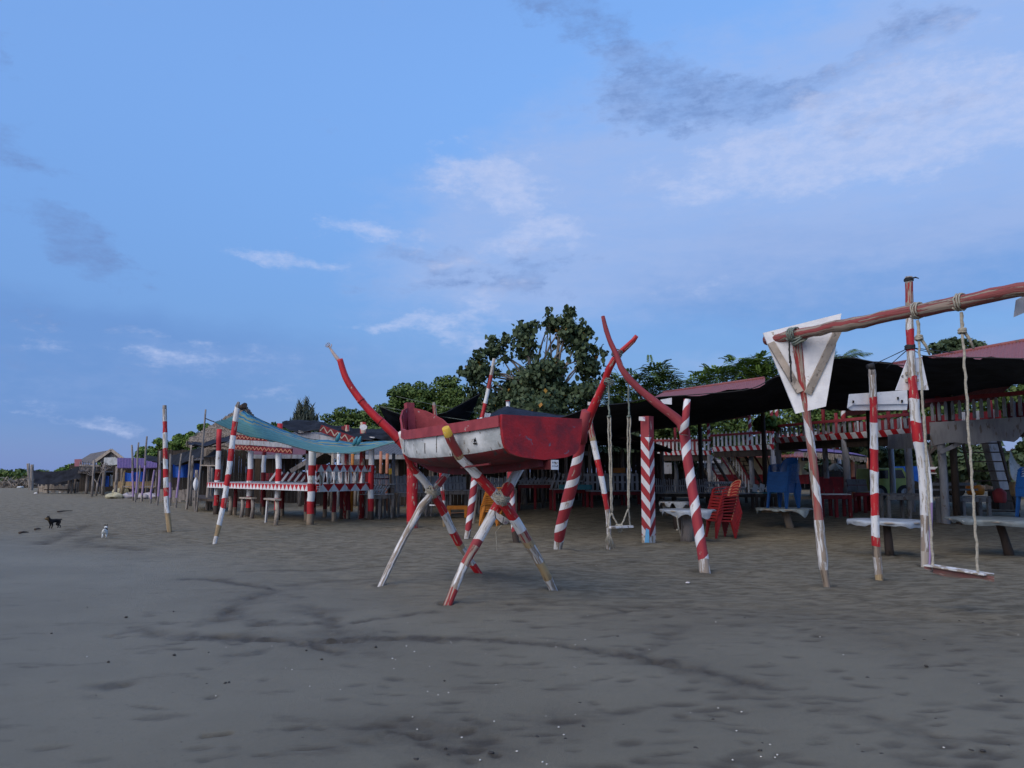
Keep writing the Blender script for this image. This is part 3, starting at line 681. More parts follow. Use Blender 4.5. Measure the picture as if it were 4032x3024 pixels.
def tree(name, label, px, Y, blobpx, n, size, mats, kind='broad', seed=0, trunk_r=.16, bark='bark', cat='tree', group=None, shell=.45, depth=.8, trunks=1, lean=0.0, droop=.3, lump=13):
    base = gy(px, Y); t = thing(name, label, cat, base, 0, group)
    bl = []
    for bx, by, rx, ry in blobpx:
        r = np.random.RandomState(int(bx + by)); yy = Y + r.uniform(-.35, .35) * rx / F * Y
        p = at(bx, by, yy); bl.append((p.x - base.x, p.y - base.y, p.z - base.z, rx / F * Y, rx / F * Y * depth, ry / F * Y))
    tb = MB(); rnd = random.Random(seed)
    for k in range(trunks):
        o = Vector((rnd.uniform(-1, 1) * .5 * (k > 0), rnd.uniform(-.4, .4) * (k > 0), -.1)); c = bl[k % len(bl)]
        topv = Vector((c[0] * .7, c[1] * .7, c[2] - c[5] * .2))
        pts = [o.lerp(topv, i / 7) + Vector((rnd.uniform(-1, 1), rnd.uniform(-1, 1), 0)) * .07 * (0 < i < 7) for i in range(8)]
        tb.tube(pts, [trunk_r * (1.15 - .75 * i / 7) for i in range(8)], 8, jit=.1)
        for c2 in bl:
            if c2 is c and len(bl) > 1: continue
            s0 = pts[4 + (k % 2)]; e = Vector((c2[0], c2[1], c2[2])); mid = s0.lerp(e, .5) + Vector((0, 0, .1 * (e - s0).length))
            tb.tube([s0, mid, e], [trunk_r * .42, trunk_r * .28, trunk_r * .1], 6)
    tb.build('trunk', M[bark], t, world=False)
    me, c = leaf_mesh(kind, n, bl, size, seed + 1, mats, shell, droop, lump)
    cr = D.objects.new('crown', me); COL.objects.link(cr); cr.parent = t; tag(cr, kind='stuff')
    return t, cr, bl

# ------------------------------------------------------------------ background vegetation
big, bigcrown, bl = tree('broadleaf_tree', 'tallest tree, big dark leaves with sky showing through, behind the net awnings', 2120, 44,
    [(2110, 1520, 190, 130), (2065, 1345, 85, 80), (2235, 1310, 85, 75), (2305, 1410, 75, 95), (1890, 1460, 70, 70), (1955, 1375, 65, 65), (2150, 1580, 250, 110), (2330, 1530, 70, 130), (2163, 1262, 34, 52), (2238, 1250, 28, 45), (2000, 1580, 150, 120), (1855, 1470, 45, 50), (2290, 1320, 40, 45)],
    19000, .25, ['leaf_dark', 'leaf_yellow'], 'broad', 3, .2, 'bark_pale', trunks=3, droop=.7, shell=.2, lump=8)
lf = MB(); lf.grid([[Vector((a * .16 * (1 - .55 * abs(b) ** 2) * (1 if b < .9 else .3), b * .2, .03 * abs(a) - .05 * b * b)) for a in (-1, -.5, 0, .5, 1)] for b in (-1, -.5, 0, .5, 1)])
leaf0 = lf.build('leaf', M['leaf_dark'], bigcrown, world=False)
_r = random.Random(5)
for k in range(300):
    c = bl[_r.choice((0, 0, 1, 1, 2, 2, 3, 3, 4, 5, 6, 7, 8, 9, 10, 11, 12))]
    d = Vector((_r.gauss(0, 1), -abs(_r.gauss(0, 1)), _r.gauss(0, 1) + .3)).normalized()
    p = Vector((c[0] + d.x * c[3] * 1.02, c[1] + d.y * c[4] * 1.02, c[2] + d.z * c[5] * 1.02))
    mt = Matrix.Translation(p) @ Matrix.Rotation(_r.uniform(-3, 3), 4, 'Z') @ Matrix.Rotation(_r.uniform(.5, 1.9), 4, 'X') @ Matrix.Rotation(_r.uniform(-.6, .6), 4, 'Y') @ Matrix.Scale(_r.uniform(.55, .95), 4)
    if k == 0: leaf0.matrix_local = mt
    else: share(leaf0, 'leaf', bigcrown, mt)
tree('bushy_tree', 'rounded mid green tree beside the tall dark tree, a thin sprig on its flank', 1690, 50, [(1680, 1590, 150, 80), (1565, 1610, 75, 70), (1790, 1600, 110, 80), (1625, 1545, 95, 50), (1740, 1535, 95, 52), (1850, 1610, 80, 70), (1545, 1555, 20, 35), (1690, 1680, 200, 60)], 26000, .18, ['leaf_mid'], 'broad', 8)
tree('bushy_tree', 'lower dark green bush sloping down from the rounded tree to the needle tree', 1400, 58, [(1300, 1690, 70, 45), (1370, 1665, 85, 55), (1450, 1655, 85, 65), (1520, 1655, 70, 70), (1250, 1705, 45, 28), (1400, 1730, 160, 50)], 18000, .19, ['leaf_mid'], 'broad', 12)
tree('needle_tree', 'wispy grey green needle tree rising above the striped cloth awning', 1195, 64, [(1180, 1630, 14, 50), (1205, 1610, 14, 45), (1226, 1640, 12, 45), (1166, 1655, 12, 40), (1245, 1665, 10, 32), (1195, 1675, 42, 40), (1150, 1680, 14, 25)], 1500, .8, ['leaf_grey'], 'needle', 15, trunk_r=.1, shell=.1, droop=-1.6, lump=0)
tree('bushy_tree', 'small bright shrub just behind the torn black net on the platform', 1085, 60, [(1075, 1690, 38, 22), (1110, 1700, 30, 20)], 1600, .26, ['leaf_bright'], 'broad', 17)
tree('bushy_tree', 'light green tree behind the thatched roof and the tall driftwood posts', 690, 56, [(600, 1785, 55, 38), (680, 1765, 65, 42), (740, 1745, 55, 38), (782, 1725, 28, 30), (640, 1800, 60, 30), (560, 1800, 35, 25), (800, 1682, 22, 10)], 14000, .19, ['leaf_bright'], 'broad', 19)
tree('bushy_tree', 'low green thicket at the far end of the beach', 150, 112, [(60, 1885, 60, 26), (150, 1880, 80, 28), (240, 1885, 70, 28), (20, 1900, 40, 22), (90, 1866, 30, 12)], 5000, .5, ['leaf_mid'], 'broad', 21, trunk_r=.1)
tree('bushy_tree', 'small bright green bush beside the stilt house roof', 275, 84, [(275, 1856, 34, 22), (255, 1865, 30, 16)], 1600, .4, ['leaf_bright'], 'broad', 23, trunk_r=.1)
tree('brushwood', 'pale dry brushwood below the thicket at the far end of the beach', 110, 82, [(60, 1914, 55, 16), (115, 1908, 45, 22), (205, 1916, 50, 14), (20, 1920, 40, 12)], 2400, .8, ['dry'], 'needle', 25, trunk_r=.04, cat='shrub', shell=.2, droop=-.5)
far, c_, _ = tree('far_thicket', 'hazy distant line of trees along the shore', -60, 270, [(-200, 1862, 200, 12), (30, 1866, 60, 8), (-60, 1858, 90, 10)], 2500, 1.2, ['leaf_mid'], 'broad', 27, trunk_r=.2)
tree('feathery_tree', 'feathery leaved tree behind the red log swing', 2560, 52, [(2500, 1525, 100, 55), (2600, 1500, 75, 48), (2645, 1525, 48, 40), (2425, 1555, 65, 65), (2590, 1462, 40, 26), (2520, 1600, 150, 40)], 12000, .30, ['leaf_mid'], 'small', 29)
tree('feathery_tree', 'bright green spreading tree above the red roof beside the white signboard', 2930, 62, [(2830, 1478, 85, 34), (2945, 1455, 95, 48), (3010, 1425, 55, 34), (2990, 1490, 80, 34), (2760, 1505, 40, 14)], 12000, .32, ['leaf_bright'], 'small', 31)
tree('umbrella_tree', 'flat topped sparse tree peeping over the long red roof', 3770, 60, [(3700, 1374, 36, 16), (3745, 1352, 38, 18), (3805, 1354, 45, 15), (3852, 1362, 30, 13), (3780, 1380, 60, 14)], 1500, .34, ['leaf_dark'], 'broad', 33)
for k, (px, Y, bb, lab) in enumerate([
    (2560, 50, [(2450, 1690, 110, 70), (2600, 1680, 110, 80), (2700, 1690, 90, 80)], 'dark thicket seen between the net awning and the picket balcony'),
    (2950, 54, [(2830, 1680, 110, 90), (2960, 1670, 120, 90), (3090, 1660, 110, 90), (2760, 1760, 100, 50), (2900, 1755, 110, 50), (3040, 1750, 110, 50)], 'dark green tree behind the spiral striped balcony posts'),
    (3300, 44, [(3200, 1640, 110, 100), (3330, 1630, 120, 100), (3450, 1640, 110, 110)], 'dark tree seen under the net beside the arrow shaped board'),
    (3700, 40, [(3560, 1640, 110, 120), (3700, 1620, 130, 120), (3850, 1600, 130, 120), (3980, 1590, 110, 120)], 'dark tree behind the tall grey balcony')]):
    tree('bushy_tree', lab, px, Y, bb, 11000, .21, ['leaf_mid'], 'broad', 40 + k)
for k, (px, Y, bb, lab) in enumerate([
    (3500, 46, [(3300, 1850, 120, 60), (3440, 1800, 130, 80), (3600, 1820, 130, 90), (3760, 1830, 120, 90)], 'dark undergrowth behind the lime green van'),
    (3950, 36, [(3800, 1840, 110, 80), (3900, 1820, 120, 90), (4060, 1830, 130, 100), (4200, 1800, 150, 120)], 'dark undergrowth behind the steep balcony stairs')]):
    tree('undergrowth_shrub', lab, px, Y, bb, 8000, .34, ['leaf_dark'], 'broad', 50 + k, cat='shrub', trunk_r=.06)
tree('fern_shrub', 'bright green leafy sprig hanging over the picket balcony', 3020, 33.2, [(3012, 1668, 30, 26), (3045, 1672, 22, 20)], 500, .26, ['leaf_bright'], 'broad', 60, trunk_r=.03, cat='shrub')
def palm(px, py, Y):
    base = gy(px, Y); t = thing('palm_tree', 'coconut palm fronds showing beside the white signboard', 'palm tree', base)
    top = at(px, py, Y)
    MB().tube([base + (top - base) * (i / 8) + Vector((.25 * math.sin(i * .6), 0, 0)) for i in range(9)], [.2 - .009 * i for i in range(9)], 8, jit=.08).build('trunk', M['bark_pale'], t)
    r = random.Random(2)
    for k in range(15):
        a = 2 * math.pi * k / 15 + r.uniform(-.15, .15); up = r.uniform(.1, 1.25); Lf = r.uniform(2.3, 3.0); mb = MB(); pts = []
        for i in range(13):
            s = i / 12; h = Lf * s
            pts.append(top + Vector((math.cos(a) * h * math.cos(up * .7), math.sin(a) * h * math.cos(up * .7), math.sin(up) * h * .95 - .42 * h * s)))
        mb.tube(pts, [.03 * (1 - .8 * i / 12) for i in range(13)], 5)
        for i in range(1, 13):
            for q in (0, .5):
                p = pts[i - 1].lerp(pts[i], q); d = (pts[i] - pts[i - 1]).normalized(); s = d.cross(Vector((0, 0, 1))).normalized()
                for sg in (-1, 1):
                    ll = .75 * math.sin(math.pi * min(1, (i + q) / 13.5)) + .12
                    e = p + s * sg * ll * .8 + d * ll * .55 + Vector((0, 0, -ll * r.uniform(.15, .5))); b = len(mb.v)
                    mb.v += [p, p.lerp(e, .4) + d * .035, e, p.lerp(e, .4) - d * .035]; mb.face((b, b + 1, b + 2, b + 3))
        mb.build('frond', M['leaf_mid'], t)
palm(3300, 1425, 60)
tree('bushy_tree', 'dark thicket behind the far shacks', 420, 78, [(330, 1868, 60, 30), (430, 1862, 70, 30), (540, 1850, 80, 40), (650, 1835, 80, 50), (760, 1820, 80, 55)], 6000, .4, ['leaf_mid'], 'broad', 71)
tree('bushy_tree', 'dark thicket closing the gap behind the hut row', 2200, 47, [(1600, 1790, 130, 80), (1780, 1780, 130, 80), (1960, 1780, 130, 80), (2150, 1785, 130, 80), (2330, 1785, 130, 80), (2500, 1790, 120, 80), (2660, 1800, 110, 70)], 9000, .3, ['leaf_dark'], 'broad', 77)
tree('bushy_tree', 'dark thicket behind the platform with triangle paint', 1150, 62, [(1000, 1780, 90, 70), (1130, 1770, 100, 70), (1260, 1770, 100, 70), (1400, 1780, 100, 70)], 6000, .3, ['leaf_mid'], 'broad', 73)

# ------------------------------------------------------------------ building helpers
def roof_plane(name, parent, a, b, c, d, m, th=.05, corr=0.0, n=24):
    """sheet a-b along the eave, d-c along the ridge, corrugated across"""
    a, b, c, d = map(Vector, (a, b, c, d)); nrm = (b - a).cross(d - a).normalized()
    if nrm.z < 0: nrm = -nrm
    P = []
    for i in range(n * 2 + 1):
        t = i / (n * 2); off = nrm * (corr * (1 if i % 2 else -1)); P.append([a.lerp(b, t) + off, a.lerp(b, t).lerp(d.lerp(c, t), .5) + off, d.lerp(c, t) + off])
    mb = MB().grid(P, smooth=False); mb.grid([[p - nrm * th for p in r][::-1] for r in P], smooth=False)
    for e in ((a, b), (b, c), (c, d), (d, a)): mb.beam(e[0] - nrm * th * .5, e[1] - nrm * th * .5, .04, th, nrm)
    return mb.build(name, m, parent)
def plank_wall(parent, p, q, z0, z1, n, m, name='plank', th=.03, gap=.012, seed=0, uneven=.04):
    p, q = V2(p), V2(q); d = (q - p); L = d.length; d.normalize(); r = random.Random(seed); w = L / n
    for k in range(n):
        c = p + d * (w * (k + .5)); c.z = 0; nn = Vector((-d.y, d.x, 0)) * r.uniform(-.01, .01)
        MB().beam(c + nn + Vector((0, 0, z0 + r.uniform(-uneven, uneven))), c + nn + d * r.uniform(-.01, .01) + Vector((0, 0, z1 + r.uniform(-uneven, uneven))), w - gap, th, Vector((-d.y, d.x, 0))).build(name, m, parent)
def posts(parent, rows, m, name='post', jit=.08, n=8):
    """rows (px, py_base or None, Y or None, ztop, r)"""
    for k, (px, py, Y, zt, r) in enumerate(rows):
        b = gr(px, py) if py else gy(px, Y)
        MB().tube([b + Vector((0, 0, -.1)), b + Vector((0, 0, .33 * zt)), b + Vector((.02, 0, .66 * zt)), Vector((b.x, b.y, zt))], [r * 1.05, r, r, r * .95], n, jit=jit, seed=k + int(px)).build(name, m, parent)

# ------------------------------------------------------------------ far shacks at the end of the beach
def far_shacks():
    t = thing('stilt_house', 'weathered grey stilt house with pitched roof and white sheet in its gable', 'house', gy(400, 57))
    A, eL, eR = at(440, 1771, 57), at(366, 1824, 57), at(494, 1812, 57)
    A2, eL2, eR2 = at(356, 1787, 64), at(310, 1815, 64), at(412, 1815, 64)
    roof_plane('roof_sheet', t, eL, eL2, A2, A, M['roof_grey'], corr=.02); roof_plane('roof_sheet', t, eR, eR2, A2, A, M['roof_grey'], corr=.02)
    for a, b in ((A, eL), (A, eR)): MB().beam(a + Vector((0, -.08, 0)), b + Vector((0, -.08, 0)), .07, .2).build('barge_board', M['wood_pale'], t)
    MB().poly([at(375, 1822, 57.2), at(486, 1812, 57.2), at(440, 1778, 57.2)], (0, 1, 0), .06).build('gable_wall', M['wood_grey'], t)
    MB().poly([at(410, 1802, 56.9), at(455, 1800, 56.9), at(464, 1808, 56.9), at(462, 1829, 56.9), at(440, 1832, 56.9), at(408, 1830, 56.9)], (0, 1, 0), .03).build('white_sheet', M['plastic_sheet'], t)
    fl = [at(310, 1856, 57), at(408, 1856, 57), at(408, 1850, 62), at(310, 1850, 62)]
    MB().poly(fl, (0, 0, -1), .12).build('floor', M['wood_dark'], t)
    for k in range(11):
        px = 316 + k * 6.6; MB().beam(at(px, 1852, 56.9), at(px + random.uniform(-1, 1), 1820 + random.uniform(-4, 4), 56.9), .1, .03).build('rail_board', M['wood_grey'], t)
    MB().beam(at(312, 1832, 56.8), at(392, 1834, 56.8), .05, .12).build('rail', M['wood_grey'], t)
    MB().poly([at(293, 1809, 58), at(320, 1808, 58), at(320, 1836, 56.8), at(293, 1836, 56.8)], (0, 1, .3), .05).build('side_roof', M['roof_red'], t)
    posts(t, [(308, None, 59, 1.9, .09), (322, None, 60, 1.9, .09), (340, 1945, None, 1.9, .11), (362, 1955, None, 2.4, .08), (395, 1944, None, 3.0, .1), (404, 1950, None, 2.2, .12), (330, None, 62, 1.9, .09)], M['wood_grey'], 'stilt')
    MB().beam(at(408, 1872, 58), at(408, 1918, 58), .05, .05).build('hanging_batten', M['wood_dark'], t)
    for nm, x0, x1, y0, y1, Y, m, lab in [('tarpaulin', 390, 430, 1876, 1916, 58.5, 'blue_tarp', 'small blue tarpaulin under the stilt house'), ('plastic_sheet', 434, 470, 1868, 1914, 58.3, 'plastic_sheet', 'dirty white plastic sheet hanging beside the small blue tarpaulin'),
                                 ('tarpaulin', 492, 566, 1860, 1896, 49.5, 'blue_tarp', 'blue tarpaulin screen under the purple roofed shelter'), ('tarpaulin', 680, 788, 1828, 1880, 40, 'blue_tarp', 'large bright blue tarpaulin behind the driftwood posts')]:
        P = [[at(x0 + (x1 - x0) * i / 12, y0 + (y1 - y0) * j / 6, Y + .12 * math.sin(i * 1.1)) + Vector((0, 0, -.05 * math.sin(i * .5) * (j == 0))) for j in range(7)] for i in range(13)]
        b = gy((x0 + x1) / 2, Y); single(MB().grid(P), nm, M[m], lab, 'tarpaulin', b)
    # purple roofed shelter
    t = thing('shelter', 'low beach shelter with a long purple metal eave', 'shelter', gy(550, 50))
    roof_plane('roof_sheet', t, at(463, 1841, 49.6), at(645, 1840, 49.6), at(640, 1806, 51), at(463, 1803, 51), M['purple'], corr=.02, n=30)
    roof_plane('roof_sheet', t, at(463, 1803, 51.1), at(640, 1806, 51.1), at(640, 1820, 56), at(463, 1820, 56), M['purple'], corr=.02, n=30)
    posts(t, [(480, None, 50, 2.0, .1), (560, None, 50, 2.0, .09), (636, None, 50, 2.0, .1), (500, None, 54, 2, .09), (600, None, 54, 2, .09)], M['wood_grey'])
    plank_wall(t, gy(470, 52), gy(640, 52), .55, 1.0, 16, M['bamboo']); plank_wall(t, gy(466, 55), gy(650, 55), .1, 1.9, 18, M['dark_in'])
    MB().beam(at(484, 1916, 49.8), at(640, 1916, 49.8), .25, .06).build('bench_plank', M['wood_grey'], t)
    pole('post', 'leaning bare timber prop at the corner of the purple roofed shelter', 'post', [(496, 1850, 15), (480, 1945, 13)], [(1945, 'bamboo')], Ybase=50.5)
    # piled sacks
    s0 = [(447, 1953, 1.0, 'yellow_sack'), (470, 1940, 1.1, 'a'), (500, 1952, .95, 'b'), (528, 1948, 1.0, 'b'), (556, 1955, .9, 'b'), (585, 1950, 1.0, 'b'), (606, 1952, .8, 'b')]
    M['sack'] = mat('pale_sack_cloth', (.46, .43, .45), (.33, .30, .33), stretch=(1, 1, 1), bump=.6); M['sack_y'] = mat('yellowish_sack_cloth', (.45, .42, .28), (.33, .31, .22), stretch=(1, 1, 1), bump=.6)
    for k, (px, py, s, _) in enumerate(s0):
        c = gr(px, min(py + 10, 1968)); P = []
        for i in range(9):
            ph = math.pi * i / 8 - math.pi / 2; row = []
            for j in range(13):
                th = 2 * math.pi * j / 12; w = 1 + .16 * math.sin(3 * th + k) * math.cos(ph * 2)
                row.append(c + Vector((math.cos(ph) * math.cos(th) * .55 * s * w, math.cos(ph) * math.sin(th) * .3 * w, (.12 + math.sin(ph) * .17 * (1 + .5 * math.sin(2.3 * th + k * 1.7) + .3 * math.sin(5 * th + k))) * s * (1.6 if k == 1 else 1))))
            P.append(row)
        single(MB().grid(P), 'sand_sack', M['sack_y' if k < 2 else 'sack'], 'slumped yellowish sack at the seaward end of the sack row' if k == 0 else 'tallest yellowish sack heaped at the seaward end of the row' if k == 1 else ['', '', 'pale sack right behind the yellowish sacks, broad and low', 'pale sack between the forked purple post and the thin tilted post', 'pale sack beneath the tall slender purple post', 'pale sack beside the short kinked purple post', 'smallest pale sack at the landward end of the row'][k], 'sack', c, 'row of sacks on the sand')
    # black nets hung between the far posts
    sheet('shade_net', 'black net sagging between the twin posts and the stilt house', 'net', [(130, 1853, 59.4), (200, 1857, 59.2), (260, 1852, 58.8), (312, 1836, 58.4)], [(136, 1902, 58.2), (180, 1908, 58.2), (250, 1896, 58), (320, 1880, 57.6)], 'net', sag=.04, seed=2)
    sheet('shade_net', 'dark net lying over bamboo beside the stilt house', 'net', [(140, 1880, 66), (200, 1890, 64), (300, 1870, 60)], [(150, 1925, 64), (230, 1912, 63), (315, 1896, 60)], 'net', sag=.05, seed=3)
    t = thing('lean_to', 'low lean-to of yellow bamboo under the far black net', 'shelter', gy(240, 61))
    plank_wall(t, gy(180, 60), gy(300, 60), .12, .62, 14, M['wood_pale'], seed=4, uneven=.1); MB().beam(at(175, 1928, 59.5), at(298, 1928, 59.5), .2, .08).build('bench_plank', M['wood_dark'], t)
    posts(t, [(218, None, 59.6, 1.5, .06), (180, None, 60, 1.0, .06), (296, None, 60, 1.6, .08)], M['wood_grey'])
    # thatched house
    t = thing('thatched_house', 'large gable of grey palm thatch behind the striped cloth awning', 'house', gy(880, 38))
    A, eL = at(972, 1602, 36), at(738, 1738, 35.5); eR = at(1018, 1668, 37); A2, eL2, eR2 = at(930, 1620, 37), at(1000, 1760, 33.5), at(1040, 1700, 40)
    for nm, q in (('thatch', (eL, eL2, A, A2)), ('thatch', (eR, eR2, A2, A))):
        a, b, c, d = q; P = []
        for i in range(25):
            s = i / 24; row = []
            for j in range(15): 
                u = j / 14; p = a.lerp(d, s).lerp(b.lerp(c, s), u); row.append(p + Vector((random.uniform(-.05, .05), -.05, random.uniform(-.08, .08) + (-.06 if i % 4 == 0 else .05))))
            P.append(row)
        mb = MB().grid(P, smooth=False); mb.grid([[p + Vector((0, .02, -.16)) for p in r][::-1] for r in P], smooth=False)
        for i in range(90):
            s = i / 90; p = a.lerp(d, s) + Vector((0, -.06, random.uniform(-.08, .08))); mb.beam(p, p + (b - a).normalized() * -.1 + Vector((random.uniform(-.1, .1), -.1, -random.uniform(.1, .35))), .03, .02)
        mb.build(nm, M['thatch'], t)
    MB().tube([A + Vector((0, -.3, .06)), A2 + Vector((0, .1, .08))], .12, 8, jit=.2).build('ridge_cap', M['wood_dark'], t)
    for a, b in ((A, eR), (A, eR2)): MB().beam(a + Vector((0, .2, -.22)), b + Vector((0, .2, -.22)), .08, .12).build('rafter', M['wood_dark'], t)
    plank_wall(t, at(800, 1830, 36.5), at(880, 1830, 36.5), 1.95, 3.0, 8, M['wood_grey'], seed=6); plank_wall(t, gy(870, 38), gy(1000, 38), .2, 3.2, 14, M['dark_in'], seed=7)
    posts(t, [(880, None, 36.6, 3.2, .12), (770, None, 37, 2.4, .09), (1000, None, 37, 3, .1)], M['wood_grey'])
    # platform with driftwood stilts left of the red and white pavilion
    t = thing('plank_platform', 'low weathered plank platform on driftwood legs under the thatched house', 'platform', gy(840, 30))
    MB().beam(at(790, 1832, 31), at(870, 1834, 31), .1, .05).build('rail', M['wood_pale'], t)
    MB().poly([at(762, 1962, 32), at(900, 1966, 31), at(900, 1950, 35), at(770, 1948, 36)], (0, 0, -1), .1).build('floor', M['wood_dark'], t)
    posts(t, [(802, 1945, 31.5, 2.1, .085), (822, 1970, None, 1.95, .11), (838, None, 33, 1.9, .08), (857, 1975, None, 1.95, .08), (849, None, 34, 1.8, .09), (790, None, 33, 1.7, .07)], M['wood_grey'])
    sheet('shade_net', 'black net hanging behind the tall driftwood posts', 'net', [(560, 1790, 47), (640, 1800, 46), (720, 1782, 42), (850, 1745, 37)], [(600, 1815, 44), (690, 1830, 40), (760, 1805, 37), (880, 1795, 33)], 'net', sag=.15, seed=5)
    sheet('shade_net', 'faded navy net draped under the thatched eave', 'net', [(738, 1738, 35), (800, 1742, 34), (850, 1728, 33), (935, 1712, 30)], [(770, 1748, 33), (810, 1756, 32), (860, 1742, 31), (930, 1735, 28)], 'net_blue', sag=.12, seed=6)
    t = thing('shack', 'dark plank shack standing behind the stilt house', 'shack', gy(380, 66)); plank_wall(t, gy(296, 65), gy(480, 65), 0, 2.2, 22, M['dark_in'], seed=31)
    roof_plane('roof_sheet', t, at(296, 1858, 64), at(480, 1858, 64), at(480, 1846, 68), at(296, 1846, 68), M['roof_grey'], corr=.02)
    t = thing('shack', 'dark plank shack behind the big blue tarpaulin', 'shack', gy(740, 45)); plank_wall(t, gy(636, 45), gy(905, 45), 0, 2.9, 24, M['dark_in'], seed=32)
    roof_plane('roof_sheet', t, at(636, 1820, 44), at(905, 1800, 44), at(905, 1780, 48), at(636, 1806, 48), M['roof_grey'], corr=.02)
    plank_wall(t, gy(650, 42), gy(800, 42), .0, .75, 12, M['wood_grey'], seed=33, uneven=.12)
far_shacks()
for k, (x0, y0, x1, y1, w, lab) in enumerate([(111, 1825, 118, 1929, 11, 'grey stub post, one of a pair at the far end of the beach'), (127, 1829, 124, 1930, 12, 'browner stub post, one of a pair at the far end of the beach')]):
    pole('driftwood_post', lab, 'post', [(x0, y0, w), (x1, y1, w)], [(y1, 'wood_grey')], group='posts standing along the far sand', seed=k, node=False)
DP = [  # px_top, py_top, px_mid, py_mid, px_base, py_base, width, purple from, purple to, label
    (519, 1752, 522, 1870, 524, 1972, 8, 1855, 1955, 'purple footed post with a forked dark tip, seaward of the row'), (546, 1742, 541, 1850, 532, 1977, 7, 1860, 1940, 'thin tilted post close beside the forked purple one'),
    (551, 1833, 546, 1900, 537, 1968, 6, 0, 0, 'short thin pale post next to the sack row'), (579, 1718, 572, 1830, 557, 1975, 8, 1832, 1950, 'tall slender post painted purple below, leaning inland'),
    (608, 1850, 602, 1890, 592, 1983, 8, 1852, 1965, 'short kinked purple post'), (630, 1776, 628, 1890, 619, 1989, 9, 1850, 1955, 'stout post purple in its middle'),
    (671, 1787, 669, 1880, 669, 1993, 9, 1900, 1960, 'bare post hidden behind the solitary banded pole'), (715, 1786, 704, 1890, 692, 2001, 9, 1850, 1960, 'crooked post with a knob on top and purple shank'),
    (755, 1752, 744, 1880, 734, 2006, 9, 0, 0, 'bare crooked post in front of the big blue tarpaulin'), (810, 1612, 795, 1790, 774, 2016, 8, 0, 0, 'very tall thin bare pole holding the corner of the striped cloth')]
for k, (a, b, c, d, e, f, w, p0, p1, lab) in enumerate(DP):
    bands = [(p0, 'wood_grey'), (p1, 'purple_pole'), (f, 'wood_grey')] if p0 else [(f, 'wood_grey')]
    r = random.Random(k); pole('driftwood_post', lab, 'post', [(a, b, w * .8), ((a + c) / 2 + r.uniform(-3, 3), (b + d) / 2, w * .95), (c, d, w), ((c + e) / 2 + r.uniform(-3, 3), (d + f) / 2, w), (e, f, w)], bands, group='posts standing along the far sand', seed=k, node=False, jit=.1)
t = thing('post', 'short stake wearing a white plastic bag', 'post', gr(768, 2016)); pole('stake', None, None, [(770, 1863, 5), (768, 2016, 6)], [(2016, 'wood_grey')], parent=t, node=False)
c = at(770, 1905, gr(768, 2016).y - .06); MB().grid([[c + Vector((math.cos(a) * (.10 + .04 * math.sin(3 * a)) * math.sin(math.pi * (j + .3) / 8), math.sin(a) * .07 * math.sin(math.pi * (j + .3) / 8), .26 - .075 * j)) for a in [2 * math.pi * i / 12 for i in range(13)]] for j in range(8)]).build('plastic_bag', M['white_clean'], t)
def dead_branches():
    b = gr(378, 1952); t = thing('dead_tree', 'leafless tangle of grey branches in front of the stilt house', 'tree', b); r = random.Random(9)
    def rec(p, d, L, rad, dep, mb):
        q = p + d * L; mb.tube([p, p.lerp(q, .5) + Vector((r.uniform(-1, 1), r.uniform(-1, 1), r.uniform(-1, 1))) * L * .08, q], [rad, rad * .85, rad * .65], 5)
        if dep: 
            for _ in range(3): rec(q, (d + Vector((r.uniform(-.9, .9), r.uniform(-.5, .5), r.uniform(-.3, .7)))).normalized(), L * .68, rad * .6, dep - 1, mb)
    mb = MB(); mb.tube([b - Vector((0, 0, .1)), b + Vector((.05, 0, .9))], [.07, .06], 7); mb.build('trunk', M['wood_grey'], t)
    mb = MB(); rec(b + Vector((.05, 0, .85)), Vector((.25, 0, 1)).normalized(), .6, .05, 4, mb); rec(b + Vector((.05, 0, .85)), Vector((-.6, 0, .8)).normalized(), .6, .05, 4, mb); mb.build('branches', M['wood_grey'], t)
dead_branches()

# ------------------------------------------------------------------ the red and white platform with triangle paint
def zigzag(name, parent, p, q, z0, z1, n, mA, mB, th=.04, back=None):
    """board p-q painted with a row of triangles (mB) on mA; the painted face looks towards the camera"""
    p, q = Vector(p), Vector(q); d = q - p; nn = Vector((d.y, -d.x, 0)).normalized()
    if nn.dot(Vector((p.x, p.y, 0))) > 0: nn = -nn
    P0 = lambda t: Vector((p.x + d.x * t, p.y + d.y * t, z0)) + nn * (th * .5 + .003)
    P1 = lambda t: Vector((p.x + d.x * t, p.y + d.y * t, z1)) + nn * (th * .5 + .003)
    mb = MB(); mb.beam(Vector((p.x, p.y, (z0 + z1) / 2)), Vector((q.x, q.y, (z0 + z1) / 2)), th, z1 - z0, m=0)
    for k in range(n):
        b = len(mb.v); mb.v += [P0(k / n), P0((k + 1) / n), P1((k + .5) / n), P1(k / n), P1((k + 1) / n)]
        mb.face((b, b + 1, b + 2), 1); mb.face((b, b + 2, b + 3), 0); mb.face((b + 1, b + 4, b + 2), 0)
    return mb.build(name, [mA, mB], parent)
def zigline(name, parent, p, q, zc, amp, n, m):
    p, q = Vector(p), Vector(q); pts = []
    for k in range(n * 2 + 1):
        t = k / (2 * n); x = p.lerp(q, t); x.z = (p.z + (q.z - p.z) * t) + zc + amp * (1 if k % 2 else -1); pts.append(x + Vector((0, -.035, 0)))
    mb = MB()
    for a, b in zip(pts, pts[1:]): mb.beam(a, b, .008, .035, (0, 0, 1))
    return mb.build(name, m, parent)
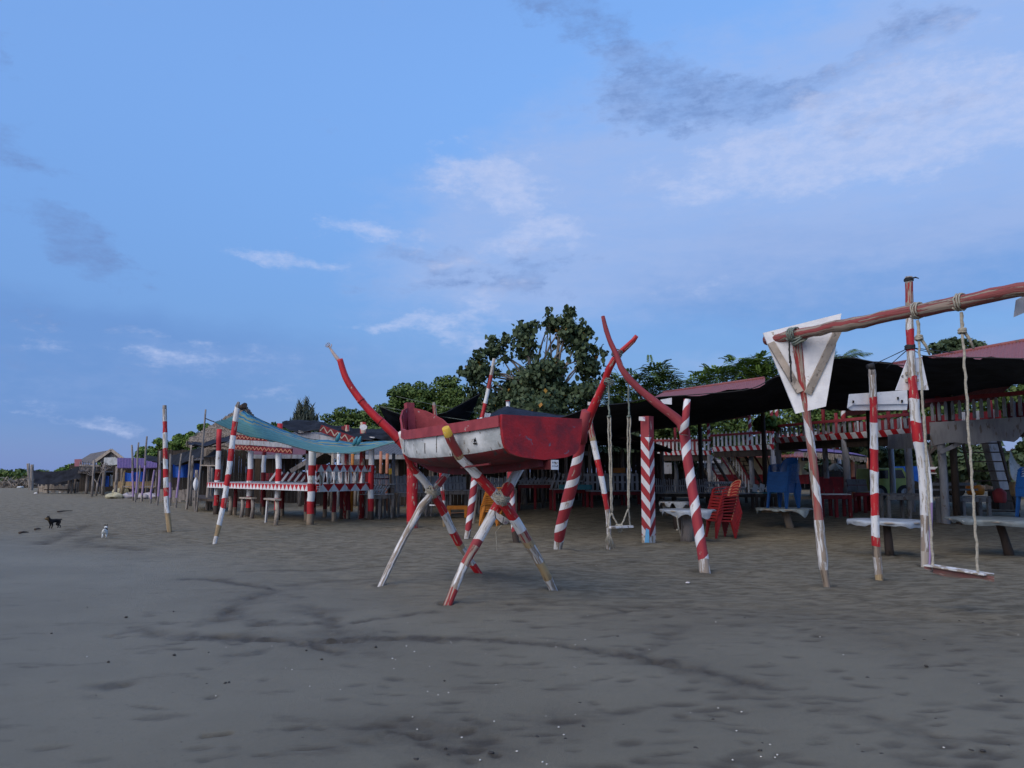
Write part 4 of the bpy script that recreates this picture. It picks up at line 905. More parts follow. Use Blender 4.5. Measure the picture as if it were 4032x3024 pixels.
def platform():
    A, B = gr(1216, 2067), gr(1450, 2048); Dn = gy(840, 29.5); B = gy(1450, 26.4); U, V = Dn - A, B - A
    A.z = B.z = 0; U.z = V.z = 0
    def L(u, v, z=0): return A + U * u + V * v + Vector((0, 0, z))
    t = thing('stilt_platform', 'red and white stilt platform painted with triangles under the striped cloth awning', 'pavilion', A)
    zd = 1.24
    for k in range(16): MB().beam(L(0, k / 15 * .98 + .01, zd - .02), L(1, k / 15 * .98 + .01, zd - .02), (V.length / 16) * .96, .035).build('deck_plank', M['grey_paint'], t)
    zigzag('front_skirt', t, L(-.005, -.02), L(1.0, -.02), 1.03, 1.22, 30, M['red'], M['white_clean'])
    zigzag('side_skirt', t, L(-.03, .04), L(-.03, 1.0), 1.0, 1.24, 5, M['red'], M['white'])
    zigzag('side_rail', t, L(-.034, .03), L(-.034, 1.06), 1.62, 1.84, 8, M['red'], M['white'])
    # cross emblem painted on the corner: one upright and two bars
    mb = MB(); c = L(-.034, .045) ; dv = V.normalized(); nn = Vector((dv.y, -dv.x, 0)) * (.03 if Vector((dv.y, -dv.x, 0)).dot(A) < 0 else -.03)
    for a, b in (((0, 1.0), (0, 1.25)), ((-.14, 1.10), (.14, 1.10)), ((-.14, 1.16), (.14, 1.16))):
        mb.beam(c + nn + dv * (a[0] + .1) + Vector((0, 0, a[1])), c + nn + dv * (b[0] + .1) + Vector((0, 0, b[1])), .012, .028, Vector((0, 0, 1)) if a[0] else dv)
    mb.build('painted_emblem', M['white_clean'], t)
    for k in range(7): MB().box(L(-.03, .12 + k * .125, 1.43), (.02, .16, .40), Matrix.Rotation(math.atan2(V.y, V.x) - math.pi / 2, 3, 'Z')).build('slat', M['white_worn'], t)
    nb = 9
    for k in range(14):
        u = .04 + k * .068; lean = .14 if k > 5 else 0
        MB().beam(L(u, 1.0, zd), L(u - lean * .35, 1.04, zd + .36), .13 if k < 6 else .09, .025, V).build('slat', M['white'], t)
    MB().beam(L(0, 1.06, zd + .18), L(1, 1.06, zd + .18), .03, .3).build('back_board', M['red_dark'], t)
    for k in range(8): MB().beam(L(.34 - .26 - k * .0001, .15 + k * .11, zd), L(.34 - .22, .2 + k * .11, zd + .42), .08, .02, U).build('slat', M['white'], t)
    def leg(u, v, bands, r, zt=None, nm='post'):
        p = L(u, v); ms = []; zz = []; keys = []
        zs = [(-.1, None)] + bands; pts = [p + Vector((0, 0, -.1))]; ml = []
        for (z0, _), (z1, k) in zip(zs, zs[1:]):
            if k not in keys: keys.append(k)
            for i in range(2): pts.append(p + Vector((random.uniform(-.012, .012), 0, z0 + (z1 - z0) * (i + 1) / 2))); ml.append(keys.index(k))
        MB().tube(pts, [r * random.uniform(.94, 1.05) for _ in pts], 12, mats=ml, jit=.04, seed=int(u * 90 + v * 7)).build(nm, [M[k] for k in keys], t)
    leg(-.01, 0, [(.34, 'wood'), (.72, 'red'), (1.02, 'white'), (1.26, 'red'), (1.5, 'white'), (1.82, 'red'), (2.55, 'white')], .11)
    leg(-.03, 1.02, [(.3, 'wood_dark'), (.72, 'red'), (1.02, 'white'), (1.85, 'red'), (2.8, 'white')], .10)
    for u, v in ((.34, .12), (.62, .12), (.97, .1)):
        leg(u, v, [(.35, 'wood_dark'), (.75, 'red'), (1.05, 'white'), (1.3, 'white'), (1.72, 'red'), (2.42, 'white'), (3.25, 'red')], .098)
    for u, v in ((.15, .9), (.97, .95), (.5, .95)): leg(u, v, [(.35, 'wood_dark'), (1.6, 'red_dark'), (2.3, 'white'), (3.2, 'red_dark')], .085)
    for u, v in ((.2, .35), (.5, .5), (.75, .6), (.85, .25), (.06, .55), (.12, .95), (.3, .9), (.45, 1.0)): leg(u, v, [(.3, 'wood'), (1.15, 'red_dark')], .075, nm='leg')
    # eave boards with painted zigzag
    a, b = at(905, 1738, 28.3), at(1150, 1754, 25.0)
    MB().beam(a, b, .04, .16).build('eave_board', M['grey_paint'], t)  # white eave board coloured grey for the shade under the awning
    for dz, nm in ((.17, 'zigzag_board'), (-.19, 'zigzag_board')):
        MB().beam(a + Vector((0, .04, dz)), b + Vector((0, .04, dz)), .04, .17).build(nm, M['red_dark'], t); zigline('zigzag_paint', t, a + Vector((0, .02, 0)), b + Vector((0, .02, 0)), dz, .05, 16, M['pink_wall'])
    a, b = at(1262, 1686, 26), at(1402, 1738, 25.6)
    MB().beam(a, b, .05, .24).build('gable_board', M['red_dark'], t); zigline('zigzag_paint', t, a, b, 0, .085, 5, M['wood_pale'])
    a, b = at(1170, 1700, 26.1), at(1400, 1742, 25.7); MB().beam(a + Vector((0, .1, -.08)), b + Vector((0, .1, -.1)), .04, .26).build('eave_board', M['grey_paint'], t)
    roof_plane('roof_sheet', t, at(890, 1742, 28.5), at(1410, 1742, 25.4), at(1400, 1700, 30), at(980, 1705, 31), M['roof_grey'], corr=.015)
platform()
t = thing('awning', 'teal, blue and yellow striped cloth awning slung over the triangle painted platform', 'awning', gy(1200, 21))
mb, a_, b_ = sheet_mb([(845, 1662, 19.6), (905, 1690, 19.8), (985, 1716, 20.2), (1100, 1742, 21), (1235, 1778, 21.6), (1330, 1786, 22), (1430, 1776, 22.4), (1548, 1742, 23)],
                      [(962, 1617, 17.6), (1000, 1640, 20.5), (1060, 1668, 22), (1180, 1718, 23.2), (1260, 1733, 23.8), (1330, 1738, 24), (1440, 1742, 24), (1556, 1738, 23.4)], 60, 16, sag=.03, rip=.03, seed=4)
mb.build('cloth', M['tarp'], t); h = MB(); h.tube(a_, .012, 5); h.tube(b_, .012, 5); h.build('hem', M['rope_green'], t)
rope_between('guy_rope', t, a_[0], at(810, 1648, 20.3), .012, 'rope_dark'); rope_between('guy_rope', t, b_[0], at(938, 1604, 17.3), .012, 'rope_dark')
for px, py in ((1333, 1722), (1400, 1738), (1415, 1736)):
    p = at(px, py, 23.6); MB().tube([p + Vector((-.06, 0, -.12)), p + Vector((0, -.03, 0)), p + Vector((.05, 0, .14))], [.05, .06, .02], 7, jit=.3).build('knot', M['teal'], t)
sheet('shade_net', 'torn black net heaped on the platform roof, behind the striped cloth', 'net', [(1108, 1690, 26.5), (1190, 1700, 26), (1260, 1690, 26), (1320, 1705, 26), (1400, 1725, 26), (1545, 1745, 25)], [(1112, 1664, 29), (1180, 1660, 29), (1260, 1664, 29), (1330, 1680, 29), (1420, 1690, 29), (1560, 1690, 29)], 'net', sag=-.06, rip=.08, seed=8)
sheet('shade_net', 'dark green black net sagging between the striped cloth and the boat', 'net', [(1330, 1738, 26), (1440, 1752, 25.5), (1560, 1745, 25)], [(1330, 1700, 29), (1450, 1705, 28), (1640, 1690, 27)], 'net', sag=.1, seed=9)
p = gy(1370, 27); t = thing('post', 'post with a white sign and red cap among the torn nets', 'post', p)
MB().tube([p, Vector((p.x, p.y, 3.25))], [.09, .09], 8, jit=.06).build('stake', M['red_worn'], t); c = at(1434, 1683, 26.8)
p2 = gy(1434, 27); MB().tube([p2, p2 + Vector((0, 0, 3.35))], [.1, .1], 8, jit=.1).build('upright', M['red_worn'], t)
MB().poly([c + Vector((.12 * math.cos(a) * 1.1, -.16, .1 * math.sin(a))) for a in [2 * math.pi * i / 14 for i in range(14)]], (0, 1, 0), .03).build('sign_plate', M['white_clean'], t)
for k, (x0, x1, x2, yt, yb0, yb1, m2, lab) in enumerate([(1116, 1128, 1180, 1965, 2026, 2046, 'wood_grey', 'log stool with two grey legs under the painted platform edge'), (1056, 1085, 1185, 1968, 2058, 2070, 'white', 'log stool with one flat white leg and one crooked leg')]):
    pass
def stool(lab, la, lb, ma, mb_, top_y, w=.12):
    a, b = gr(*la), gr(*lb); c = (a + b) / 2; t = thing('log_stool', lab, 'bench', c); zt = CAMZ - (top_y - 1860) / F * c.y
    ta, tb = at(la[0] + 8, top_y + 4, a.y), at(lb[0] + 6, top_y, b.y); ta.z = tb.z = zt
    MB().beam(ta - (tb - ta) * .12 + Vector((0, 0, .02)), tb + (tb - ta) * .12 + Vector((0, 0, .03)), .2, .05).build('seat', M['wood_pale'], t)
    for g, tp, m in ((a, ta, ma), (b, tb, mb_)):
        if m == 'white': MB().beam(g - Vector((0, 0, .05)), tp, .16, .035, (1, 0, 0)).build('leg', M['white'], t)
        else: MB().tube([g - Vector((0, 0, .06)), g.lerp(tp, .5) + Vector((.03, 0, 0)), tp], [w * .62, w * .5, w * .52], 9, jit=.12).build('leg', M[m], t)
stool('log stool with two stubby grey legs beside the spiral footed post', (948, 2039), (990, 2044), 'wood_grey', 'wood_grey', 1962)
stool('log stool with one flat white leg and one crooked pale leg', (1046, 2058), (1085, 2066), 'white', 'wood_pale', 1967)
b = gr(905, 2028); single(MB().tube([b - Vector((0, 0, .05)), b + Vector((.03, 0, .5)), at(907, 1954, b.y)], [.085, .075, .07], 9, jit=.08), 'stump_post', M['wood_pale'], 'short bare stump post near the leaning banded pole', 'post', b)
# ------------------------------------------------------------------ benches, back fences and huts under the nets
def bench(label, pl, pr, yseat, ytop, ns, m, lean=.0, slatw=.6, legm='red_dark', back=None, rail=None, tilt=0.0, depth=.55, seatm=None, ytop_r=None, nleg=2, name='bench'):
    """pl, pr = (px, Y) of the front ends; seat and back heights from pixels"""
    a, b = gy(*pl), gy(*pr); t = thing(name, label, 'bench', (a + b) / 2); d = V2(b - a).normalized(); n = Vector((-d.y, d.x, 0))
    if n.y < 0: n = -n
    zs = CAMZ - (yseat - 1860) / F * (a.y + b.y) * .5; zt = CAMZ - (ytop - 1860) / F * ((a.y + b.y) * .5 + depth)
    P = lambda s, o, z: Vector((a.x + (b.x - a.x) * s, a.y + (b.y - a.y) * s, 0)) + n * o + Vector((0, 0, z))
    for k in range(4): MB().beam(P(0, depth * (k + .5) / 4, zs), P(1, depth * (k + .5) / 4, zs), depth / 4 - .02, .03).build('seat_plank', M[seatm or m], t)
    MB().beam(P(0, .0, zs - .09), P(1, .0, zs - .09), .03, .12).build('apron', M[legm if legm != 'wood' else 'wood_grey'], t)
    for k in range(nleg + 1):
        for o in (.05, depth - .05): MB().beam(P(.03 + .94 * k / nleg, o, min(a.z, b.z) - .1), P(.03 + .94 * k / nleg, o, zs - .04), .09, .09, (0, 1, 0)).build('leg', M[legm], t)
    L = (b - a).length; r = random.Random(ns)
    for k in range(ns):
        s = (k + .5) / ns; h = r.uniform(-.03, .03)
        MB().beam(P(s, depth, zs + .02), P(s + tilt / L, depth + .12, zt + h), L / ns * slatw, .022, n).build('slat', M[m], t)
    if rail: MB().beam(P(0, depth + .13, zt - .03), P(1, depth + .13, zt - .03), .04, .09).build('top_rail', M[rail], t)
    MB().beam(P(0, depth + .06, (zs + zt) / 2), P(1, depth + .06, (zs + zt) / 2), .03, .06).build('back_rail', M[rail or m], t)
    return t
bench('bench with a dark red top rail and thin white pickets beside the triangle platform', (1460, 28), (1562, 28.5), 1906, 1866, 15, 'white', rail='red_dark', legm='wood_grey', slatw=.62)
bench('low bench of slanting white slats and plastic covered seat, beside the triangle platform', (1455, 26.6), (1560, 27.4), 1945, 1912, 10, 'white', tilt=.32, legm='wood_grey', seatm='plastic_sheet', slatw=.4)
bench('grey plank back bench behind the thick red trunk', (1575, 28), (1690, 28.5), 1938, 1872, 9, 'grey_paint', legm='wood_grey', slatw=.85)
bench('grey bench with close set planks between the red trunk and the spiral post', (1700, 28.5), (1855, 29), 1930, 1875, 11, 'grey_paint', legm='wood_grey', slatw=.86)
bench('grey bench with uneven leaning planks behind the crossed poles', (1900, 29), (2035, 29.5), 1925, 1880, 8, 'grey_paint', legm='wood_grey', slatw=.7, tilt=.05)
bench('long bench of short tilted grey slats on thin red legs, beneath the boat stern', (2040, 30), (2172, 30), 1906, 1880, 9, 'grey_paint', tilt=.16, legm='red_dark', slatw=.62)
bench('bench of tall tilted grey slats with a green cushion, behind the red log swing', (2178, 28.6), (2316, 29), 1925, 1864, 8, 'grey_paint', tilt=.22, legm='red_dark', slatw=.42)
c = gy(2262, 28.9); c.z = CAMZ - (1917 - 1860) / F * 28.9; single(MB().grid([[c + Vector((.62 * math.sin(a) * abs(math.sin(a)) ** -.4 if abs(math.sin(a)) > .02 else 0, .2 * math.cos(a), .09 * math.sin(ph))) * 1.0 for ph in (-1.4, 0, 1.4)] for a in [2 * math.pi * i / 20 for i in range(21)]]).box(c, (1.1, .34, .13)), 'cushion', M['teal'], 'flat green cushion lying on the tilted slat bench', 'cushion', c)
bench('long bench of upright grey slats and a pale top rail, around the swing ropes', (2320, 28.4), (2535, 29), 1932, 1866, 11, 'grey_paint', tilt=.06, legm='red_dark', rail='grey_paint', slatw=.52, nleg=3)
bench('white balustrade bench of thin close pickets right of the chevron post', (2575, 30), (2790, 30), 1940, 1886, 25, 'grey_paint', legm='wood_dark', rail=None, slatw=.5, nleg=3)
bench('bench with a broad white top board and thin pickets behind the red chairs', (2797, 30), (2955, 30.5), 1942, 1897, 18, 'grey_paint', legm='wood_dark', rail='white', slatw=.45)
bench('bench with two broad tilted white slats and a teal seat, next to the blue chairs', (2962, 27), (3040, 27), 1940, 1906, 3, 'white', tilt=.1, legm='wood_dark', seatm='teal', slatw=.75)
bench('dark red bench with white stripes behind the peeling swing post', (3215, 24.5), (3330, 24.5), 1945, 1885, 3, 'red_dark', legm='red_dark', slatw=.9, rail='red_dark', seatm='white')
bench('white panelled bench with a red rail between grey post and banded pole', (3345, 26), (3425, 26), 1935, 1890, 2, 'grey_shaded', legm='red_dark', slatw=.95, rail='red_dark')
bench('long low grey bench in the dark below the balcony, near the banded pole', (3470, 24), (3640, 24), 1948, 1944, 0, 'grey_shaded', legm='grey_shaded')
bench('long grey bench running past the slender post below the tall balcony', (3660, 23), (3870, 23), 1955, 1902, 0, 'grey_shaded', legm='grey_shaded', rail='grey_shaded', nleg=2)
# shed row behind the benches
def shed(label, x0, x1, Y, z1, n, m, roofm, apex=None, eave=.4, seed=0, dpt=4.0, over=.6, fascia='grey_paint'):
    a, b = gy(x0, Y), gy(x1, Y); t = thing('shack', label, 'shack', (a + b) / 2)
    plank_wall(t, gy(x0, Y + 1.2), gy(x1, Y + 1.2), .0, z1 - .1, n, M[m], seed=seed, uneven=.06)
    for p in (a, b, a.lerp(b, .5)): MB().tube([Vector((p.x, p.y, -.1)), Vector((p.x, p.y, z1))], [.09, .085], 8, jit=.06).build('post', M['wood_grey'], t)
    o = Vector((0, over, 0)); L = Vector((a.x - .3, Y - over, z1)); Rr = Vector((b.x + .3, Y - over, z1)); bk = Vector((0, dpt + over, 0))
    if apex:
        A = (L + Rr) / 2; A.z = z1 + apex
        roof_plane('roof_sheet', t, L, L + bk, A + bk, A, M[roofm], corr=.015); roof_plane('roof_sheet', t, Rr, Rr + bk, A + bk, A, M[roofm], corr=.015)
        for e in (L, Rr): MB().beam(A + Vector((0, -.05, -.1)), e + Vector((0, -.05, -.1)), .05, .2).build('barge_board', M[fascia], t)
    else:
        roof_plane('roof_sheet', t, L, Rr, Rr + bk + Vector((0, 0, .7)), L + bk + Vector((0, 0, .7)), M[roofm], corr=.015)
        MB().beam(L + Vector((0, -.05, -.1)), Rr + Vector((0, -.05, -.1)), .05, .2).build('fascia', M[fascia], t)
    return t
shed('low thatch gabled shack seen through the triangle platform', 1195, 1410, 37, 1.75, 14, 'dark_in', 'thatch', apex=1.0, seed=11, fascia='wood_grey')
shed('dark plank shack behind the triangle painted platform', 1010, 1190, 40, 2.5, 12, 'wood_dark', 'roof_red', seed=12)  # wall coloured dark to carry the shade below the awning
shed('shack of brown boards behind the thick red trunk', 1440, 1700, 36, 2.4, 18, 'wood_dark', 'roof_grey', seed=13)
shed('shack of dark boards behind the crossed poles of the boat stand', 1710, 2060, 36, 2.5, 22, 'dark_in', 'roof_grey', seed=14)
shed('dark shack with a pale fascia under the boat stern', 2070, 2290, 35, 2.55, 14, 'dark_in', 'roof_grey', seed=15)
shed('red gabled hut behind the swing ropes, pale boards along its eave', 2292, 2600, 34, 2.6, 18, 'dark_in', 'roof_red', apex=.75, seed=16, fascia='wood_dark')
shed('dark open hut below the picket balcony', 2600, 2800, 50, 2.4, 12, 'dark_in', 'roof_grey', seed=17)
for k, (px, Y, zt, m, lab) in enumerate([(1340, 34, 2.7, 'white', 'white post behind the triangle platform rail'), (1505, 33, 2.5, 'pink_wall', 'salmon painted post beside the thin picket bench'), (1530, 33, 2.4, 'pink_wall', 'second salmon post, nearer the thick red trunk'), (1318, 33, 2.6, 'wood_pale', 'thin pale pole behind the triangle platform'),
     (1395, 32, 2.6, 'orange', 'orange painted post behind the triangle platform'), (2225, 30.2, 3.1, 'wood_grey', 'thin dark upright among the tilted slat benches'), (2180, 30.3, 3.0, 'wood_grey', 'pair forming dark upright beside the green cushion bench'), (2135, 31, 2.9, 'wood_grey', 'dark upright below the boat stern'), (2318, 29.8, 2.9, 'wood_grey', 'upright between the green cushion bench and the long bench'), (1555, 28.6, 2.3, 'grey_paint', 'pale grey post at the end of the thin picket bench')]):
    b = gy(px, Y); single(MB().tube([b - Vector((0, 0, .1)), b + Vector((.01, 0, .5 * zt)), Vector((b.x, b.y, zt))], [.075, .07, .065], 8, jit=.08, seed=k), 'post', M[m], lab, 'post', b)
for nm, x0, x1, y0, y1, Y, m, lab in [('panel', 1262, 1300, 1838, 1885, 35.6, 'pink_wall', 'salmon board leaning inside the shack behind the platform'), ('crate', 1528, 1548, 1845, 1868, 33.4, 'yellow', 'yellow crate on the ledge by the salmon posts'), ('cloth', 2410, 2462, 1842, 1862, 31.5, 'orange', 'orange cloth hanging behind the long bench'), ('board', 2580, 2645, 1822, 1866, 40, 'grey_paint', 'pale grey board in the dark hut below the balcony')]:
    a = at(x0, y0, Y); b = at(x1, y1, Y); single(MB().box((a + b) / 2, (b.x - a.x, .06 if nm != 'crate' else .3, a.z - b.z)), nm, M[m], lab, nm, (a + b) / 2)
# ------------------------------------------------------------------ shade nets
sheet('shade_net', 'black net slung like a hammock behind the boat bow', 'net', [(1492, 1598, 25), (1560, 1626, 24.5), (1640, 1640, 24.5), (1740, 1628, 24.5), (1800, 1600, 25), (1892, 1550, 25.5)], [(1545, 1705, 28), (1600, 1722, 28), (1680, 1724, 28), (1760, 1705, 28), (1800, 1690, 28), (1840, 1660, 28)], 'net', sag=.05, seed=11)
sheet('shade_net', 'faded navy net peaked over a post topped by a white can', 'net', [(1860, 1690, 23), (1935, 1700, 22.4), (2000, 1704, 22), (2100, 1690, 22), (2300, 1665, 22)], [(1880, 1655, 27), (1940, 1625, 27), (2000, 1603, 26.5), (2110, 1622, 27), (2330, 1650, 28)], 'net_blue', sag=-.02, seed=12)
sheet('shade_net', 'widest black net, stretched from behind the boat stern to the white signboard', 'net', [(1985, 1704, 17.5), (2110, 1668, 18), (2230, 1638, 18.2), (2340, 1600, 18.5), (2460, 1588, 19), (2560, 1567, 19), (2760, 1552, 19), (2950, 1532, 18.6), (3060, 1482, 18), (3180, 1455, 17.5), (3300, 1405, 17), (3440, 1425, 16.6), (3560, 1440, 16.2)],
      [(2000, 1722, 26), (2130, 1722, 27), (2250, 1735, 29.5), (2350, 1740, 32), (2450, 1712, 35), (2560, 1690, 36), (2760, 1668, 36), (2960, 1632, 34), (3060, 1612, 32.5), (3180, 1604, 30.5), (3300, 1616, 28.5), (3440, 1606, 26.5), (3560, 1572, 25)], 'net', sag=.12, rip=.05, seed=13, nu=64)  # far edge run further back, unseen, to deepen the shade beneath
sheet('shade_net', 'black net under the long red roof beyond the triangular sign', 'net', [(3632, 1400, 15), (3720, 1408, 14.6), (3860, 1408, 14.2), (4060, 1412, 13.6), (4250, 1400, 13.2)], [(3620, 1575, 24), (3740, 1562, 23.5), (3880, 1530, 23), (4050, 1512, 22), (4250, 1480, 21.5)], 'net', sag=.06, seed=14)  # rear part lengthened out of sight for more shade under the balcony
b = gy(2000, 26.6); t = thing('net_post', 'post carrying an upturned white can at the peak of the faded navy net', 'post', b)
tp = at(2000, 1604, 26.6); MB().tube([b, tp], [.05, .05], 7).build('stake', M['wood_grey'], t); MB().tube([tp, tp + Vector((0, 0, .04)), tp + Vector((0, 0, .05)), tp + Vector((0, 0, .19)), tp + Vector((0, 0, .2))], [.07, .075, .06, .075, .085], 14).build('can', M['white_clean'], t)
MB().tube([tp + Vector((0, 0, .2)), tp + Vector((0, 0, .235))], [.09, .085], 14).build('lid', M['red_dark'], t)
sheet('shade_net', 'black net added low over the benches behind the boat to darken them', 'net', [(1560, 1735, 26.5), (1900, 1738, 26.5), (2250, 1740, 27), (2540, 1738, 27)], [(1560, 1738, 35), (1900, 1742, 35), (2250, 1748, 35), (2560, 1748, 33)], 'net', sag=.05, seed=15)  # edge-on net, added to keep light off the benches
sheet('shade_net', 'small black net pinned over the front of the red gabled hut', 'net', [(2276, 1758, 32.5), (2390, 1716, 32.4), (2480, 1738, 32.5), (2640, 1772, 32.7)], [(2280, 1774, 32), (2390, 1752, 31.8), (2480, 1768, 32), (2640, 1780, 32.2)], 'net', sag=.02, seed=16)
sheet('shade_net', 'faded navy net sloping over the hut roof below the picket balcony', 'net', [(2060, 1712, 30), (2180, 1728, 30), (2310, 1742, 30)], [(2060, 1735, 33), (2180, 1745, 33), (2310, 1752, 33)], 'net_blue', sag=.02, seed=17)
# nylon lines
for k, (p, q, lab) in enumerate([((1500, 1600, 25), (2290, 1700, 24), 'thin green line running above the nets behind the boat'), ((1560, 1560, 26), (2290, 1690, 27), 'second thin line from the tall white topped pole to the nets')]):
    a, b = at(*p), at(*q); t = thing('cord', lab, 'cord', a); rope_between('strand', t, a, b, .006, 'rope_green', sag=.1, n=14, twist=False)

# ------------------------------------------------------------------ two storey balconies with red roofs
def balcony(label, p, q, zd, n, depth, stripes, px_posts, rail=.95, slope=.0, kind='picket', tall=True, postm='grey_paint', uppm='red_spiral2', upz=4.6, base_r=.12):
    a, b = gy(*p), gy(*q); a.z = b.z = 0; t = thing('balcony_pavilion', label, 'pavilion', (a + b) / 2); d = (b - a).normalized(); nn = Vector((-d.y, d.x, 0))
    if nn.dot(a) < 0: nn = -nn
    L = (b - a).length
    P = lambda s, o, z: a + d * (L * s) + nn * o + Vector((0, 0, z))
    for k in range(8): MB().beam(P(0, depth * (k + .5) / 8, zd - .08), P(1, depth * (k + .5) / 8, zd - .08), depth / 8 - .015, .05).build('deck_plank', M['wood_dark'], t)
    MB().beam(P(0, .12, zd - .28), P(1, .12, zd - .28), .1, .3).build('deck_beam', M['wood_dark'], t)
    if kind == 'picket':
        # striped fascia: slanting blocks of paint
        mb = MB(); mb.beam(P(0, 0, zd), P(1, 0, zd), .03, .24)
        for k in range(stripes):
            s0, s1, sl = k / stripes, (k + .52) / stripes, .3 / stripes; bb = len(mb.v)
            mb.v += [P(s0 + sl, -.019, zd - .118), P(s1 + sl, -.019, zd - .118), P(s1, -.019, zd + .118), P(s0, -.019, zd + .118)]; mb.face((bb, bb + 1, bb + 2, bb + 3), 1)
        mb.build('fascia', [M['red'], M['white_clean']], t)
    else:
        # broad cut-out grey fascia
        mb = MB(); pts = []
        for i in range(41):
            s = i / 40; zz = zd - .62 + (.10 * abs(math.sin(s * 9.5)) if s < .62 else .1 + .55 * max(0, math.sin((s - .62) / .38 * math.pi * 1.0)))
            pts.append((s, zz))
        for (s0, z0), (s1, z1) in zip(pts, pts[1:]):
            bb = len(mb.v); mb.v += [P(s0, -.03, z0), P(s1, -.03, z1), P(s1, -.03, zd + .1), P(s0, -.03, zd + .1), P(s0, .0, z0), P(s1, .0, z1), P(s1, .0, zd + .1), P(s0, .0, zd + .1)]
            for f in ((0, 1, 2, 3), (7, 6, 5, 4), (0, 4, 5, 1), (3, 2, 6, 7)): mb.face([bb + i for i in f])
        mb.build('fascia', M['grey_paint'], t)
    for k in range(n):
        s = (k + .5) / n; w = L / n * .44; z0, z1 = zd + .14, zd + rail + (.12 if tall else -.07)
        c0, c1 = P(s, -.02, z0), P(s, -.02, z1); mb = MB()
        mb.poly([c0 - d * w / 2, c0 + d * w / 2, c1 + d * w / 2 - Vector((0, 0, .1)), c1, c1 - d * w / 2 - Vector((0, 0, .1))], nn, .02); mb.build('picket', M['white' if tall else 'grey_paint'], t)
    MB().beam(P(-.01, -.06, zd + rail - .04), P(1.01, -.06, zd + rail - .04), .06, .11).build('top_rail', M['red_dull'], t)
    MB().beam(P(0, depth, zd + .5), P(1, depth, zd + .5), .03, .7).build('back_rail', M['red_dark'], t)
    for k in range(max(3, n // 2)): MB().beam(P((k + .5) / max(3, n // 2), depth - .04, zd), P((k + .5) / max(3, n // 2), depth - .04, zd + .9), L / n * .5, .02, nn).build('rear_picket', M['grey_paint'], t)
    for k, (s, o) in enumerate(px_posts):
        r = base_r * random.uniform(.9, 1.1); c = P(s, o, 0); g = zgs(c.x, c.y)
        MB().tube([Vector((c.x, c.y, g - .15)), c + Vector((.02, 0, 1.4)), c + Vector((0, 0, zd - .1))], [r * 1.08, r, r], 10, jit=.05, seed=k).build('post', M[postm], t)
        MB().tube([c + Vector((0, .05, zd - .05)), c + Vector((.02, .05, zd + 1)), c + Vector((0, .05, upz))], [r * .72, r * .7, r * .65], 10, jit=.03, seed=k).build('upper_post', M[uppm if o < 1 else 'red_dark'], t)
    return t, P
balcony('picket balcony with red and white striped edge nearest the chevron post', (2560, 42.4), (2790, 42), 2.66, 15, 4.5, 12, [(.98, .1), (.02, .1), (.5, 3.5), (.98, 4.4)], rail=.72)
balcony('middle picket balcony between the grey post and the blue chairs', (2798, 41), (3036, 37), 2.82, 14, 4.5, 9, [(.97, .1), (.03, 4), (.97, 4.4), (.5, .6)], rail=.76)
balcony('picket balcony with slanted stripes behind the peeling swing post', (3042, 33.4), (3570, 26.4), 2.98, 25, 4.2, 13, [(.01, .1), (.26, 1.0), (.56, .1), (.97, .1), (.97, 4), (.3, 4.1)], tall=False, rail=.64)
balcony('tall balcony with a broad cut out grey board above the seat swing', (3652, 22.9), (4230, 19.5), 2.98, 19, 4.2, 0, [(.06, .1), (.30, 4.0), (.62, 1.2), (.98, .1)], kind='grey', uppm='red_dark', rail=.78, tall=False)
def red_roof(label, ridge, eaves, back, side=None):
    t = thing('metal_roof', label, 'roof', gy(ridge[0][0], ridge[0][2]))
    r0, r1 = at(*ridge[0]), at(*ridge[1]); e0, e1 = at(*eaves[0]), at(*eaves[1]); dd = Vector((.6, 4.5, -1.5))
    roof_plane('roof_sheet', t, e0, e1, r1, r0, M['roof_red'], corr=.012, n=60); roof_plane('roof_sheet', t, r0 + dd, r1 + dd, r1 - Vector((0, 0, .003)), r0 - Vector((0, 0, .003)), M['roof_red'], corr=.012, n=60)
    if side:
        s = at(*side); mb = MB(); mb.v += [r0, e0, s, r0 + dd]; mb.face((0, 1, 2)); mb.face((0, 2, 3)); mb.build('hip_sheet', M['roof_red'], t)
    MB().tube([r0, r1], [.07, .07], 6).build('ridge_cap', M['roof_red'], t)
    for e in (e0, e1, e0.lerp(e1, .5)):
        MB().tube([Vector((e.x, e.y + .3, zgs(e.x, e.y) - .1)), e + Vector((0, .3, -.05))], [.11, .09], 8).build('support_post', M['wood_dark'], t)
red_roof('red metal roof behind the chevron post and the black net', [(2612, 1545, 41), (3010, 1488, 36)], [(2545, 1580, 38.2), (3010, 1560, 32.5)], 4, (2548, 1592, 44))
red_roof('long red metal roof beyond the seat swing', [(3440, 1447, 29), (4200, 1312, 22.5)], [(3430, 1500, 26), (4200, 1420, 19)], 4)
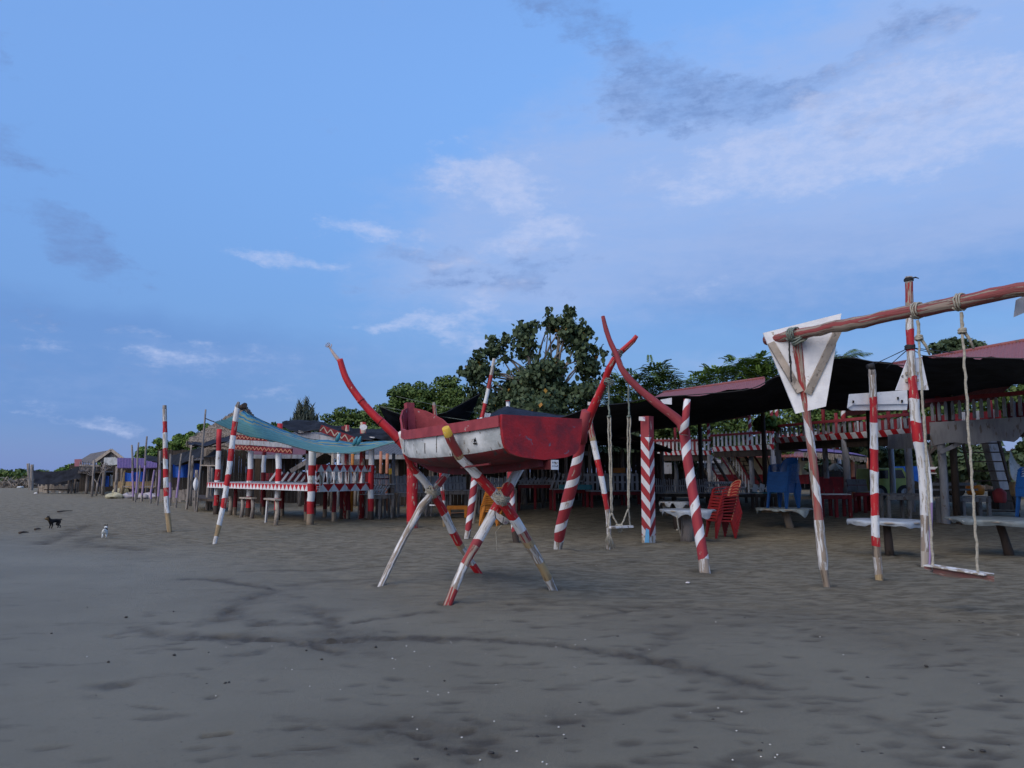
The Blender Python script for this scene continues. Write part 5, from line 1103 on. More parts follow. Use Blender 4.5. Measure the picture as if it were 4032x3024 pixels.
# cream house lit by the open sky behind the balconies
t = thing('house', 'cream walled house with dark red dado behind the middle balcony', 'house', gy(2980, 54))
for x0, x1, y0, y1, Y, m, nm in [(2700, 2765, 1818, 1900, 53, 'white_clean', 'wall'), (2872, 3042, 1800, 1868, 54, 'cream', 'wall'), (3046, 3260, 1815, 1868, 54.3, 'cream', 'wall'), (2700, 3260, 1868, 1905, 53.8, 'red_dark', 'dado'), (2780, 2870, 1822, 1900, 55, 'white', 'wall')]:
    a, b = at(x0, y0, Y), at(x1, y1, Y); MB().box(((a.x + b.x) / 2, Y, (a.z + b.z) / 2), (b.x - a.x, .18, a.z - b.z)).build(nm, M[m], t)
roof_plane('roof_sheet', t, at(2860, 1798, 51.5), at(3270, 1798, 51.5), at(3270, 1760, 58), at(2860, 1760, 58), M['roof_red'], corr=.02)
for px in (2920, 2970, 3090, 3150): MB().box(at(px, 1835, 53.7), (.16, .12, 1.2)).build('pilaster', M['cream'], t)
# kiosk with curved roof
t = thing('kiosk', 'open kiosk with a purple grey curved roof behind the peeling swing post', 'kiosk', gy(3320, 36))
P = []
for i in range(21):
    s = i / 20; c = at(3160 + 260 * s, 1776 + 22 * s * s, 35.5); P.append([c + Vector((0, 1.2 * j, .35 * math.sin(j / 3 * math.pi * .5))) for j in range(4)])
MB().grid(P).grid([[p - Vector((0, 0, .06)) for p in r][::-1] for r in P]).build('curved_roof', M['purple'], t)
mb = MB(); rnd = random.Random(3)
for i in range(60):
    c = at(3165 + 4.2 * i, 1782 + 22 * (i / 60) ** 2, 35.4); mb.beam(c, c - Vector((rnd.uniform(-.03, .03), 0, rnd.uniform(.12, .28))), .06, .012, (0, 1, 0))
mb.build('fringe', M['wood_pale'], t)
posts(t, [(3180, None, 36, 2.5, .08), (3340, None, 36, 2.4, .09), (3400, None, 37, 2.3, .08)], M['pink_wall']); plank_wall(t, gy(3170, 38.5), gy(3420, 38.5), .3, 2.0, 16, M['dark_in'], seed=21)
MB().beam(at(3200, 1900, 35.3), at(3400, 1900, 35.3), .3, .5).build('counter', M['red_dark'], t)
b = gy(3287, 34.5); t = thing('straw_hat_lamp', 'ragged straw lampshade hanging under the kiosk roof', 'lampshade', at(3287, 1835, 34.5)); c = at(3287, 1835, 34.5); mb = MB()
for i in range(26):
    a = 2 * math.pi * i / 26; mb.beam(c + Vector((.05 * math.cos(a), .05 * math.sin(a), .12)), c + Vector((.42 * math.cos(a), .42 * math.sin(a), rnd.uniform(-.25, -.1))), .08, .015)
mb.build('shade', M['rope'], t); MB().tube([c + Vector((0, 0, .1)), c + Vector((0, 0, .8))], .012, 5).build('cord', M['rope_dark'], t)
# stairs
def stairs(label, foot, top, w, n, m, rail=True):
    a, b = Vector(foot), Vector(top); t = thing('staircase', label, 'stairs', a); d = b - a; s = Vector((d.y, -d.x, 0)).normalized() * w / 2 if V2(d).length > .1 else Vector((w / 2, 0, 0))
    for sg in (-1, 1): MB().beam(a + s * sg, b + s * sg, .06, .2).build('stringer', M['wood_dark'], t)
    for k in range(n):
        p = a.lerp(b, (k + .5) / n); MB().beam(p - s, p + s, .26, .04).build('tread', M[m], t)
    if rail:
        for sg in (-1, 1): MB().beam(a + s * sg + Vector((0, 0, .85)), b + s * sg + Vector((0, 0, .85)), .06, .09).build('handrail', M['red_dark'], t)
        for k in range(8):
            p = a.lerp(b, (k + .3) / 8) - s; MB().beam(p, p + Vector((0, 0, .85)), .07, .025, (0, 1, 0)).build('baluster', M['white'], t)
stairs('staircase with red handrail and pale balusters below the middle balcony', gy(2975, 38.5), at(2895, 1790, 41.5), 1.0, 9, 'wood_dark')
stairs('second staircase with red handrail behind the grey post', gy(2850, 42), at(2780, 1805, 44), 1.0, 9, 'wood_dark')
f = gy(3905, 26.5); stairs('steep dark stairs with open treads behind the seat swing', gy(3895, 25), at(3858, 1728, 27), 1.1, 8, 'wood_dark', rail=False)
t = thing('pier', 'stout grey pillar on a brick footing beside the steep stairs', 'pillar', gy(3912, 27.5)); g = gy(3920, 27.5)
MB().beam(g - Vector((0, 0, .1)), g + Vector((0, 0, .68)), .75, .6, (0, 1, 0)).build('footing', M['wood_dark'], t); MB().beam(g + Vector((0, 0, .68)), at(3895, 1725, 27.4), .42, .4, (0, 1, 0)).build('shaft', M['grey_paint'], t)
# hanging net hammock at the frame edge
MB().poly([at(3498, 1768, 26.9), at(3650, 1765, 24.8), at(3650, 1700, 24.8), at(3498, 1712, 26.9)], (0, 1, 0), .04).build('board', M['grey_paint'], thing('board', 'broad grey board closing the balcony underside beside the upright banded pole', 'board', at(3560, 1740, 26)))
MB().beam(at(3700, 1782, 22.6), at(3850, 1712, 22.2), .09, .12).build('brace', M['grey_paint'], thing('brace', 'slanting grey brace under the tall balcony', 'brace', at(3700, 1782, 22.6)))
sheet('hammock', 'pale cord hammock hanging beside the brick footed pillar', 'hammock', [(3978, 1772, 21), (4010, 1830, 21), (4080, 1870, 21)], [(3972, 1812, 20.8), (3990, 1890, 20.6), (4080, 1925, 20.5)], 'plastic_sheet', hem='rope', sag=.05, seed=30, nu=20)
t = thing('backdrop_fence', 'dark board fence added behind the house and kiosk to block the bright horizon', 'fence', gy(3400, 62)); plank_wall(t, gy(2560, 62), gy(4250, 50), .3, 3.1, 70, M['dark_in'], seed=41, uneven=.1)  # added backdrop; keeps the bright horizon out from under the balconies
# lime van
def van():
    Y = 33; o = gy(3530, Y); t = thing('van', 'lime green van parked in the dark behind the benches', 'van', o)
    s = lambda px, py, dy=0: at(px, py, Y + dy)
    prof = [(3440, 1942), (3440, 1892), (3444, 1845), (3555, 1842), (3578, 1882), (3590, 1890), (3594, 1942)]
    MB().poly([s(*p) for p in prof], (0, 1, 0), 1.7).build('body', M['lime'], t)
    for w in ([(3452, 1852), (3498, 1851), (3498, 1884), (3451, 1885)], [(3506, 1851), (3550, 1850), (3566, 1882), (3506, 1884)]): MB().poly([s(*p, -.02) for p in w], (0, 1, 0), .02).build('window', M['glass'], t)
    for px in (3465, 3565):
        c = s(px, 1940, -.05); w = MB(); w.tube([c, c + Vector((0, .2, 0))], [.33, .33], 18); wo = w.build('wheel', M['rubber'], t); MB().tube([c - Vector((0, .012, 0)), c + Vector((0, .05, 0))], [.18, .18], 14).build('hub', M['grey_paint'], wo)
    MB().box(s(3592, 1900, .3), (.05, .25, .14)).build('headlight', M['white_clean'], t); MB().box(s(3580, 1932, .8), (.5, 1.72, .14)).build('bumper', M['rubber'], t)
van()
t = thing('truck', 'blue and white truck body far behind the slender post', 'truck', gy(3660, 38))
for nm, x0, x1, y0, y1, m in (('cab', 3580, 3640, 1836, 1900, 'blue_tarp'), ('box', 3644, 3790, 1838, 1866, 'white_clean'), ('stripe', 3640, 3792, 1848, 1858, 'red_dark'), ('chassis', 3580, 3790, 1900, 1925, 'rubber')):
    a, b = at(x0, y0, 38), at(x1, y1, 38); MB().box(((a.x + b.x) / 2, 38.8 + (.0 if nm != 'stripe' else -.05), (a.z + b.z) / 2), (b.x - a.x, 1.7, a.z - b.z)).build(nm, M[m], t)
for px in (3600, 3700, 3770):
    c = at(px, 1925, 37.9); MB().tube([c, c + Vector((0, .25, 0))], [.4, .4], 16).build('wheel', M['rubber'], t)
for nm, px, py, Y, m, sz, lab in [('toy_car', 3812, 1945, 25.5, 'orange', (.5, .4, .3), 'orange plastic tub on the ground under the tall balcony'), ('bag', 3905, 1975, 24, 'red_dull', (.34, .3, .42), 'reddish pink bag slumped at the foot of the steep stairs'), ('basket', 3985, 1950, 23, 'bamboo', (.5, .45, .4), 'woven basket between the pillar and the blue chairs')]:
    g = gy(px, Y); z = max(g.z, CAMZ - (py - 1860) / F * Y); mb = MB()
    mb.tube([Vector((g.x, g.y, z - .02)), Vector((g.x, g.y, z + .1 * sz[2])), Vector((g.x, g.y, z + .7 * sz[2])), Vector((g.x, g.y, z + sz[2]))], [sz[0] * .42, sz[0] * .5, sz[0] * .55, sz[0] * .5 if nm != 'bag' else sz[0] * .2], 14, jit=.1 if nm == 'bag' else .02)
    single(mb, 'tub' if nm == 'toy_car' else nm, M[m], lab, 'tub' if nm == 'toy_car' else nm, Vector((g.x, g.y, z)))

# ------------------------------------------------------------------ banded bamboo poles
pole('banded_pole', 'solitary upright red and white banded pole with a bare bamboo foot, seaward of the platform', 'pole', [(648, 1596, 15), (650, 1700, 17), (652, 1850, 18), (656, 1985, 19), (662, 2040, 18), (668, 2092, 17)],
     [(1612, 'wood_grey'), (1660, 'white_worn'), (1705, 'red'), (1765, 'white'), (1808, 'red'), (1848, 'white'), (1880, 'red'), (1920, 'white'), (1953, 'red'), (2020, 'white'), (2058, 'bamboo'), (2092, 'bamboo')], seed=1)
pole('banded_pole', 'leaning red and white banded pole holding the striped cloth awning', 'pole', [(940, 1582, 9), (934, 1605, 20), (918, 1720, 21), (902, 1850, 21), (880, 1990, 20), (860, 2080, 18), (845, 2140, 14)],
     [(1602, 'wood_grey'), (1660, 'white'), (1715, 'red'), (1768, 'white'), (1815, 'red'), (1868, 'white'), (1912, 'red'), (1960, 'white'), (2000, 'red'), (2068, 'white'), (2112, 'bamboo'), (2140, 'white')], seed=2)
pole('banded_pole', 'thin banded pole with a frayed red top, between boat bow and crossed poles', 'pole', [(1708, 1584, 8), (1710, 1600, 16), (1718, 1680, 16), (1735, 1860, 15), (1746, 1960, 15), (1750, 2072, 12)],
     [(1596, 'wood_grey'), (1655, 'red_worn'), (1720, 'white'), (1780, 'red'), (1840, 'white'), (1900, 'red'), (1930, 'white'), (1972, 'red'), (2005, 'white'), (2072, 'bamboo')], seed=3)
pole('banded_pole', 'tall white topped banded pole leaning over the boat, white bamboo below', 'pole', [(1946, 1412, 13), (1932, 1490, 15), (1908, 1600, 16), (1892, 1665, 17), (1880, 1850, 17), (1872, 1950, 17), (1862, 2060, 17)],
     [(1476, 'white_worn'), (1532, 'red_worn'), (1588, 'white'), (1646, 'red'), (1720, 'white'), (1770, 'red'), (1980, 'white_worn'), (2020, 'wood_pale'), (2060, 'wood_pale')], seed=4)
t = thing('sign_board', 'tilted blank white card tied to the tall white topped pole', 'sign', at(1915, 1640, 24.8)); MB().poly([at(1910, 1625, 24.6), at(1934, 1628, 24.6), at(1920, 1662, 24.6), at(1900, 1660, 24.6)], (0, 1, 0), .02).build('card', M['white_clean'], t); MB().poly([at(1908, 1642, 24.55), at(1916, 1643, 24.55), at(1911, 1658, 24.55), at(1903, 1657, 24.55)], (0, 1, 0), .02).build('tag', M['wood_pale'], t)
pole('banded_pole', 'leaning red and white banded pole beside the rope seat, its upper end flaking', 'pole', [(2318, 1615, 17), (2326, 1690, 22), (2345, 1780, 24), (2372, 1900, 22), (2392, 2010, 18), (2398, 2100, 17), (2396, 2162, 16)],
     [(1668, 'white_worn'), (1722, 'red_worn'), (1738, 'bamboo'), (1810, 'white'), (1876, 'red'), (1942, 'white'), (2004, 'red'), (2064, 'white_worn'), (2162, 'white_worn')], seed=5)
pole('spiral_post', 'spiral striped post right behind the crossed poles of the boat stand', 'post', [(1885, 1700, 26), (1872, 1850, 25), (1862, 1950, 27), (1848, 2050, 25), (1838, 2124, 22)], [(2088, 'red_spiral2'), (2124, 'white_worn')], seed=6, node=False)
MB_ = None
pole('spiral_post', 'spiral striped post with a charred foot beneath the boat stern', 'post', [(2004, 1700, 24), (2008, 1850, 24), (2015, 1960, 25), (2022, 2040, 24), (2026, 2090, 24), (2034, 2142, 26)], [(2092, 'red_spiral2'), (2142, 'wood_dark')], seed=7, node=False)
# ------------------------------------------------------------------ red trunk with a curved bamboo arm ending in a mannequin hand
def hand_post():
    b = gr(1628, 2086); t = thing('arm_post', 'thick red trunk with a curved red bamboo limb ending in a mannequin hand', 'post', b); Y = b.y
    pole('trunk', None, None, [(1622, 1755, 40), (1624, 1900, 42), (1622, 2000, 43), (1626, 2086, 44)], [(2050, 'red'), (2086, 'red_worn')], parent=t, node=False, jit=.05, n=14)
    P = [at(x, y, Y - .3) for x, y in ((1338, 1415), (1362, 1488), (1405, 1556), (1458, 1620), (1510, 1670), (1556, 1715), (1600, 1765), (1622, 1800))]; pts = resample(P, 40)
    rad = [(.085 + .05 * i / 39) * (1.06 if i in (15, 24, 32) else 1) for i in range(40)]
    MB().tube(pts, rad, 12, jit=.02).build('bamboo_limb', M['red'], t)
    for i in (15, 24, 32): lashing('joint_ring', t, pts[i], pts[i + 1] - pts[i - 1], rad[i] * 1.02, 'red_dark', 1, .02, .01)
    # mannequin forearm and hand: one skinned surface
    e, w = at(1341, 1425, Y - .3), at(1302, 1374, Y - .3); fw = (w - e).normalized(); L = (w - e).length; side = fw.cross(Vector((0, 1, 0))).normalized(); nrm = side.cross(fw)
    V = [e - fw * .1, e.lerp(w, .35) + side * .015, e.lerp(w, .75) + side * .01, w]; rd = [.062, .06, .045, .032]; E_ = [(0, 1), (1, 2), (2, 3)]
    V.append(w + fw * .06); rd.append((.05, .024)); E_.append((3, 4)); V.append(w + fw * .11); rd.append((.058, .022)); E_.append((4, 5))
    for k, (o, l) in enumerate(((-.05, .085), (-.018, .105), (.016, .1), (.048, .078))):
        r0 = w + fw * .10 + side * o; d = (fw + side * o * 5).normalized(); i0 = len(V)
        for j, (u, r) in enumerate(((.02, .014), (.5, .0125), (1, .0105))):
            V.append(r0 + d * l * u - nrm * .035 * u * u); rd.append(r); E_.append((5 if j == 0 else i0 + j - 1, i0 + j))
    i0 = len(V); V += [w + fw * .045 - side * .055, w + fw * .075 - side * .09, w + fw * .105 - side * .11]; rd += [.017, .014, .011]; E_ += [(4, i0), (i0, i0 + 1), (i0 + 1, i0 + 2)]
    inv = rootinv(t); me = skin_mesh('mannequin_arm', [tuple(inv @ v) for v in V], E_, rd); me.materials.append(M['skin'])
    o = D.objects.new('mannequin_arm', me); COL.objects.link(o); o.parent = t
    for pl in me.polygons: pl.use_smooth = True
hand_post()
# ------------------------------------------------------------------ red log swing
def log_swing():
    bl, br = gr(2195, 2172), gr(2776, 2256); t = thing('log_swing', 'swing frame of two crooked red spiral striped logs crossing at the top', 'swing', (bl + br) / 2)
    L = [(2507, 1322, 17), (2490, 1345, 21), (2460, 1372, 23), (2425, 1402, 24), (2400, 1448, 28), (2378, 1505, 27), (2350, 1570, 32), (2315, 1650, 40), (2296, 1700, 40), (2283, 1765, 38), (2263, 1860, 46), (2240, 1950, 50), (2214, 2048, 42), (2206, 2085, 44), (2200, 2130, 37), (2195, 2172, 32)]
    pole('log', None, None, L, [(1690, 'red'), (2130, 'red_spiral'), (2172, 'white_worn')], parent=t, Ytop=14.0, node=False, jit=.07, n=14, step=18, seed=21)
    Rr = [(2374, 1246, 15), (2384, 1290, 19), (2402, 1345, 20), (2428, 1398, 22), (2446, 1450, 23), (2474, 1490, 27), (2520, 1535, 28), (2590, 1592, 32), (2650, 1636, 34), (2680, 1664, 38), (2696, 1700, 42), (2703, 1780, 38), (2722, 1900, 39), (2742, 2030, 40), (2762, 2150, 40), (2770, 2200, 40), (2776, 2256, 42)]
    pole('log', None, None, Rr, [(1700, 'red_dull'), (2205, 'red_spiral'), (2256, 'white_worn')], parent=t, Ytop=13.75, node=False, jit=.07, n=14, step=18, seed=22)
    MB().tube([at(2290, 1740, 14.9), at(2296, 1680, 14.75), at(2308, 1618, 14.6)], [.10, .098, .085], 12, jit=.08).build('branch_stub', M['red_dull'], t)
    MB().tube([at(2692, 1712, 13.0), at(2700, 1640, 13.0), at(2706, 1572, 13.0)], [.075, .062, .055], 12, jit=.06).build('branch_stub', M['red_spiral2'], t)
    c = at(2430, 1392, 13.87); lashing('lashing', t, c, (.35, .1, 1), .09, 'rope_green', 4, .12, .011, 2)
    zt = 13.9
    for (px, py, bx, r) in ((2398, 1505, 2404, .13), (2474, 1490, 2474, .13)):
        k = at(px, py, zt); lashing('lashing', t, k, (-.6 if px > 2430 else .45, .1, .9), .082, 'rope_green', 3, .10, .012, 3)
    # seat with its ropes
    s = thing('swing_seat', 'small plank seat hung on pale ropes from the crossed red logs', 'swing seat', at(2436, 2075, zt)); zz = at(2436, 2075, zt).z
    a, b = at(2398, 2078, zt - .1), at(2484, 2080, zt + .15); a.z = b.z = zz
    MB().beam(a, b, .16, .035).build('seat', M['white_worn'], s)
    for px, pt, pj, ends in ((2396, 1512, 2020, (a + Vector((-.04, .05, 0)), a.lerp(b, .42))), (2474, 1498, 2003, (a.lerp(b, .55), b - (b - a) * .03))):
        p0, p1, p2 = at(px, pt, zt), at(px + 2, 1640, zt), at(px + (12 if px < 2430 else 0), pj, zt)
        rope_between('upper_rope', s, p0, p1, .015, 'rope_green', n=12); rope_between('rope', s, p1 + Vector((-.02, 0, 0)), p2, .013, 'rope', n=20); rope_between('rope', s, p1 + Vector((.025, 0, 0)), p2 + Vector((.012, 0, 0)), .013, 'rope', n=20)
        for e in ends: rope_between('stirrup', s, p2, e, .013, 'rope', n=8)
        lashing('knot', s, p1, (0, 0, 1), .03, 'rope_green', 2, .03, .01)
    c = a.lerp(b, .48); mb = MB(); rr = random.Random(4)
    def tuft(c, l, n, sp, m, par):
        mb = MB()
        for _ in range(n):
            d = Vector((rr.gauss(0, sp), rr.gauss(0, sp), -1)).normalized(); mb.tube([c, c + d * l * .5 + Vector((rr.gauss(0, .01), 0, 0)), c + d * l * rr.uniform(.7, 1)], [.006, .005, .003], 4)
        mb.build('frayed_end', M[m], par)
    lashing('knot', s, c, b - a, .04, 'rope', 5, .12, .014); tuft(c, .12, 24, .5, 'rope', s)
    e = at(2397, 2092, zt - .1); rope_between('hanging_end', s, p2 * 0 + at(2400, 2020, zt), e, .012, 'rope', n=6); tuft(e, .32, 40, .22, 'rope', s)
log_swing()
# chevron painted square post and its blue board
b = gr(2556, 2142); th = .16; a0 = R(-45 + 5); top = at(2562, 1640, b.y).z; mb = MB()
dirs = [Vector((math.cos(a0 + R(90) * k - R(45)), math.sin(a0 + R(90) * k - R(45)), 0)) for k in range(4)]; f0 = min(range(4), key=lambda k: dirs[k].y)
crn = [dirs[(f0 + k) % 4] * th for k in range(4)]; H = 30; dr = [random.Random(3).uniform(-.012, .012) for _ in range(H + 1)]
for i in range(H):
    z0, z1 = top * i / H, top * (i + 1) / H; sw = 1.0 - .06 * (i / H); o0, o1 = Vector((.015 * i / H + dr[i], 0, 0)), Vector((.015 * (i + 1) / H + dr[i + 1], 0, 0))
    for k in range(4):
        p, q = crn[k], crn[(k + 1) % 4]; bb = len(mb.v); mb.v += [b + p * sw + o0 + Vector((0, 0, z0 - .05 * (i == 0))), b + q * sw + o0 + Vector((0, 0, z0 - .05 * (i == 0))), b + q * sw + o1 + Vector((0, 0, z1)), b + p * sw + o1 + Vector((0, 0, z1))]
        u = [(0, .226), (.226, 0), (.226, 0), (.226, 0)][k] if k in (0, 3) else (.1, .1)
        if k == 3: u = (.226, 0)
        if k == 0: u = (0, .226)
        mb.face((bb, bb + 1, bb + 2, bb + 3), 1 if z1 < .25 else 2 if z1 > top - .42 else 0, ((-u[0], z0), (-u[1], z0), (-u[1], z1), (-u[0], z1)))
mb.face([len(mb.v) - 1 - i for i in range(2)] + [len(mb.v) - 6, len(mb.v) - 5]) if False else None
mb.poly([b + c * .94 + Vector((.015, 0, top - .01)) for c in crn], (0, 0, 1), .012, 2)
single(mb, 'chevron_post', [M['chevron'], M['white_worn'], M['red_dull']], 'squared post painted with red and white chevrons beside the rope seat', 'post', b)
t = thing('board', 'sky blue board leaning on the foot of the chevron post', 'board', gr(2545, 2146)); MB().poly([at(2538, 2146, b.y - .22), at(2557, 2146, b.y - .24), at(2556, 2086, b.y - .22), at(2544, 2080, b.y - .2)], (0, 1, 0), .03).build('plank', M['blue_board'], t)
for nm, q, Y, lab in (('paper_sign', [(2516, 1640), (2540, 1642), (2540, 1658), (2516, 1656)], 17.4, 'small pale card nailed beside the top of the chevron post'), ('paper_sign', [(2600, 1574), (2645, 1566), (2645, 1593), (2612, 1590)], 17.8, 'white card lying on the net above the red log branch'), ('paper_sign', [(2314, 1582), (2332, 1584), (2332, 1596), (2314, 1595)], 17.5, 'small faded card on the pole top behind the red log')):
    single(MB().poly([at(x, y, Y) for x, y in q], (0, 1, 0), .015), nm, M['paper' if '2600' not in str(q) else 'white_clean'], lab, 'sign', at(q[0][0], q[0][1], Y))
# ------------------------------------------------------------------ beam swing near the frame edge
M['wood_maroon'] = mat('maroon_stained_wood', (.20, .08, .075), (.14, .10, .085), sc=9, chip=(.30, .26, .23), amt=.3, chsc=14, stretch=(.4, .2, 1), bump=.5)
M['beam_paint'] = mat('streaked_maroon_beam', (.27, .055, .055), (.20, .085, .075), sc=8, chip=(.30, .235, .19), amt=.44, chsc=20, stretch=(1, 1, .06), bump=.9, uv=True)
def beam_swing():
    b = gr(3254, 2312); t = thing('beam_swing', 'tall swing frame of a long weathered red beam on a peeling crooked post', 'swing', b)
    ctl = [(3139, 1352, 38), (3150, 1440, 36), (3164, 1540, 34), (3172, 1590, 38), (3178, 1650, 31), (3198, 1790, 33), (3211, 1916, 33), (3222, 2030, 35), (3234, 2150, 37), (3240, 2200, 40), (3243, 2240, 34), (3250, 2280, 24), (3256, 2314, 26)]
    pole('post', None, None, ctl, [(1585, 'red_worn'), (1680, 'peeling'), (2050, 'peeling'), (2245, 'white_worn'), (2314, 'wood')], parent=t, node=False, jit=.10, n=14, step=16, seed=31)
    zb = at(3140, 1322, b.y - .05).z; p0 = atz(2985, 1345, zb); p1 = atz(3140, 1316, zb); e = atz(4032, 1140, zb); e = e + (e - p1) * .16
    p0 = p1 + (p1 - e).normalized() * (at(2985, 1345, p1.y) - p1).length; P = [p0.lerp(e, i / 30) for i in range(31)]; r = random.Random(3)
    P = [p + Vector((r.uniform(-.012, .012), 0, r.uniform(-.012, .012))) for p in P]
    MB().tube(P, [(.074 + .010 * i / 30) * r.uniform(.95, 1.06) * (1.14 if i in (9, 10) else 1) for i in range(31)], 14, jit=.05, seed=5).build('beam', M['beam_paint'], t)
    e2 = e + Vector((.02, -.1, 0)); MB().tube([Vector((e2.x, e2.y, -.1)), Vector((e2.x, e2.y, 1.8)), e2], [.11, .1, .09], 12, jit=.05).build('post', M['peeling'], t)
    lashing('lashing', t, p1 + Vector((-.06, 0, 0)), e - p1, .09, 'rope_green', 4, .14, .013, 4); lashing('lashing', t, p1 + Vector((.02, 0, -.08)), (-.5, 0, 1), .10, 'rope_green', 3, .1, .016, 5)
    for py in (1400, 1408, 1470, 1477): 
        x, w = interp(ctl, py); lashing('wire_ring', t, at(x, py, b.y), (0, 0, 1), w * .5 / F * b.y + .004, 'rope_dark', 2, .02, .006)
    for x0, y0, x1, y1 in ((3108, 1345, 3110, 1430), (3112, 1400, 3115, 1505)): rope_between('loose_cord', t, at(x0, y0, b.y - .12), at(x1, y1, b.y - .12), .011, 'rope_dark', n=8)
    # signboard with two battens
    s = thing('sign_board', 'large blank white trapezoid signboard hung behind the swing beam', 'sign', at(3160, 1430, 11.1))
    dpt = lambda x: 11.25 - (x - 3005) / 305 * .55
    q = [at(x, y, dpt(x)) for x, y in ((3134, 1629), (3252, 1600), (3313, 1234), (3005, 1311))]; MB().poly(q, (0, 1, 0), .025).build('panel', M['white_clean'], s)
    for a, c in (((3035, 1350), (3150, 1545)), ((3300, 1300), (3180, 1550))): MB().beam(at(a[0], a[1], dpt(a[0]) - .03), at(c[0], c[1], dpt(c[0]) - .03), .10, .045, (0, 1, 0)).build('batten', M['wood_pale'], s)
    # swing seat
    d = (e - p1); f = lambda px: p1 + d * min([i / 400 for i in range(401)], key=lambda u: abs(CX + F * (p1.x + d.x * u) / ((p1.y + d.y * u) * math.cos(PITCH) + (zb - CAMZ) * math.sin(PITCH)) - px))
    s = thing('swing_seat', 'worn red plank seat hanging on long white ropes from the red beam', 'swing seat', f(3690)); g = [f(3612), f(3782)]; zs = .46
    ax = (g[1] - g[0]); a, c = g[0] - ax * .10, g[1] + ax * .22; a.z, c.z = zs + .03, zs - .0
    mb = MB(); n = 12; P = []
    for i in range(n + 1):
        p = a.lerp(c, i / n); w = .10 + .02 * math.sin(i); P.append([p + Vector((0, -w, .01)), p + Vector((0, w, .01)), p + Vector((0, w, -.035)), p + Vector((0, -w * .9, -.06 - .02 * math.sin(i * .5))), p + Vector((0, -w, .01))])
    mb.grid(P, smooth=False); mb.build('seat', M['wood_maroon'], s)
    MB().beam(a + Vector((0, 0, .02)), c + Vector((0, 0, .02)), .2, .012).build('seat_top', M['white_worn'], s)
    for k, p in enumerate(g):
        lashing('knot', s, p, d, .094, 'rope', 3, .09, .011, k); lashing('knot', s, p - Vector((0, 0, .34)), (0, 0, 1), .034, 'rope', 3, .05, .016, k)
        rope_between('rope', s, p - Vector((0, 0, .12)), p - Vector((0, 0, .36)), .019, 'rope', n=5); rope_between('rope', s, p - Vector((0, 0, .34)), Vector((p.x, p.y, zs)), .0145, 'rope', n=46)
        q = p - Vector((-.03, 0, .36)); MB().tube([q, q + Vector((.05, 0, -.08)), q + Vector((.09, 0, -.19))], [.02, .018, .012], 6, jit=.2).build('loose_end', M['rope'], s)
    return zb
beam_swing()
t = thing('banded_pole', 'upright red and white banded pole carrying the arrow shaped white boards', 'pole', gr(3462, 2282))
pole('pole', None, None, [(3432, 1446, 24), (3434, 1470, 27), (3440, 1600, 28), (3442, 1850, 30), (3445, 2030, 30), (3447, 2110, 30), (3453, 2190, 31), (3462, 2282, 27)], [(1474, 'wood_grey'), (1565, 'white_worn'), (1663, 'red'), (1767, 'white'), (1854, 'red'), (1945, 'white'), (2030, 'red'), (2113, 'white'), (2150, 'red'), (2190, 'wood'), (2262, 'white_worn'), (2282, 'bamboo')], parent=t, seed=41)
MB().tube([at(3415, 1446, 11.4), at(3434, 1440, 11.4), at(3436, 1455, 11.4)], [.04, .05, .04], 7, jit=.2).build('cord_tie', M['rope_dark'], t)
Yp = gr(3462, 2282).y; s = thing('sign_board', 'long white arrow shaped boards, blank side, behind the banded pole', 'sign', at(3460, 1580, Yp + .1))
MB().poly([at(x, y, Yp + .1) for x, y in ((3338, 1606), (3345, 1552), (3572, 1536), (3574, 1590), (3360, 1593))], (0, 1, 0), .025).build('board', M['white_clean'], s); MB().poly([at(x, y, Yp + .14) for x, y in ((3338, 1606), (3352, 1616), (3571, 1614), (3573, 1591), (3345, 1592))], (0, 1, 0), .025).build('board', M['white_clean'], s)
for x, y in ((3536, 1568), (3552, 1580), (3360, 1582)): MB().box(at(x, y, Yp + .085), (.02, .02, .04)).build('nail_hole', M['ink'], s)
t = thing('banded_pole', 'tallest red and white banded bamboo pole beside the seat swing, split lower end', 'pole', gr(3645, 2236))
pole('pole', None, None, [(3578, 1090, 28), (3579, 1120, 29), (3582, 1300, 30), (3588, 1420, 31), (3594, 1520, 33), (3602, 1620, 37), (3612, 1720, 38), (3626, 1790, 37), (3634, 1870, 34), (3640, 1980, 33), (3642, 2080, 31), (3644, 2180, 32), (3645, 2236, 33)], [(1112, 'wood_grey'), (1195, 'red_worn'), (1295, 'white_worn'), (1385, 'red'), (1485, 'white_worn'), (1572, 'red'), (1662, 'white'), (1742, 'red'), (1830, 'white'), (1920, 'white'), (2030, 'white'), (2172, 'white_worn'), (2236, 'wood_pale')], parent=t, seed=42)
pole('split_strip', None, None, [(3640, 1720, 6), (3654, 1830, 13), (3664, 1930, 15), (3666, 2020, 13), (3664, 2120, 10), (3660, 2236, 8)], [(1980, 'white'), (2236, 'purple_pole')], parent=t, Ybase=13.05, seed=43)
Yq = gr(3645, 2236).y; lashing('cord_tie', t, at(3583, 1368, Yq), (0, 0, 1), .075, 'rope_dark', 5, .07, .014)
for k, (x1, y1) in enumerate(((3690, 1395), (3630, 1400), (3490, 1450), (3430, 1440), (3760, 1390))): rope_between('guy_cord', t, at(3583, 1368, Yq), at(x1, y1, 16.0), .007, 'rope_dark', n=4, twist=False)
lashing('top_tie', t, at(3578, 1102, Yq), (0, 0, 1), .068, 'rope_dark', 3, .05, .012); MB().tube([at(3585, 1098, Yq), at(3605, 1092, Yq), at(3618, 1096, Yq)], [.02, .014, .008], 5).build('cord_end', M['rope_dark'], t)
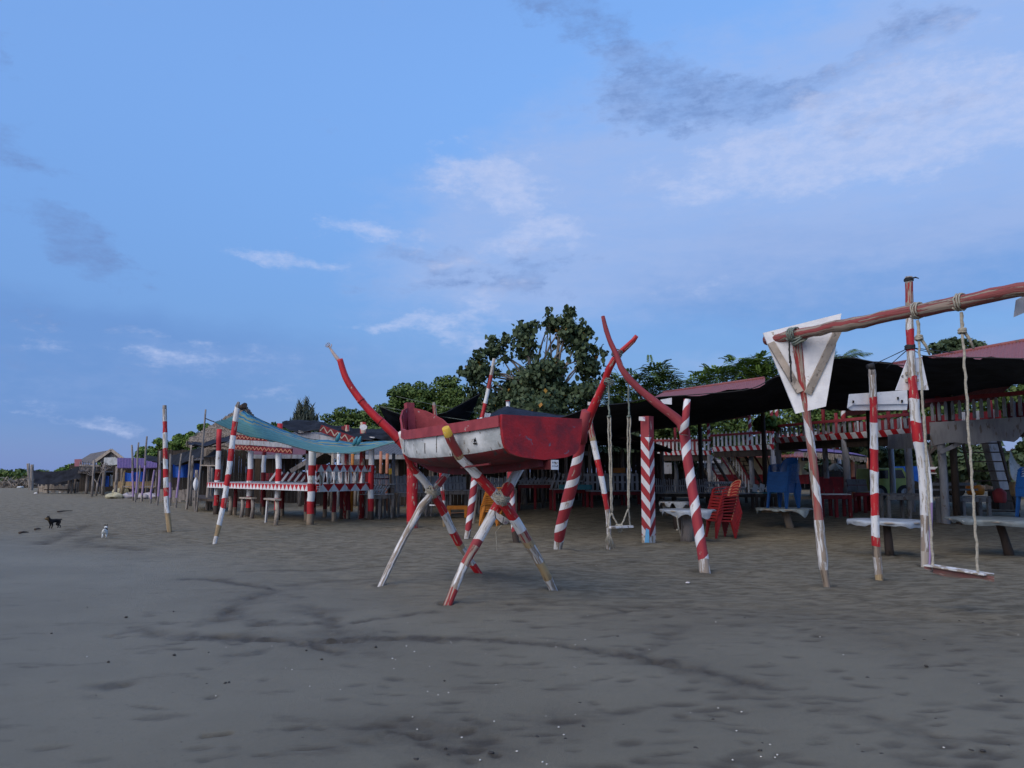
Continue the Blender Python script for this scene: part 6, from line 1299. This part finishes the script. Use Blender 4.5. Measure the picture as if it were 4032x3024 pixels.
s = thing('sign_board', 'white wedge shaped board with faint black lettering on the tallest banded pole', 'sign', at(3595, 1480, Yq + .12)); MB().poly([at(x, y, Yq + .1) for x, y in ((3527, 1537), (3657, 1535), (3630, 1410), (3575, 1412), (3568, 1430))], (0, 1, 0), .025).build('panel', M['white_clean'], s)
for y in (1470, 1498): MB().beam(at(3566, y, Yq + .07), at(3616, y, Yq + .07), .04, .05).build('batten', M['wood_pale'], s)
def glyph(txt, p, size, parent, m='ink', rot=0.0):
    c = D.curves.new('letters', 'FONT'); c.body = txt; c.size = size; c.extrude = .002; o = D.objects.new('tmp', c); COL.objects.link(o)
    dg = bpy.context.evaluated_depsgraph_get(); me = D.meshes.new_from_object(o.evaluated_get(dg)); D.objects.remove(o); me.materials.clear(); me.materials.append(M[m])
    o = D.objects.new('lettering', me); COL.objects.link(o); o.parent = parent; o.matrix_local = rootinv(parent) @ Matrix.Translation(p) @ Matrix.Rotation(rot, 4, 'Z') @ Matrix.Rotation(math.pi / 2, 4, 'X'); return o
glyph('e', at(3549, 1486, Yq + .09), .085, s)
p = at(4010, 1210, 8.4); single(MB().poly([at(x, y, 8.4) for x, y in ((3995, 1248), (4004, 1180), (4060, 1150), (4060, 1220))], (0, 1, 0), .02), 'sign_board', M['grey_paint'], 'corner of a grey white board hanging under the swing beam at the picture edge', 'sign', p)
# ------------------------------------------------------------------ boat on its crossed bamboo stand
def boat():
    h = Vector((-.57, .82, 0)).normalized(); sp = Vector((-h.y, h.x, 0)); sp = sp if sp.y < 0 else -sp          # sp: port (seaward, towards the camera)
    O = Vector((.345, 9.22, 0)); t = thing('boat', 'small red and white wooden boat raised on crossed bamboo poles', 'boat', O)
    def lin(tab, x):
        for (a, va), (b, vb) in zip(tab, tab[1:]):
            if x <= b: u = (x - a) / (b - a); return va + (vb - va) * u
        return tab[-1][1]
    B_ = [(0, .575), (.5, .61), (1.2, .63), (2.0, .60), (2.6, .50), (3.0, .36), (3.25, .2), (3.42, .03)]
    S_ = [(0, 2.235), (.6, 2.205), (1.4, 2.18), (2.0, 2.17), (2.62, 2.175), (2.78, 2.24), (3.0, 2.42), (3.2, 2.54), (3.42, 2.62)]
    K_ = [(0, 1.755), (.5, 1.705), (1.2, 1.665), (2.0, 1.655), (2.6, 1.69), (3.0, 1.80), (3.25, 1.96), (3.42, 2.2)]
    prof = [(1, 0), (1.0, .10), (1.0, .22), (.99, .36), (.975, .5), (.95, .62), (.905, .74), (.81, .85), (.58, .93), (.3, .97), (0, 1)]
    def pt(x, k, sg, inset=0.0):
        b, zs, zk = lin(B_, x), lin(S_, x), lin(K_, x); fb, fz = prof[k]; return O + h * (x + .0) + sp * (sg * max(0, fb * b - inset * (1 - fz * .6))) + Vector((0, 0, zs - (zs - zk) * fz + (inset if k > 5 else 0)))
    xs = [0, .15, .35, .6, .85, 1.1, 1.4, 1.7, 2.0, 2.3, 2.5, 2.7, 2.85, 3.0, 3.12, 3.25, 3.34, 3.42]; K = len(prof)
    mb = MB()
    for sg in (1, -1):
        P = [[pt(x, k, sg) for k in range(K)] for x in xs]
        mb.grid(P if sg > 0 else [r[::-1] for r in P], mfn=(lambda i, j: 1 if (1 <= j <= 5 and i < 12) else (0 if j <= 5 else 2)) if sg > 0 else (lambda i, j: 1 if (4 <= j <= 8 and i < 12) else 2 if j < 4 else 0))
    mb.build('hull', [M['red_boat'], M['white_boat'], M['bilge']], t)
    mi = MB()
    for sg in (1, -1):
        P = [[pt(x, k, sg, .03) for k in range(K)] for x in xs]; mi.grid(P[::-1] if sg > 0 else [r[::-1] for r in P][::-1])
    mi.build('inner_planking', M['red_rail'], t)
    # rails
    for sg in (1, -1):
        pts = [pt(x, 0, sg) + sp * sg * .012 for x in xs[:12]]; mb = MB()
        for a, b in zip(pts, pts[1:]): mb.beam(a - Vector((0, 0, .045)), b - Vector((0, 0, .045)), .05, .13)
        mb.build('gunwale', M['red_rail'], t)
    pts = [pt(x, 0, 1) + Vector((0, 0, -.02)) for x in xs[11:]]; MB().tube(pts, .018, 6).build('bow_cap', M['red_rail'], t); pts = [pt(x, 0, -1) + Vector((0, 0, -.02)) for x in xs[11:]]; MB().tube(pts, .018, 6).build('bow_cap', M['red_rail'], t)
    st = O + h * 3.34; MB().beam(st + h * -.0 + Vector((0, 0, 2.06)), st + h * .1 + Vector((0, 0, 2.68)), .13, .1, h).build('stem_post', M['red_rail'], t)
    # transom
    o = []
    for sg in (1, -1):
        seq = [pt(0, k, sg) for k in range(K)]; o += seq if sg > 0 else seq[::-1][1:]
    cc = O + Vector((0, 0, 1.98)); o = [cc + (p - cc) * 1.035 - h * .005 for p in o]; o[0] += Vector((0, 0, .02)); o[-1] += Vector((0, 0, .015)); MB().poly(o, -h, .05).build('transom', M['red_boat'], t)
    for x in (.9, 2.0): MB().beam(O + h * x + sp * .57 + Vector((0, 0, 2.02)), O + h * x - sp * .57 + Vector((0, 0, 2.02)), .2, .03).build('thwart', M['red_rail'], t)
    mb = MB(); kp = [O + h * x + Vector((0, 0, lin(K_, x) - .03)) for x in xs[:14]]
    for a, b in zip(kp, kp[1:]): mb.beam(a, b, .07, .11)
    mb.build('keel', M['bilge'], t)
    MB().beam(O + sp * .50 - h * .0 + h * .35 + Vector((0, 0, 1.70)), O + sp * .5 + h * 1.0 + Vector((0, 0, 1.66)), .03, .02).build('bilge_strip', M['bilge'], t)
    # seams and marks on the white side
    for x, k0, k1, w in ((.98, 1, 6, .012), (2.55, 2, 5, .006), (1.72, 3, 5, .01), (1.38, 1, 5, .004)):
        pl = [pt(x + .02 * k, k, 1) + sp * .004 for k in range(k0, k1 + 1)]; mb = MB()
        for i, (a, b) in enumerate(zip(pl, pl[1:])): mb.beam(a, b, w * (2.4 if (i == 2 and w > .01) else 1), .006, sp)
        mb.build('seam', M['ink'], t)
    c = pt(.52, 4, 1) + sp * .006; mb = MB(); up = Vector((0, 0, 1)); fw = -h
    mb.poly([c - fw * .045, c + fw * .05, c + fw * .03 - up * .022, c - fw * .03 - up * .022], sp, .004)
    mb.poly([c - fw * .035 + up * .01, c - fw * .004 + up * .01, c - fw * .004 + up * .055], sp, .004); mb.poly([c + fw * .004 + up * .01, c + fw * .03 + up * .01, c + fw * .004 + up * .065], sp, .004)
    mb.build('sailboat_mark', M['ink'], t)
    MB().box(pt(.62, 2, 1) + sp * .004, (.02, .02, .02)).build('nail_head', M['ink'], t)
    e = O - h * .10 + Vector((0, 0, 1.66)); q = at(2128, 1806, e.y); 
    blk = O - sp * .12 + h * .05 + Vector((0, 0, 1.69)); MB().beam(blk + h * .3, blk - h * .16, .10, .11).build('keel_end', M['bilge'], t); bo = MB().beam(blk - h * .162, blk - h * .168, .11, .115).build('painted_end', M['white_clean'], t)
    mb = MB(); r = random.Random(8); sd = sp
    for row in range(2):
        for k in range(5): 
            p = blk - h * .17 + sd * (.04 - .019 * k) + Vector((0, 0, .018 - .04 * row)); mb.beam(p, p + sd * r.uniform(-.012, .012) + Vector((0, 0, r.uniform(.008, .02))), .004, .003, h)
    mb.build('scribbled_marks', M['ink'], t)
    # the two trestles
    def trestle(lab, c1, b1, c2, b2, Yt1, Yt2, cross):
        s = thing('pole_trestle', lab, 'trestle', (gr(c1[-1][0], c1[-1][1]) + gr(c2[-1][0], c2[-1][1])) / 2)
        pole('bamboo_pole', None, None, c1, b1, parent=s, Ytop=Yt1, seed=51, n=14); pole('bamboo_pole', None, None, c2, b2, parent=s, Ytop=Yt2, seed=52, n=14)
        lashing('lashing', s, cross, (.25, -.1, 1), .10, 'rope', 4, .07, .009, 6); lashing('lashing', s, cross, (1, .2, .35), .098, 'rope', 3, .06, .009, 7); return s
    a = trestle('nearer pair of crossed banded bamboo poles, under the boat stern',
        [(1754, 1684, 30), (1775, 1735, 37), (1810, 1800, 35), (1870, 1862, 36), (1935, 1932, 38), (1990, 1990, 42), (2035, 2060, 40), (2075, 2130, 38), (2115, 2195, 36), (2150, 2260, 34), (2180, 2328, 28)],
        [(1712, 'yellow'), (1788, 'red_worn'), (1802, 'bamboo'), (1872, 'white'), (1935, 'red'), (1972, 'white'), (2040, 'red'), (2092, 'white'), (2130, 'red_worn'), (2150, 'bamboo'), (2210, 'white_worn'), (2275, 'bamboo'), (2328, 'white_worn')],
        [(2058, 1826, 34), (2025, 1880, 38), (1985, 1950, 40), (1950, 2010, 40), (1910, 2080, 38), (1870, 2150, 36), (1835, 2210, 33), (1800, 2290, 33), (1765, 2380, 30)],
        [(1912, 'white'), (2015, 'red'), (2125, 'white'), (2150, 'red_dull'), (2230, 'red_worn'), (2320, 'white_worn'), (2380, 'red_worn')], 9.42, 10.35, at(1975, 1962, 9.82))
    b = trestle('farther pair of crossed bamboo poles, under the boat bow, one almost bare',
        [(1580, 1702, 26), (1600, 1780, 30), (1622, 1845, 28), (1660, 1880, 28), (1700, 1935, 30), (1740, 2000, 32), (1775, 2080, 30), (1815, 2155, 28), (1852, 2210, 26), (1886, 2260, 24)],
        [(1782, 'paper'), (1862, 'red'), (1922, 'white'), (2018, 'red'), (2092, 'white'), (2140, 'red'), (2160, 'bamboo'), (2222, 'white_worn'), (2260, 'red')],
        [(1768, 1856, 22), (1735, 1895, 26), (1700, 1945, 28), (1660, 1995, 29), (1630, 2050, 27), (1590, 2120, 26), (1550, 2200, 25), (1500, 2308, 22)],
        [(1880, 'wood_pale'), (1912, 'red_worn'), (1990, 'white_worn'), (2010, 'white_worn'), (2070, 'white_worn'), (2160, 'white_worn'), (2225, 'white_worn'), (2308, 'white_worn')], 11.25, 11.9, at(1703, 1937, 11.55))
    # paper banner slung beneath the lashing and a hanging thread
    s = thing('paper_banner', 'crumpled white paper tied under the crossed poles with black string', 'paper', at(1990, 2040, 10.0))
    q = [at(x, y, Y) for x, y, Y in ((1952, 2022, 9.8), (1985, 2045, 9.85), (2008, 2050, 9.9), (2004, 2055, 9.95))]
    MB().grid([[at(1950, 2018, 9.75), at(1955, 2042, 9.8)], [at(1972, 2026, 9.72), at(1970, 2055, 9.8)], [at(1990, 2038, 9.7), at(1985, 2066, 9.8)], [at(2008, 2050, 9.75), at(1996, 2064, 9.85)]]).build('sheet', M['paper'], s)
    MB().tube([at(1948, 2012, 9.7), at(1952, 2040, 9.68), at(1978, 2066, 9.7), at(1984, 2036, 9.66)], .006, 5).build('string', M['rope_dark'], s)
    rope_between('thread', s, at(1952, 2095, 10), at(1957, 2170, 10), .004, 'rope', n=10); rope_between('thread', s, at(1975, 2066, 9.9), at(1952, 2095, 10), .003, 'rope', n=4)
boat()
# ------------------------------------------------------------------ tables and stacked chairs
M['cover_pale'] = mat('pale_plastic_cover', (.36, .40, .44), (.25, .28, .32), sc=6, chip=(.24, .25, .27), amt=.16, chsc=8, stretch=(1, 1, 1), rough=.35)
M['cover_grey'] = mat('ragged_plastic_cover', (.30, .35, .35), (.2, .23, .23), sc=7, chip=(.18, .17, .15), amt=.3, chsc=9, stretch=(1, 1, 1), rough=.4)
M['cover_dark'] = mat('dark_plastic_cover', (.16, .19, .20), (.10, .12, .13), sc=7, chip=(.3, .32, .32), amt=.14, chsc=7, stretch=(1, 1, 1), rough=.4)
def table(label, px, ybase, ytop, xl, xr, m, leg=('wood', .17), drop=.12, seed=0, Y=None, cloth=True):
    b = gr(px, ybase) if not Y else gy(px, Y); Yt = b.y; z = CAMZ - (ytop - 1860) / F * Yt; cx = at((xl + xr) / 2, ytop, Yt).x; r = (xr - xl) / 2 / F * Yt; t = thing('round_table', label, 'table', b); rn = random.Random(seed)
    c = Vector((cx, Yt + .05, z)); MB().tube([c - Vector((0, 0, .03)), c], [r, r], 32).build('tabletop', M['wood_pale'], t)
    MB().tube([b - Vector((0, 0, .1)), b.lerp(c, .5), c - Vector((0, 0, .04))], [leg[1] * 1.15, leg[1], leg[1] * .95], 12, jit=.13, seed=seed).build('pedestal', M[leg[0]], t)
    MB().beam(c + Vector((-r * .8, .1, -.09)), c + Vector((r * .8, .1, -.09)), .08, .06).build('crosspiece', M['wood'], t)
    if cloth:
        P = []; n = 56; dr = [max(.025, drop * (1 + 2.2 * fbm(np.array([math.cos(2 * math.pi * i / n) * 2.2 + seed * 3]), np.array([math.sin(2 * math.pi * i / n) * 2.2]), seed, 3)[0] * 1.5)) for i in range(n)]; dr.append(dr[0])
        for i in range(n + 1):
            a = 2 * math.pi * i / n; rr = r * (1.015 + .02 * math.sin(a * 9 + seed)); w = 1 + .045 * math.sin(a * 7 + seed * 2)
            P.append([c + Vector((0, 0, .008)), c + Vector((math.cos(a) * r * .6, math.sin(a) * r * .6, .008)), c + Vector((math.cos(a) * rr, math.sin(a) * rr, .01)), c + Vector((math.cos(a) * rr * 1.012 * w, math.sin(a) * rr * 1.012 * w, -.35 * dr[i])), c + Vector((math.cos(a) * rr * w * .99, math.sin(a) * rr * w * .99, -dr[i]))])
        MB().grid(P).build('plastic_cover', M[m], t)
    return t, c
table('round table on a stump with white plastic cover and dangling ties, by the red chairs', 2705, 2132, 2005, 2606, 2812, 'cover_pale', ('wood_grey', .15), .085, 1)
table('round table with ragged pale cover carrying the tall blue chair stack', 3115, 2080, 2000, 2985, 3192, 'cover_grey', ('wood', .10), .075, 2)
table('round table with thin white top behind the upright banded pole', 3505, 2190, 2046, 3358, 3632, 'cover_pale', ('wood_dark', .075), .04, 3)
table('round table with torn cover beyond the seat swing, at the picture edge', 3930, 2150, 2040, 3762, 4110, 'cover_dark', ('wood_dark', .08), .05, 4, Y=15.2)
table('small far table with a pale cover behind the stump table', 2660, 0, 1974, 2600, 2722, 'plastic_sheet', ('wood_dark', .12), .14, 5, Y=21.5)
t = thing('cord', 'knotted white ties dangling from the stump table', 'cord', at(2665, 2040, 17.6)); rope_between('strand', t, at(2664, 2030, 17.4), at(2672, 2085, 17.4), .008, 'rope', n=8); rope_between('strand', t, at(2666, 2030, 17.4), at(2680, 2118, 17.5), .006, 'rope', n=8); lashing('knot', t, at(2667, 2086, 17.4), (0, 0, 1), .02, 'rope', 2, .03, .008)
def chair_proto(m, rim, label, group, name='plastic_chair'):
    t = thing(name, label, 'chair', (0, 0, 0), 0, group); w, d, hs, hb = .235, .22, .42, .84
    def seat(u, v): return Vector((u * w * (1 - .06 * v), v * d, hs - .02 * (1 - u * u) - .012 * v))
    P = [[seat(u / 5, v / 5) for v in range(-5, 6)] for u in range(-5, 6)]; mb = MB().grid(P); mb.grid([[p - Vector((0, 0, .012)) for p in r][::-1] for r in P])
    for u in (-1, 1): mb.beam(seat(u, -1), seat(u, 1), .02, .04)
    mb.beam(seat(-1, -1), seat(1, -1), .03, .05); mb.build('seat', m, t, world=False)
    def back(u, s): return Vector((u * (w + .012 - .05 * s * abs(u)), d + .02 + .13 * s + .03 * (u * u - 1) * -1 * .8 - .05 * u * u, hs - .01 + (hb - hs) * s * (1 - .20 * u * u * s)))
    mb = MB()
    for k in range(7):
        u0, u1 = -1 + 2 * k / 7 + .012, -1 + 2 * (k + 1) / 7 - .02; rng = [.0 + .8 * i / 6 for i in range(7)]; P = [[back(u0, s), back((u0 + u1) / 2, s), back(u1, s)] for s in rng]; mb.grid(P); mb.grid([[p + Vector((0, .012, 0)) for p in r][::-1] for r in P])
    P = [[back(u / 8, s) for u in range(-8, 9)] for s in (.76, .85, .93, 1.0)]; mb.grid(P); mb.grid([[p + Vector((0, .014, 0)) for p in r][::-1] for r in P]); P = [[back(u / 8, s) for u in range(-8, 9)] for s in (0, .06, .12)]; mb.grid(P); mb.grid([[p + Vector((0, .014, 0)) for p in r][::-1] for r in P]); mb.build('backrest', m, t, world=False)
    mb = MB()
    for sg in (-1, 1): mb.tube([back(sg, s / 6) + Vector((0, .006, 0)) for s in range(7)], .013, 6)
    mb.tube([back(u / 8, 1.0) + Vector((0, .007, 0)) for u in range(-8, 9)], .013, 6); mb.build('rim', rim, t, world=False)
    for sg in (-1, 1):
        mb = MB(); pts = [Vector((sg * (w + .015), d + .07, hs + .24)), Vector((sg * (w + .045), .1, hs + .235)), Vector((sg * (w + .045), -.1, hs + .215)), Vector((sg * (w + .03), -.19, hs + .16)), Vector((sg * (w + .015), -.21, hs))]
        for a, b in zip(pts, pts[1:]): mb.beam(a, b, .055 if abs(a.z - b.z) < .08 else .04, .02, (0, -.3, 1) if abs(a.z - b.z) < .08 else (0, 1, .2))
        mb.build('armrest', m, t, world=False)
        for y0, y1, nm in ((-.19, -.235, 'leg'), (.2, .29, 'leg')):
            mb = MB(); a, b = Vector((sg * (w - .01), y0, hs + .02)), Vector((sg * (w + .03), y1, 0)); mb.beam(b, a, .05, .022, (0, 1, 0), taper=1.35); mb.beam(b + Vector((-sg * .018, 0, 0)), a + Vector((-sg * .02, 0, 0)), .02, .05, (0, 1, 0), taper=1.35); mb.build(nm, m, t, world=False)
    return t
def stack(proto, base, rz, n, dz, dy, labs, group, tilt=0.0):
    for k in range(n):
        o = Vector((-math.sin(rz), math.cos(rz), 0)) * (dy * k)
        lab = labs(k)
        if k == 0:
            proto.location = base; proto.rotation_euler = (0, 0, rz); proto['label'] = lab; proto['group'] = group
        else: copy_tree(proto, Vector(base) + o + Vector((0, 0, dz * k)), rz, lab, group)
ORD = ['lowest', 'second', 'third', 'fourth', 'fifth', 'sixth', 'seventh', 'eighth', 'ninth', 'tenth', 'eleventh', 'twelfth', 'thirteenth', 'fourteenth', 'fifteenth']
def labs(n, what): return lambda k: ('lowest ' if k == 0 else 'topmost ' if k == n - 1 else '%s from bottom, ' % ORD[k]) + what
g = gr(2845, 2120); stack(chair_proto(M['red_chair'], M['rim'], '', ''), Vector((g.x, g.y + .25, g.z)), R(-76), 9, .072, .022, labs(9, 'red plastic chair stacked behind the stump table'), 'stack of red plastic chairs')
zt = CAMZ - (2000 - 1860) / F * gr(3115, 2080).y; c = gr(3088, 2080); bp = chair_proto(M['blue_chair'], M['blue_chair'], '', ''); bp.scale = (1.15, 1.15, 1.08); stack(bp, Vector((c.x - .02, c.y + .02, zt + .012)), R(-52), 15, .037, .008, labs(15, 'blue plastic chair stacked on the ragged round table'), 'stack of blue plastic chairs')
g = gy(1925, 23.4); stack(chair_proto(M['orange'], M['rim'], '', ''), Vector((g.x, g.y, g.z)), R(-95), 8, .065, .02, labs(8, 'orange plastic chair stacked behind the crossed poles'), 'stack of orange plastic chairs')
zt = CAMZ - (2040 - 1860) / F * 15.2; c = at(4062, 2040, 15.6); stack(chair_proto(M['blue_chair'], M['blue_chair'], '', ''), Vector((c.x + .12, c.y, zt + .012)), R(-80), 8, .05, .012, labs(8, 'blue plastic chair on the torn covered table, picture edge'), 'second stack of blue plastic chairs')
def plastic_stool(px, py):
    b = gr(px, py); t = thing('plastic_stool', 'long orange plastic stool standing beside the orange chairs', 'stool', b); h = .40; w = .36
    MB().box(b + Vector((0, .15, h)), (2 * w, .36, .05)).box(b + Vector((0, -.02, h - .05)), (2 * w, .03, .1)).build('seat', M['orange'], t)
    for sx in (-1, 1):
        for y in (0, .3): MB().beam(b + Vector((sx * w * .86, y, -.03)), b + Vector((sx * w * .8, y, h)), .1, .05, (0, 1, 0)).build('leg', M['orange'], t)
    MB().beam(b + Vector((-w * .8, 0, .17)), b + Vector((w * .8, 0, .2)), .02, .02).build('brace', M['rim'], t)
plastic_stool(1800, 2040)
t = thing('swing_seat', 'pinkish plank seat hanging low behind the farther crossed poles', 'swing seat', at(1717, 1990, 21)); MB().beam(at(1692, 1988, 21), at(1742, 1992, 21), .16, .03).build('seat', M['white_worn'], t)
for px in (1695, 1740): rope_between('rope', t, at(px, 1988, 21), at(px + 2, 1745, 21), .01, 'rope_dark', n=10)
# ------------------------------------------------------------------ dogs
def dog(label, base, yaw, sc, mbody, mface, saddle=None, stride=0.0):
    t = thing('dog', label, 'dog', base, yaw)
    J = {'pelvis': (-.22, 0, .34), 'spine': (-.05, 0, .345), 'chest': (.14, 0, .33), 'neck': (.24, 0, .40), 'head': (.32, 0, .47), 'muzzle': (.41, 0, .445), 'nose': (.455, 0, .438), 'tail1': (-.29, 0, .38), 'tail2': (-.335, 0, .40), 'tail3': (-.36, 0, .36), 'belly': (.02, 0, .29)}
    rad = {'pelvis': .082, 'spine': .080, 'chest': .105, 'neck': .062, 'head': .068, 'muzzle': .036, 'nose': .026, 'tail1': .026, 'tail2': .02, 'tail3': .014, 'belly': .07}
    E_ = [('pelvis', 'spine'), ('spine', 'chest'), ('chest', 'neck'), ('neck', 'head'), ('head', 'muzzle'), ('muzzle', 'nose'), ('pelvis', 'tail1'), ('tail1', 'tail2'), ('tail2', 'tail3'), ('spine', 'belly')]
    for s, y in (('l', .068), ('r', -.068)):
        k = stride * (1 if s == 'l' else -1)
        for nm, p, r in (('sh', (.15, y, .25), .046), ('el', (.12 + k * .3, y, .18), .034), ('wr', (.145 + k * .8, y, .08), .022), ('fp', (.165 + k, y, .018), .022)): J[nm + s] = p; rad[nm + s] = r
        E_ += [('chest', 'sh' + s), ('sh' + s, 'el' + s), ('el' + s, 'wr' + s), ('wr' + s, 'fp' + s)]
        for nm, p, r in (('hp', (-.21, y, .26), .056), ('kn', (-.15 - k * .3, y, .185), .038), ('hk', (-.255 - k * .8, y, .11), .022), ('hf', (-.225 - k, y, .018), .022)): J[nm + s] = p; rad[nm + s] = r
        E_ += [('pelvis', 'hp' + s), ('hp' + s, 'kn' + s), ('kn' + s, 'hk' + s), ('hk' + s, 'hf' + s)]
        J['ear' + s] = (.295, y * .62, .535); rad['ear' + s] = .024; J['eat' + s] = (.29, y * .8, .575); rad['eat' + s] = .01; E_ += [('head', 'ear' + s), ('ear' + s, 'eat' + s)]
    names = list(J); names.remove('pelvis'); names = ['pelvis'] + names; ix = {n: i for i, n in enumerate(names)}
    me = skin_mesh('body', [tuple(Vector(J[n]) * sc) for n in names], [(ix[a], ix[b]) for a, b in E_], [rad[n] * sc for n in names])
    me.materials.append(mbody); me.materials.append(mface); me.materials.append(saddle or mbody)
    for p in me.polygons:
        c = p.center / sc; p.use_smooth = True
        if c.x > .30 and c.z < .5: p.material_index = 1
        elif saddle and c.z > .34 and -.2 < c.x < .16: p.material_index = 2
        elif saddle and c.x > .25: p.material_index = 2
    o = D.objects.new('body', me); COL.objects.link(o); o.parent = t
    for y in (-1, 1): MB().tube([Vector((.365, y * .030, .485)) * sc, Vector((.372, y * .033, .487)) * sc], [.009 * sc, .006 * sc], 8).build('eye', M['ink'], t, world=False)
    MB().tube([Vector((.455, 0, .445)) * sc, Vector((.475, 0, .443)) * sc], [.018 * sc, .01 * sc], 8).build('nose_pad', M['ink'], t, world=False)
dog('black dog with a tan muzzle standing still on the open sand', gr(212, 2082), R(247), .66, M['black_fur'], M['tan_fur'])
dog('white dog with a dark saddle walking away across the sand', gr(412, 2118), R(112), .56, M['white_fur'], M['black_fur'], M['black_fur'], stride=.05)
# ------------------------------------------------------------------ shells, pebbles, litter
def pebble(seed, flat=.4):
    r = random.Random(seed); mb = MB(); P = []
    for i in range(5):
        ph = math.pi * i / 4 - math.pi / 2; P.append([Vector((math.cos(ph) * math.cos(a), math.cos(ph) * math.sin(a) * .7, math.sin(ph) * flat)) * (1 + .2 * math.sin(a * 3 + seed)) for a in [2 * math.pi * j / 8 for j in range(9)]])
    return mb.grid(P)
_r = random.Random(12); sh0 = None; st0 = None
known = [(1632, 2567), (1545, 2594), (1557, 2599), (1125, 2632), (1150, 2638), (1220, 2704), (500, 2750), (312, 2708), (90, 2732), (95, 2746), (890, 2550), (935, 2187), (270, 2252), (1660, 2290), (2676, 2796), (2900, 2880), (2996, 2982), (3052, 2985), (2220, 2895), (2150, 2822), (2365, 2882), (2828, 2790), (3302, 2920), (3350, 2926), (2200, 2865), (2400, 2460), (2348, 2227), (1770, 2386)]
def sand_z(p): return p.z
for k in range(120):
    if k < len(known): px, py = known[k]
    else:
        px = _r.gauss(2100, 900); py = 2340 + 684 * _r.random() ** .9
        if not 0 < px < 4032: px = _r.uniform(0, 4032)
    p = gr(px, py); s = _r.uniform(.004, .0085) * (1.5 if k in (0, 1, 2, 14, 15, 16) else 1)
    if sh0 is None: sh0 = single(pebble(3), 'shell', M['shell'], 'white shell fragment lying on the dark sand', 'shell', (0, 0, 0), 'white shell bits scattered on the sand'); o = sh0
    else: o = sh0.copy(); COL.objects.link(o)
    o.location = p + Vector((0, 0, .004)); o.scale = (s, s, s); o.rotation_euler = (0, 0, _r.uniform(0, 6))
for k in range(70):
    px = _r.uniform(0, 4032); py = 2380 + 640 * _r.random() ** .8; p = gr(px, py); s = _r.uniform(.008, .02)
    if st0 is None: st0 = single(pebble(5, .5), 'pebble', M['stone'], 'dark pebble on the sand among the shells', 'pebble', (0, 0, 0), 'dark pebbles scattered on the sand'); o = st0
    else: o = st0.copy(); COL.objects.link(o)
    o.location = p + Vector((0, 0, .003)); o.scale = (s, s, s); o.rotation_euler = (0, 0, _r.uniform(0, 6))
for px, py, s, m, nm, lab in [(142, 1944, .16, 'white_clean', 'litter', 'pale blue white scrap of plastic far up the beach near the twin posts'), (240, 1940, .16, 'white_worn', 'litter', 'dull white scrap on the sand in front of the far bamboo lean-to'), (80, 1922, .35, 'plastic_sheet', 'litter', 'long pale sheet lying below the far brushwood'), (2708, 2296, .035, 'paper', 'litter', 'crumpled paper scrap on the sand near the log swing'), (372, 1921, .09, 'white_clean', 'litter', 'small white scrap under the stilt house')]:
    p = gr(px, py); mb = pebble(int(px), .35); mb.v = [p + v * s + Vector((0, 0, s * .2)) for v in mb.v]; single(mb, nm, M[m], lab, nm, p)
for x0, y0, x1, y1, lab in [(75, 2103, 112, 2100, 'longer dark stick on wet sand, seaward of the black dog'), (136, 2089, 160, 2087, 'shorter dark stick on the sand, close behind the longer one'), (226, 2018, 285, 2014, 'dark driftwood branch lying on the sand beyond the black dog')]:
    a, b = gr(x0, y0), gr(x1, y1); a.z = b.z = .03; single(MB().tube([a, a.lerp(b, .4) + Vector((0, .03, .015)), b], [.03, .025, .012], 7, jit=.15), 'stick', M['wood_dark'], lab, 'stick', a)
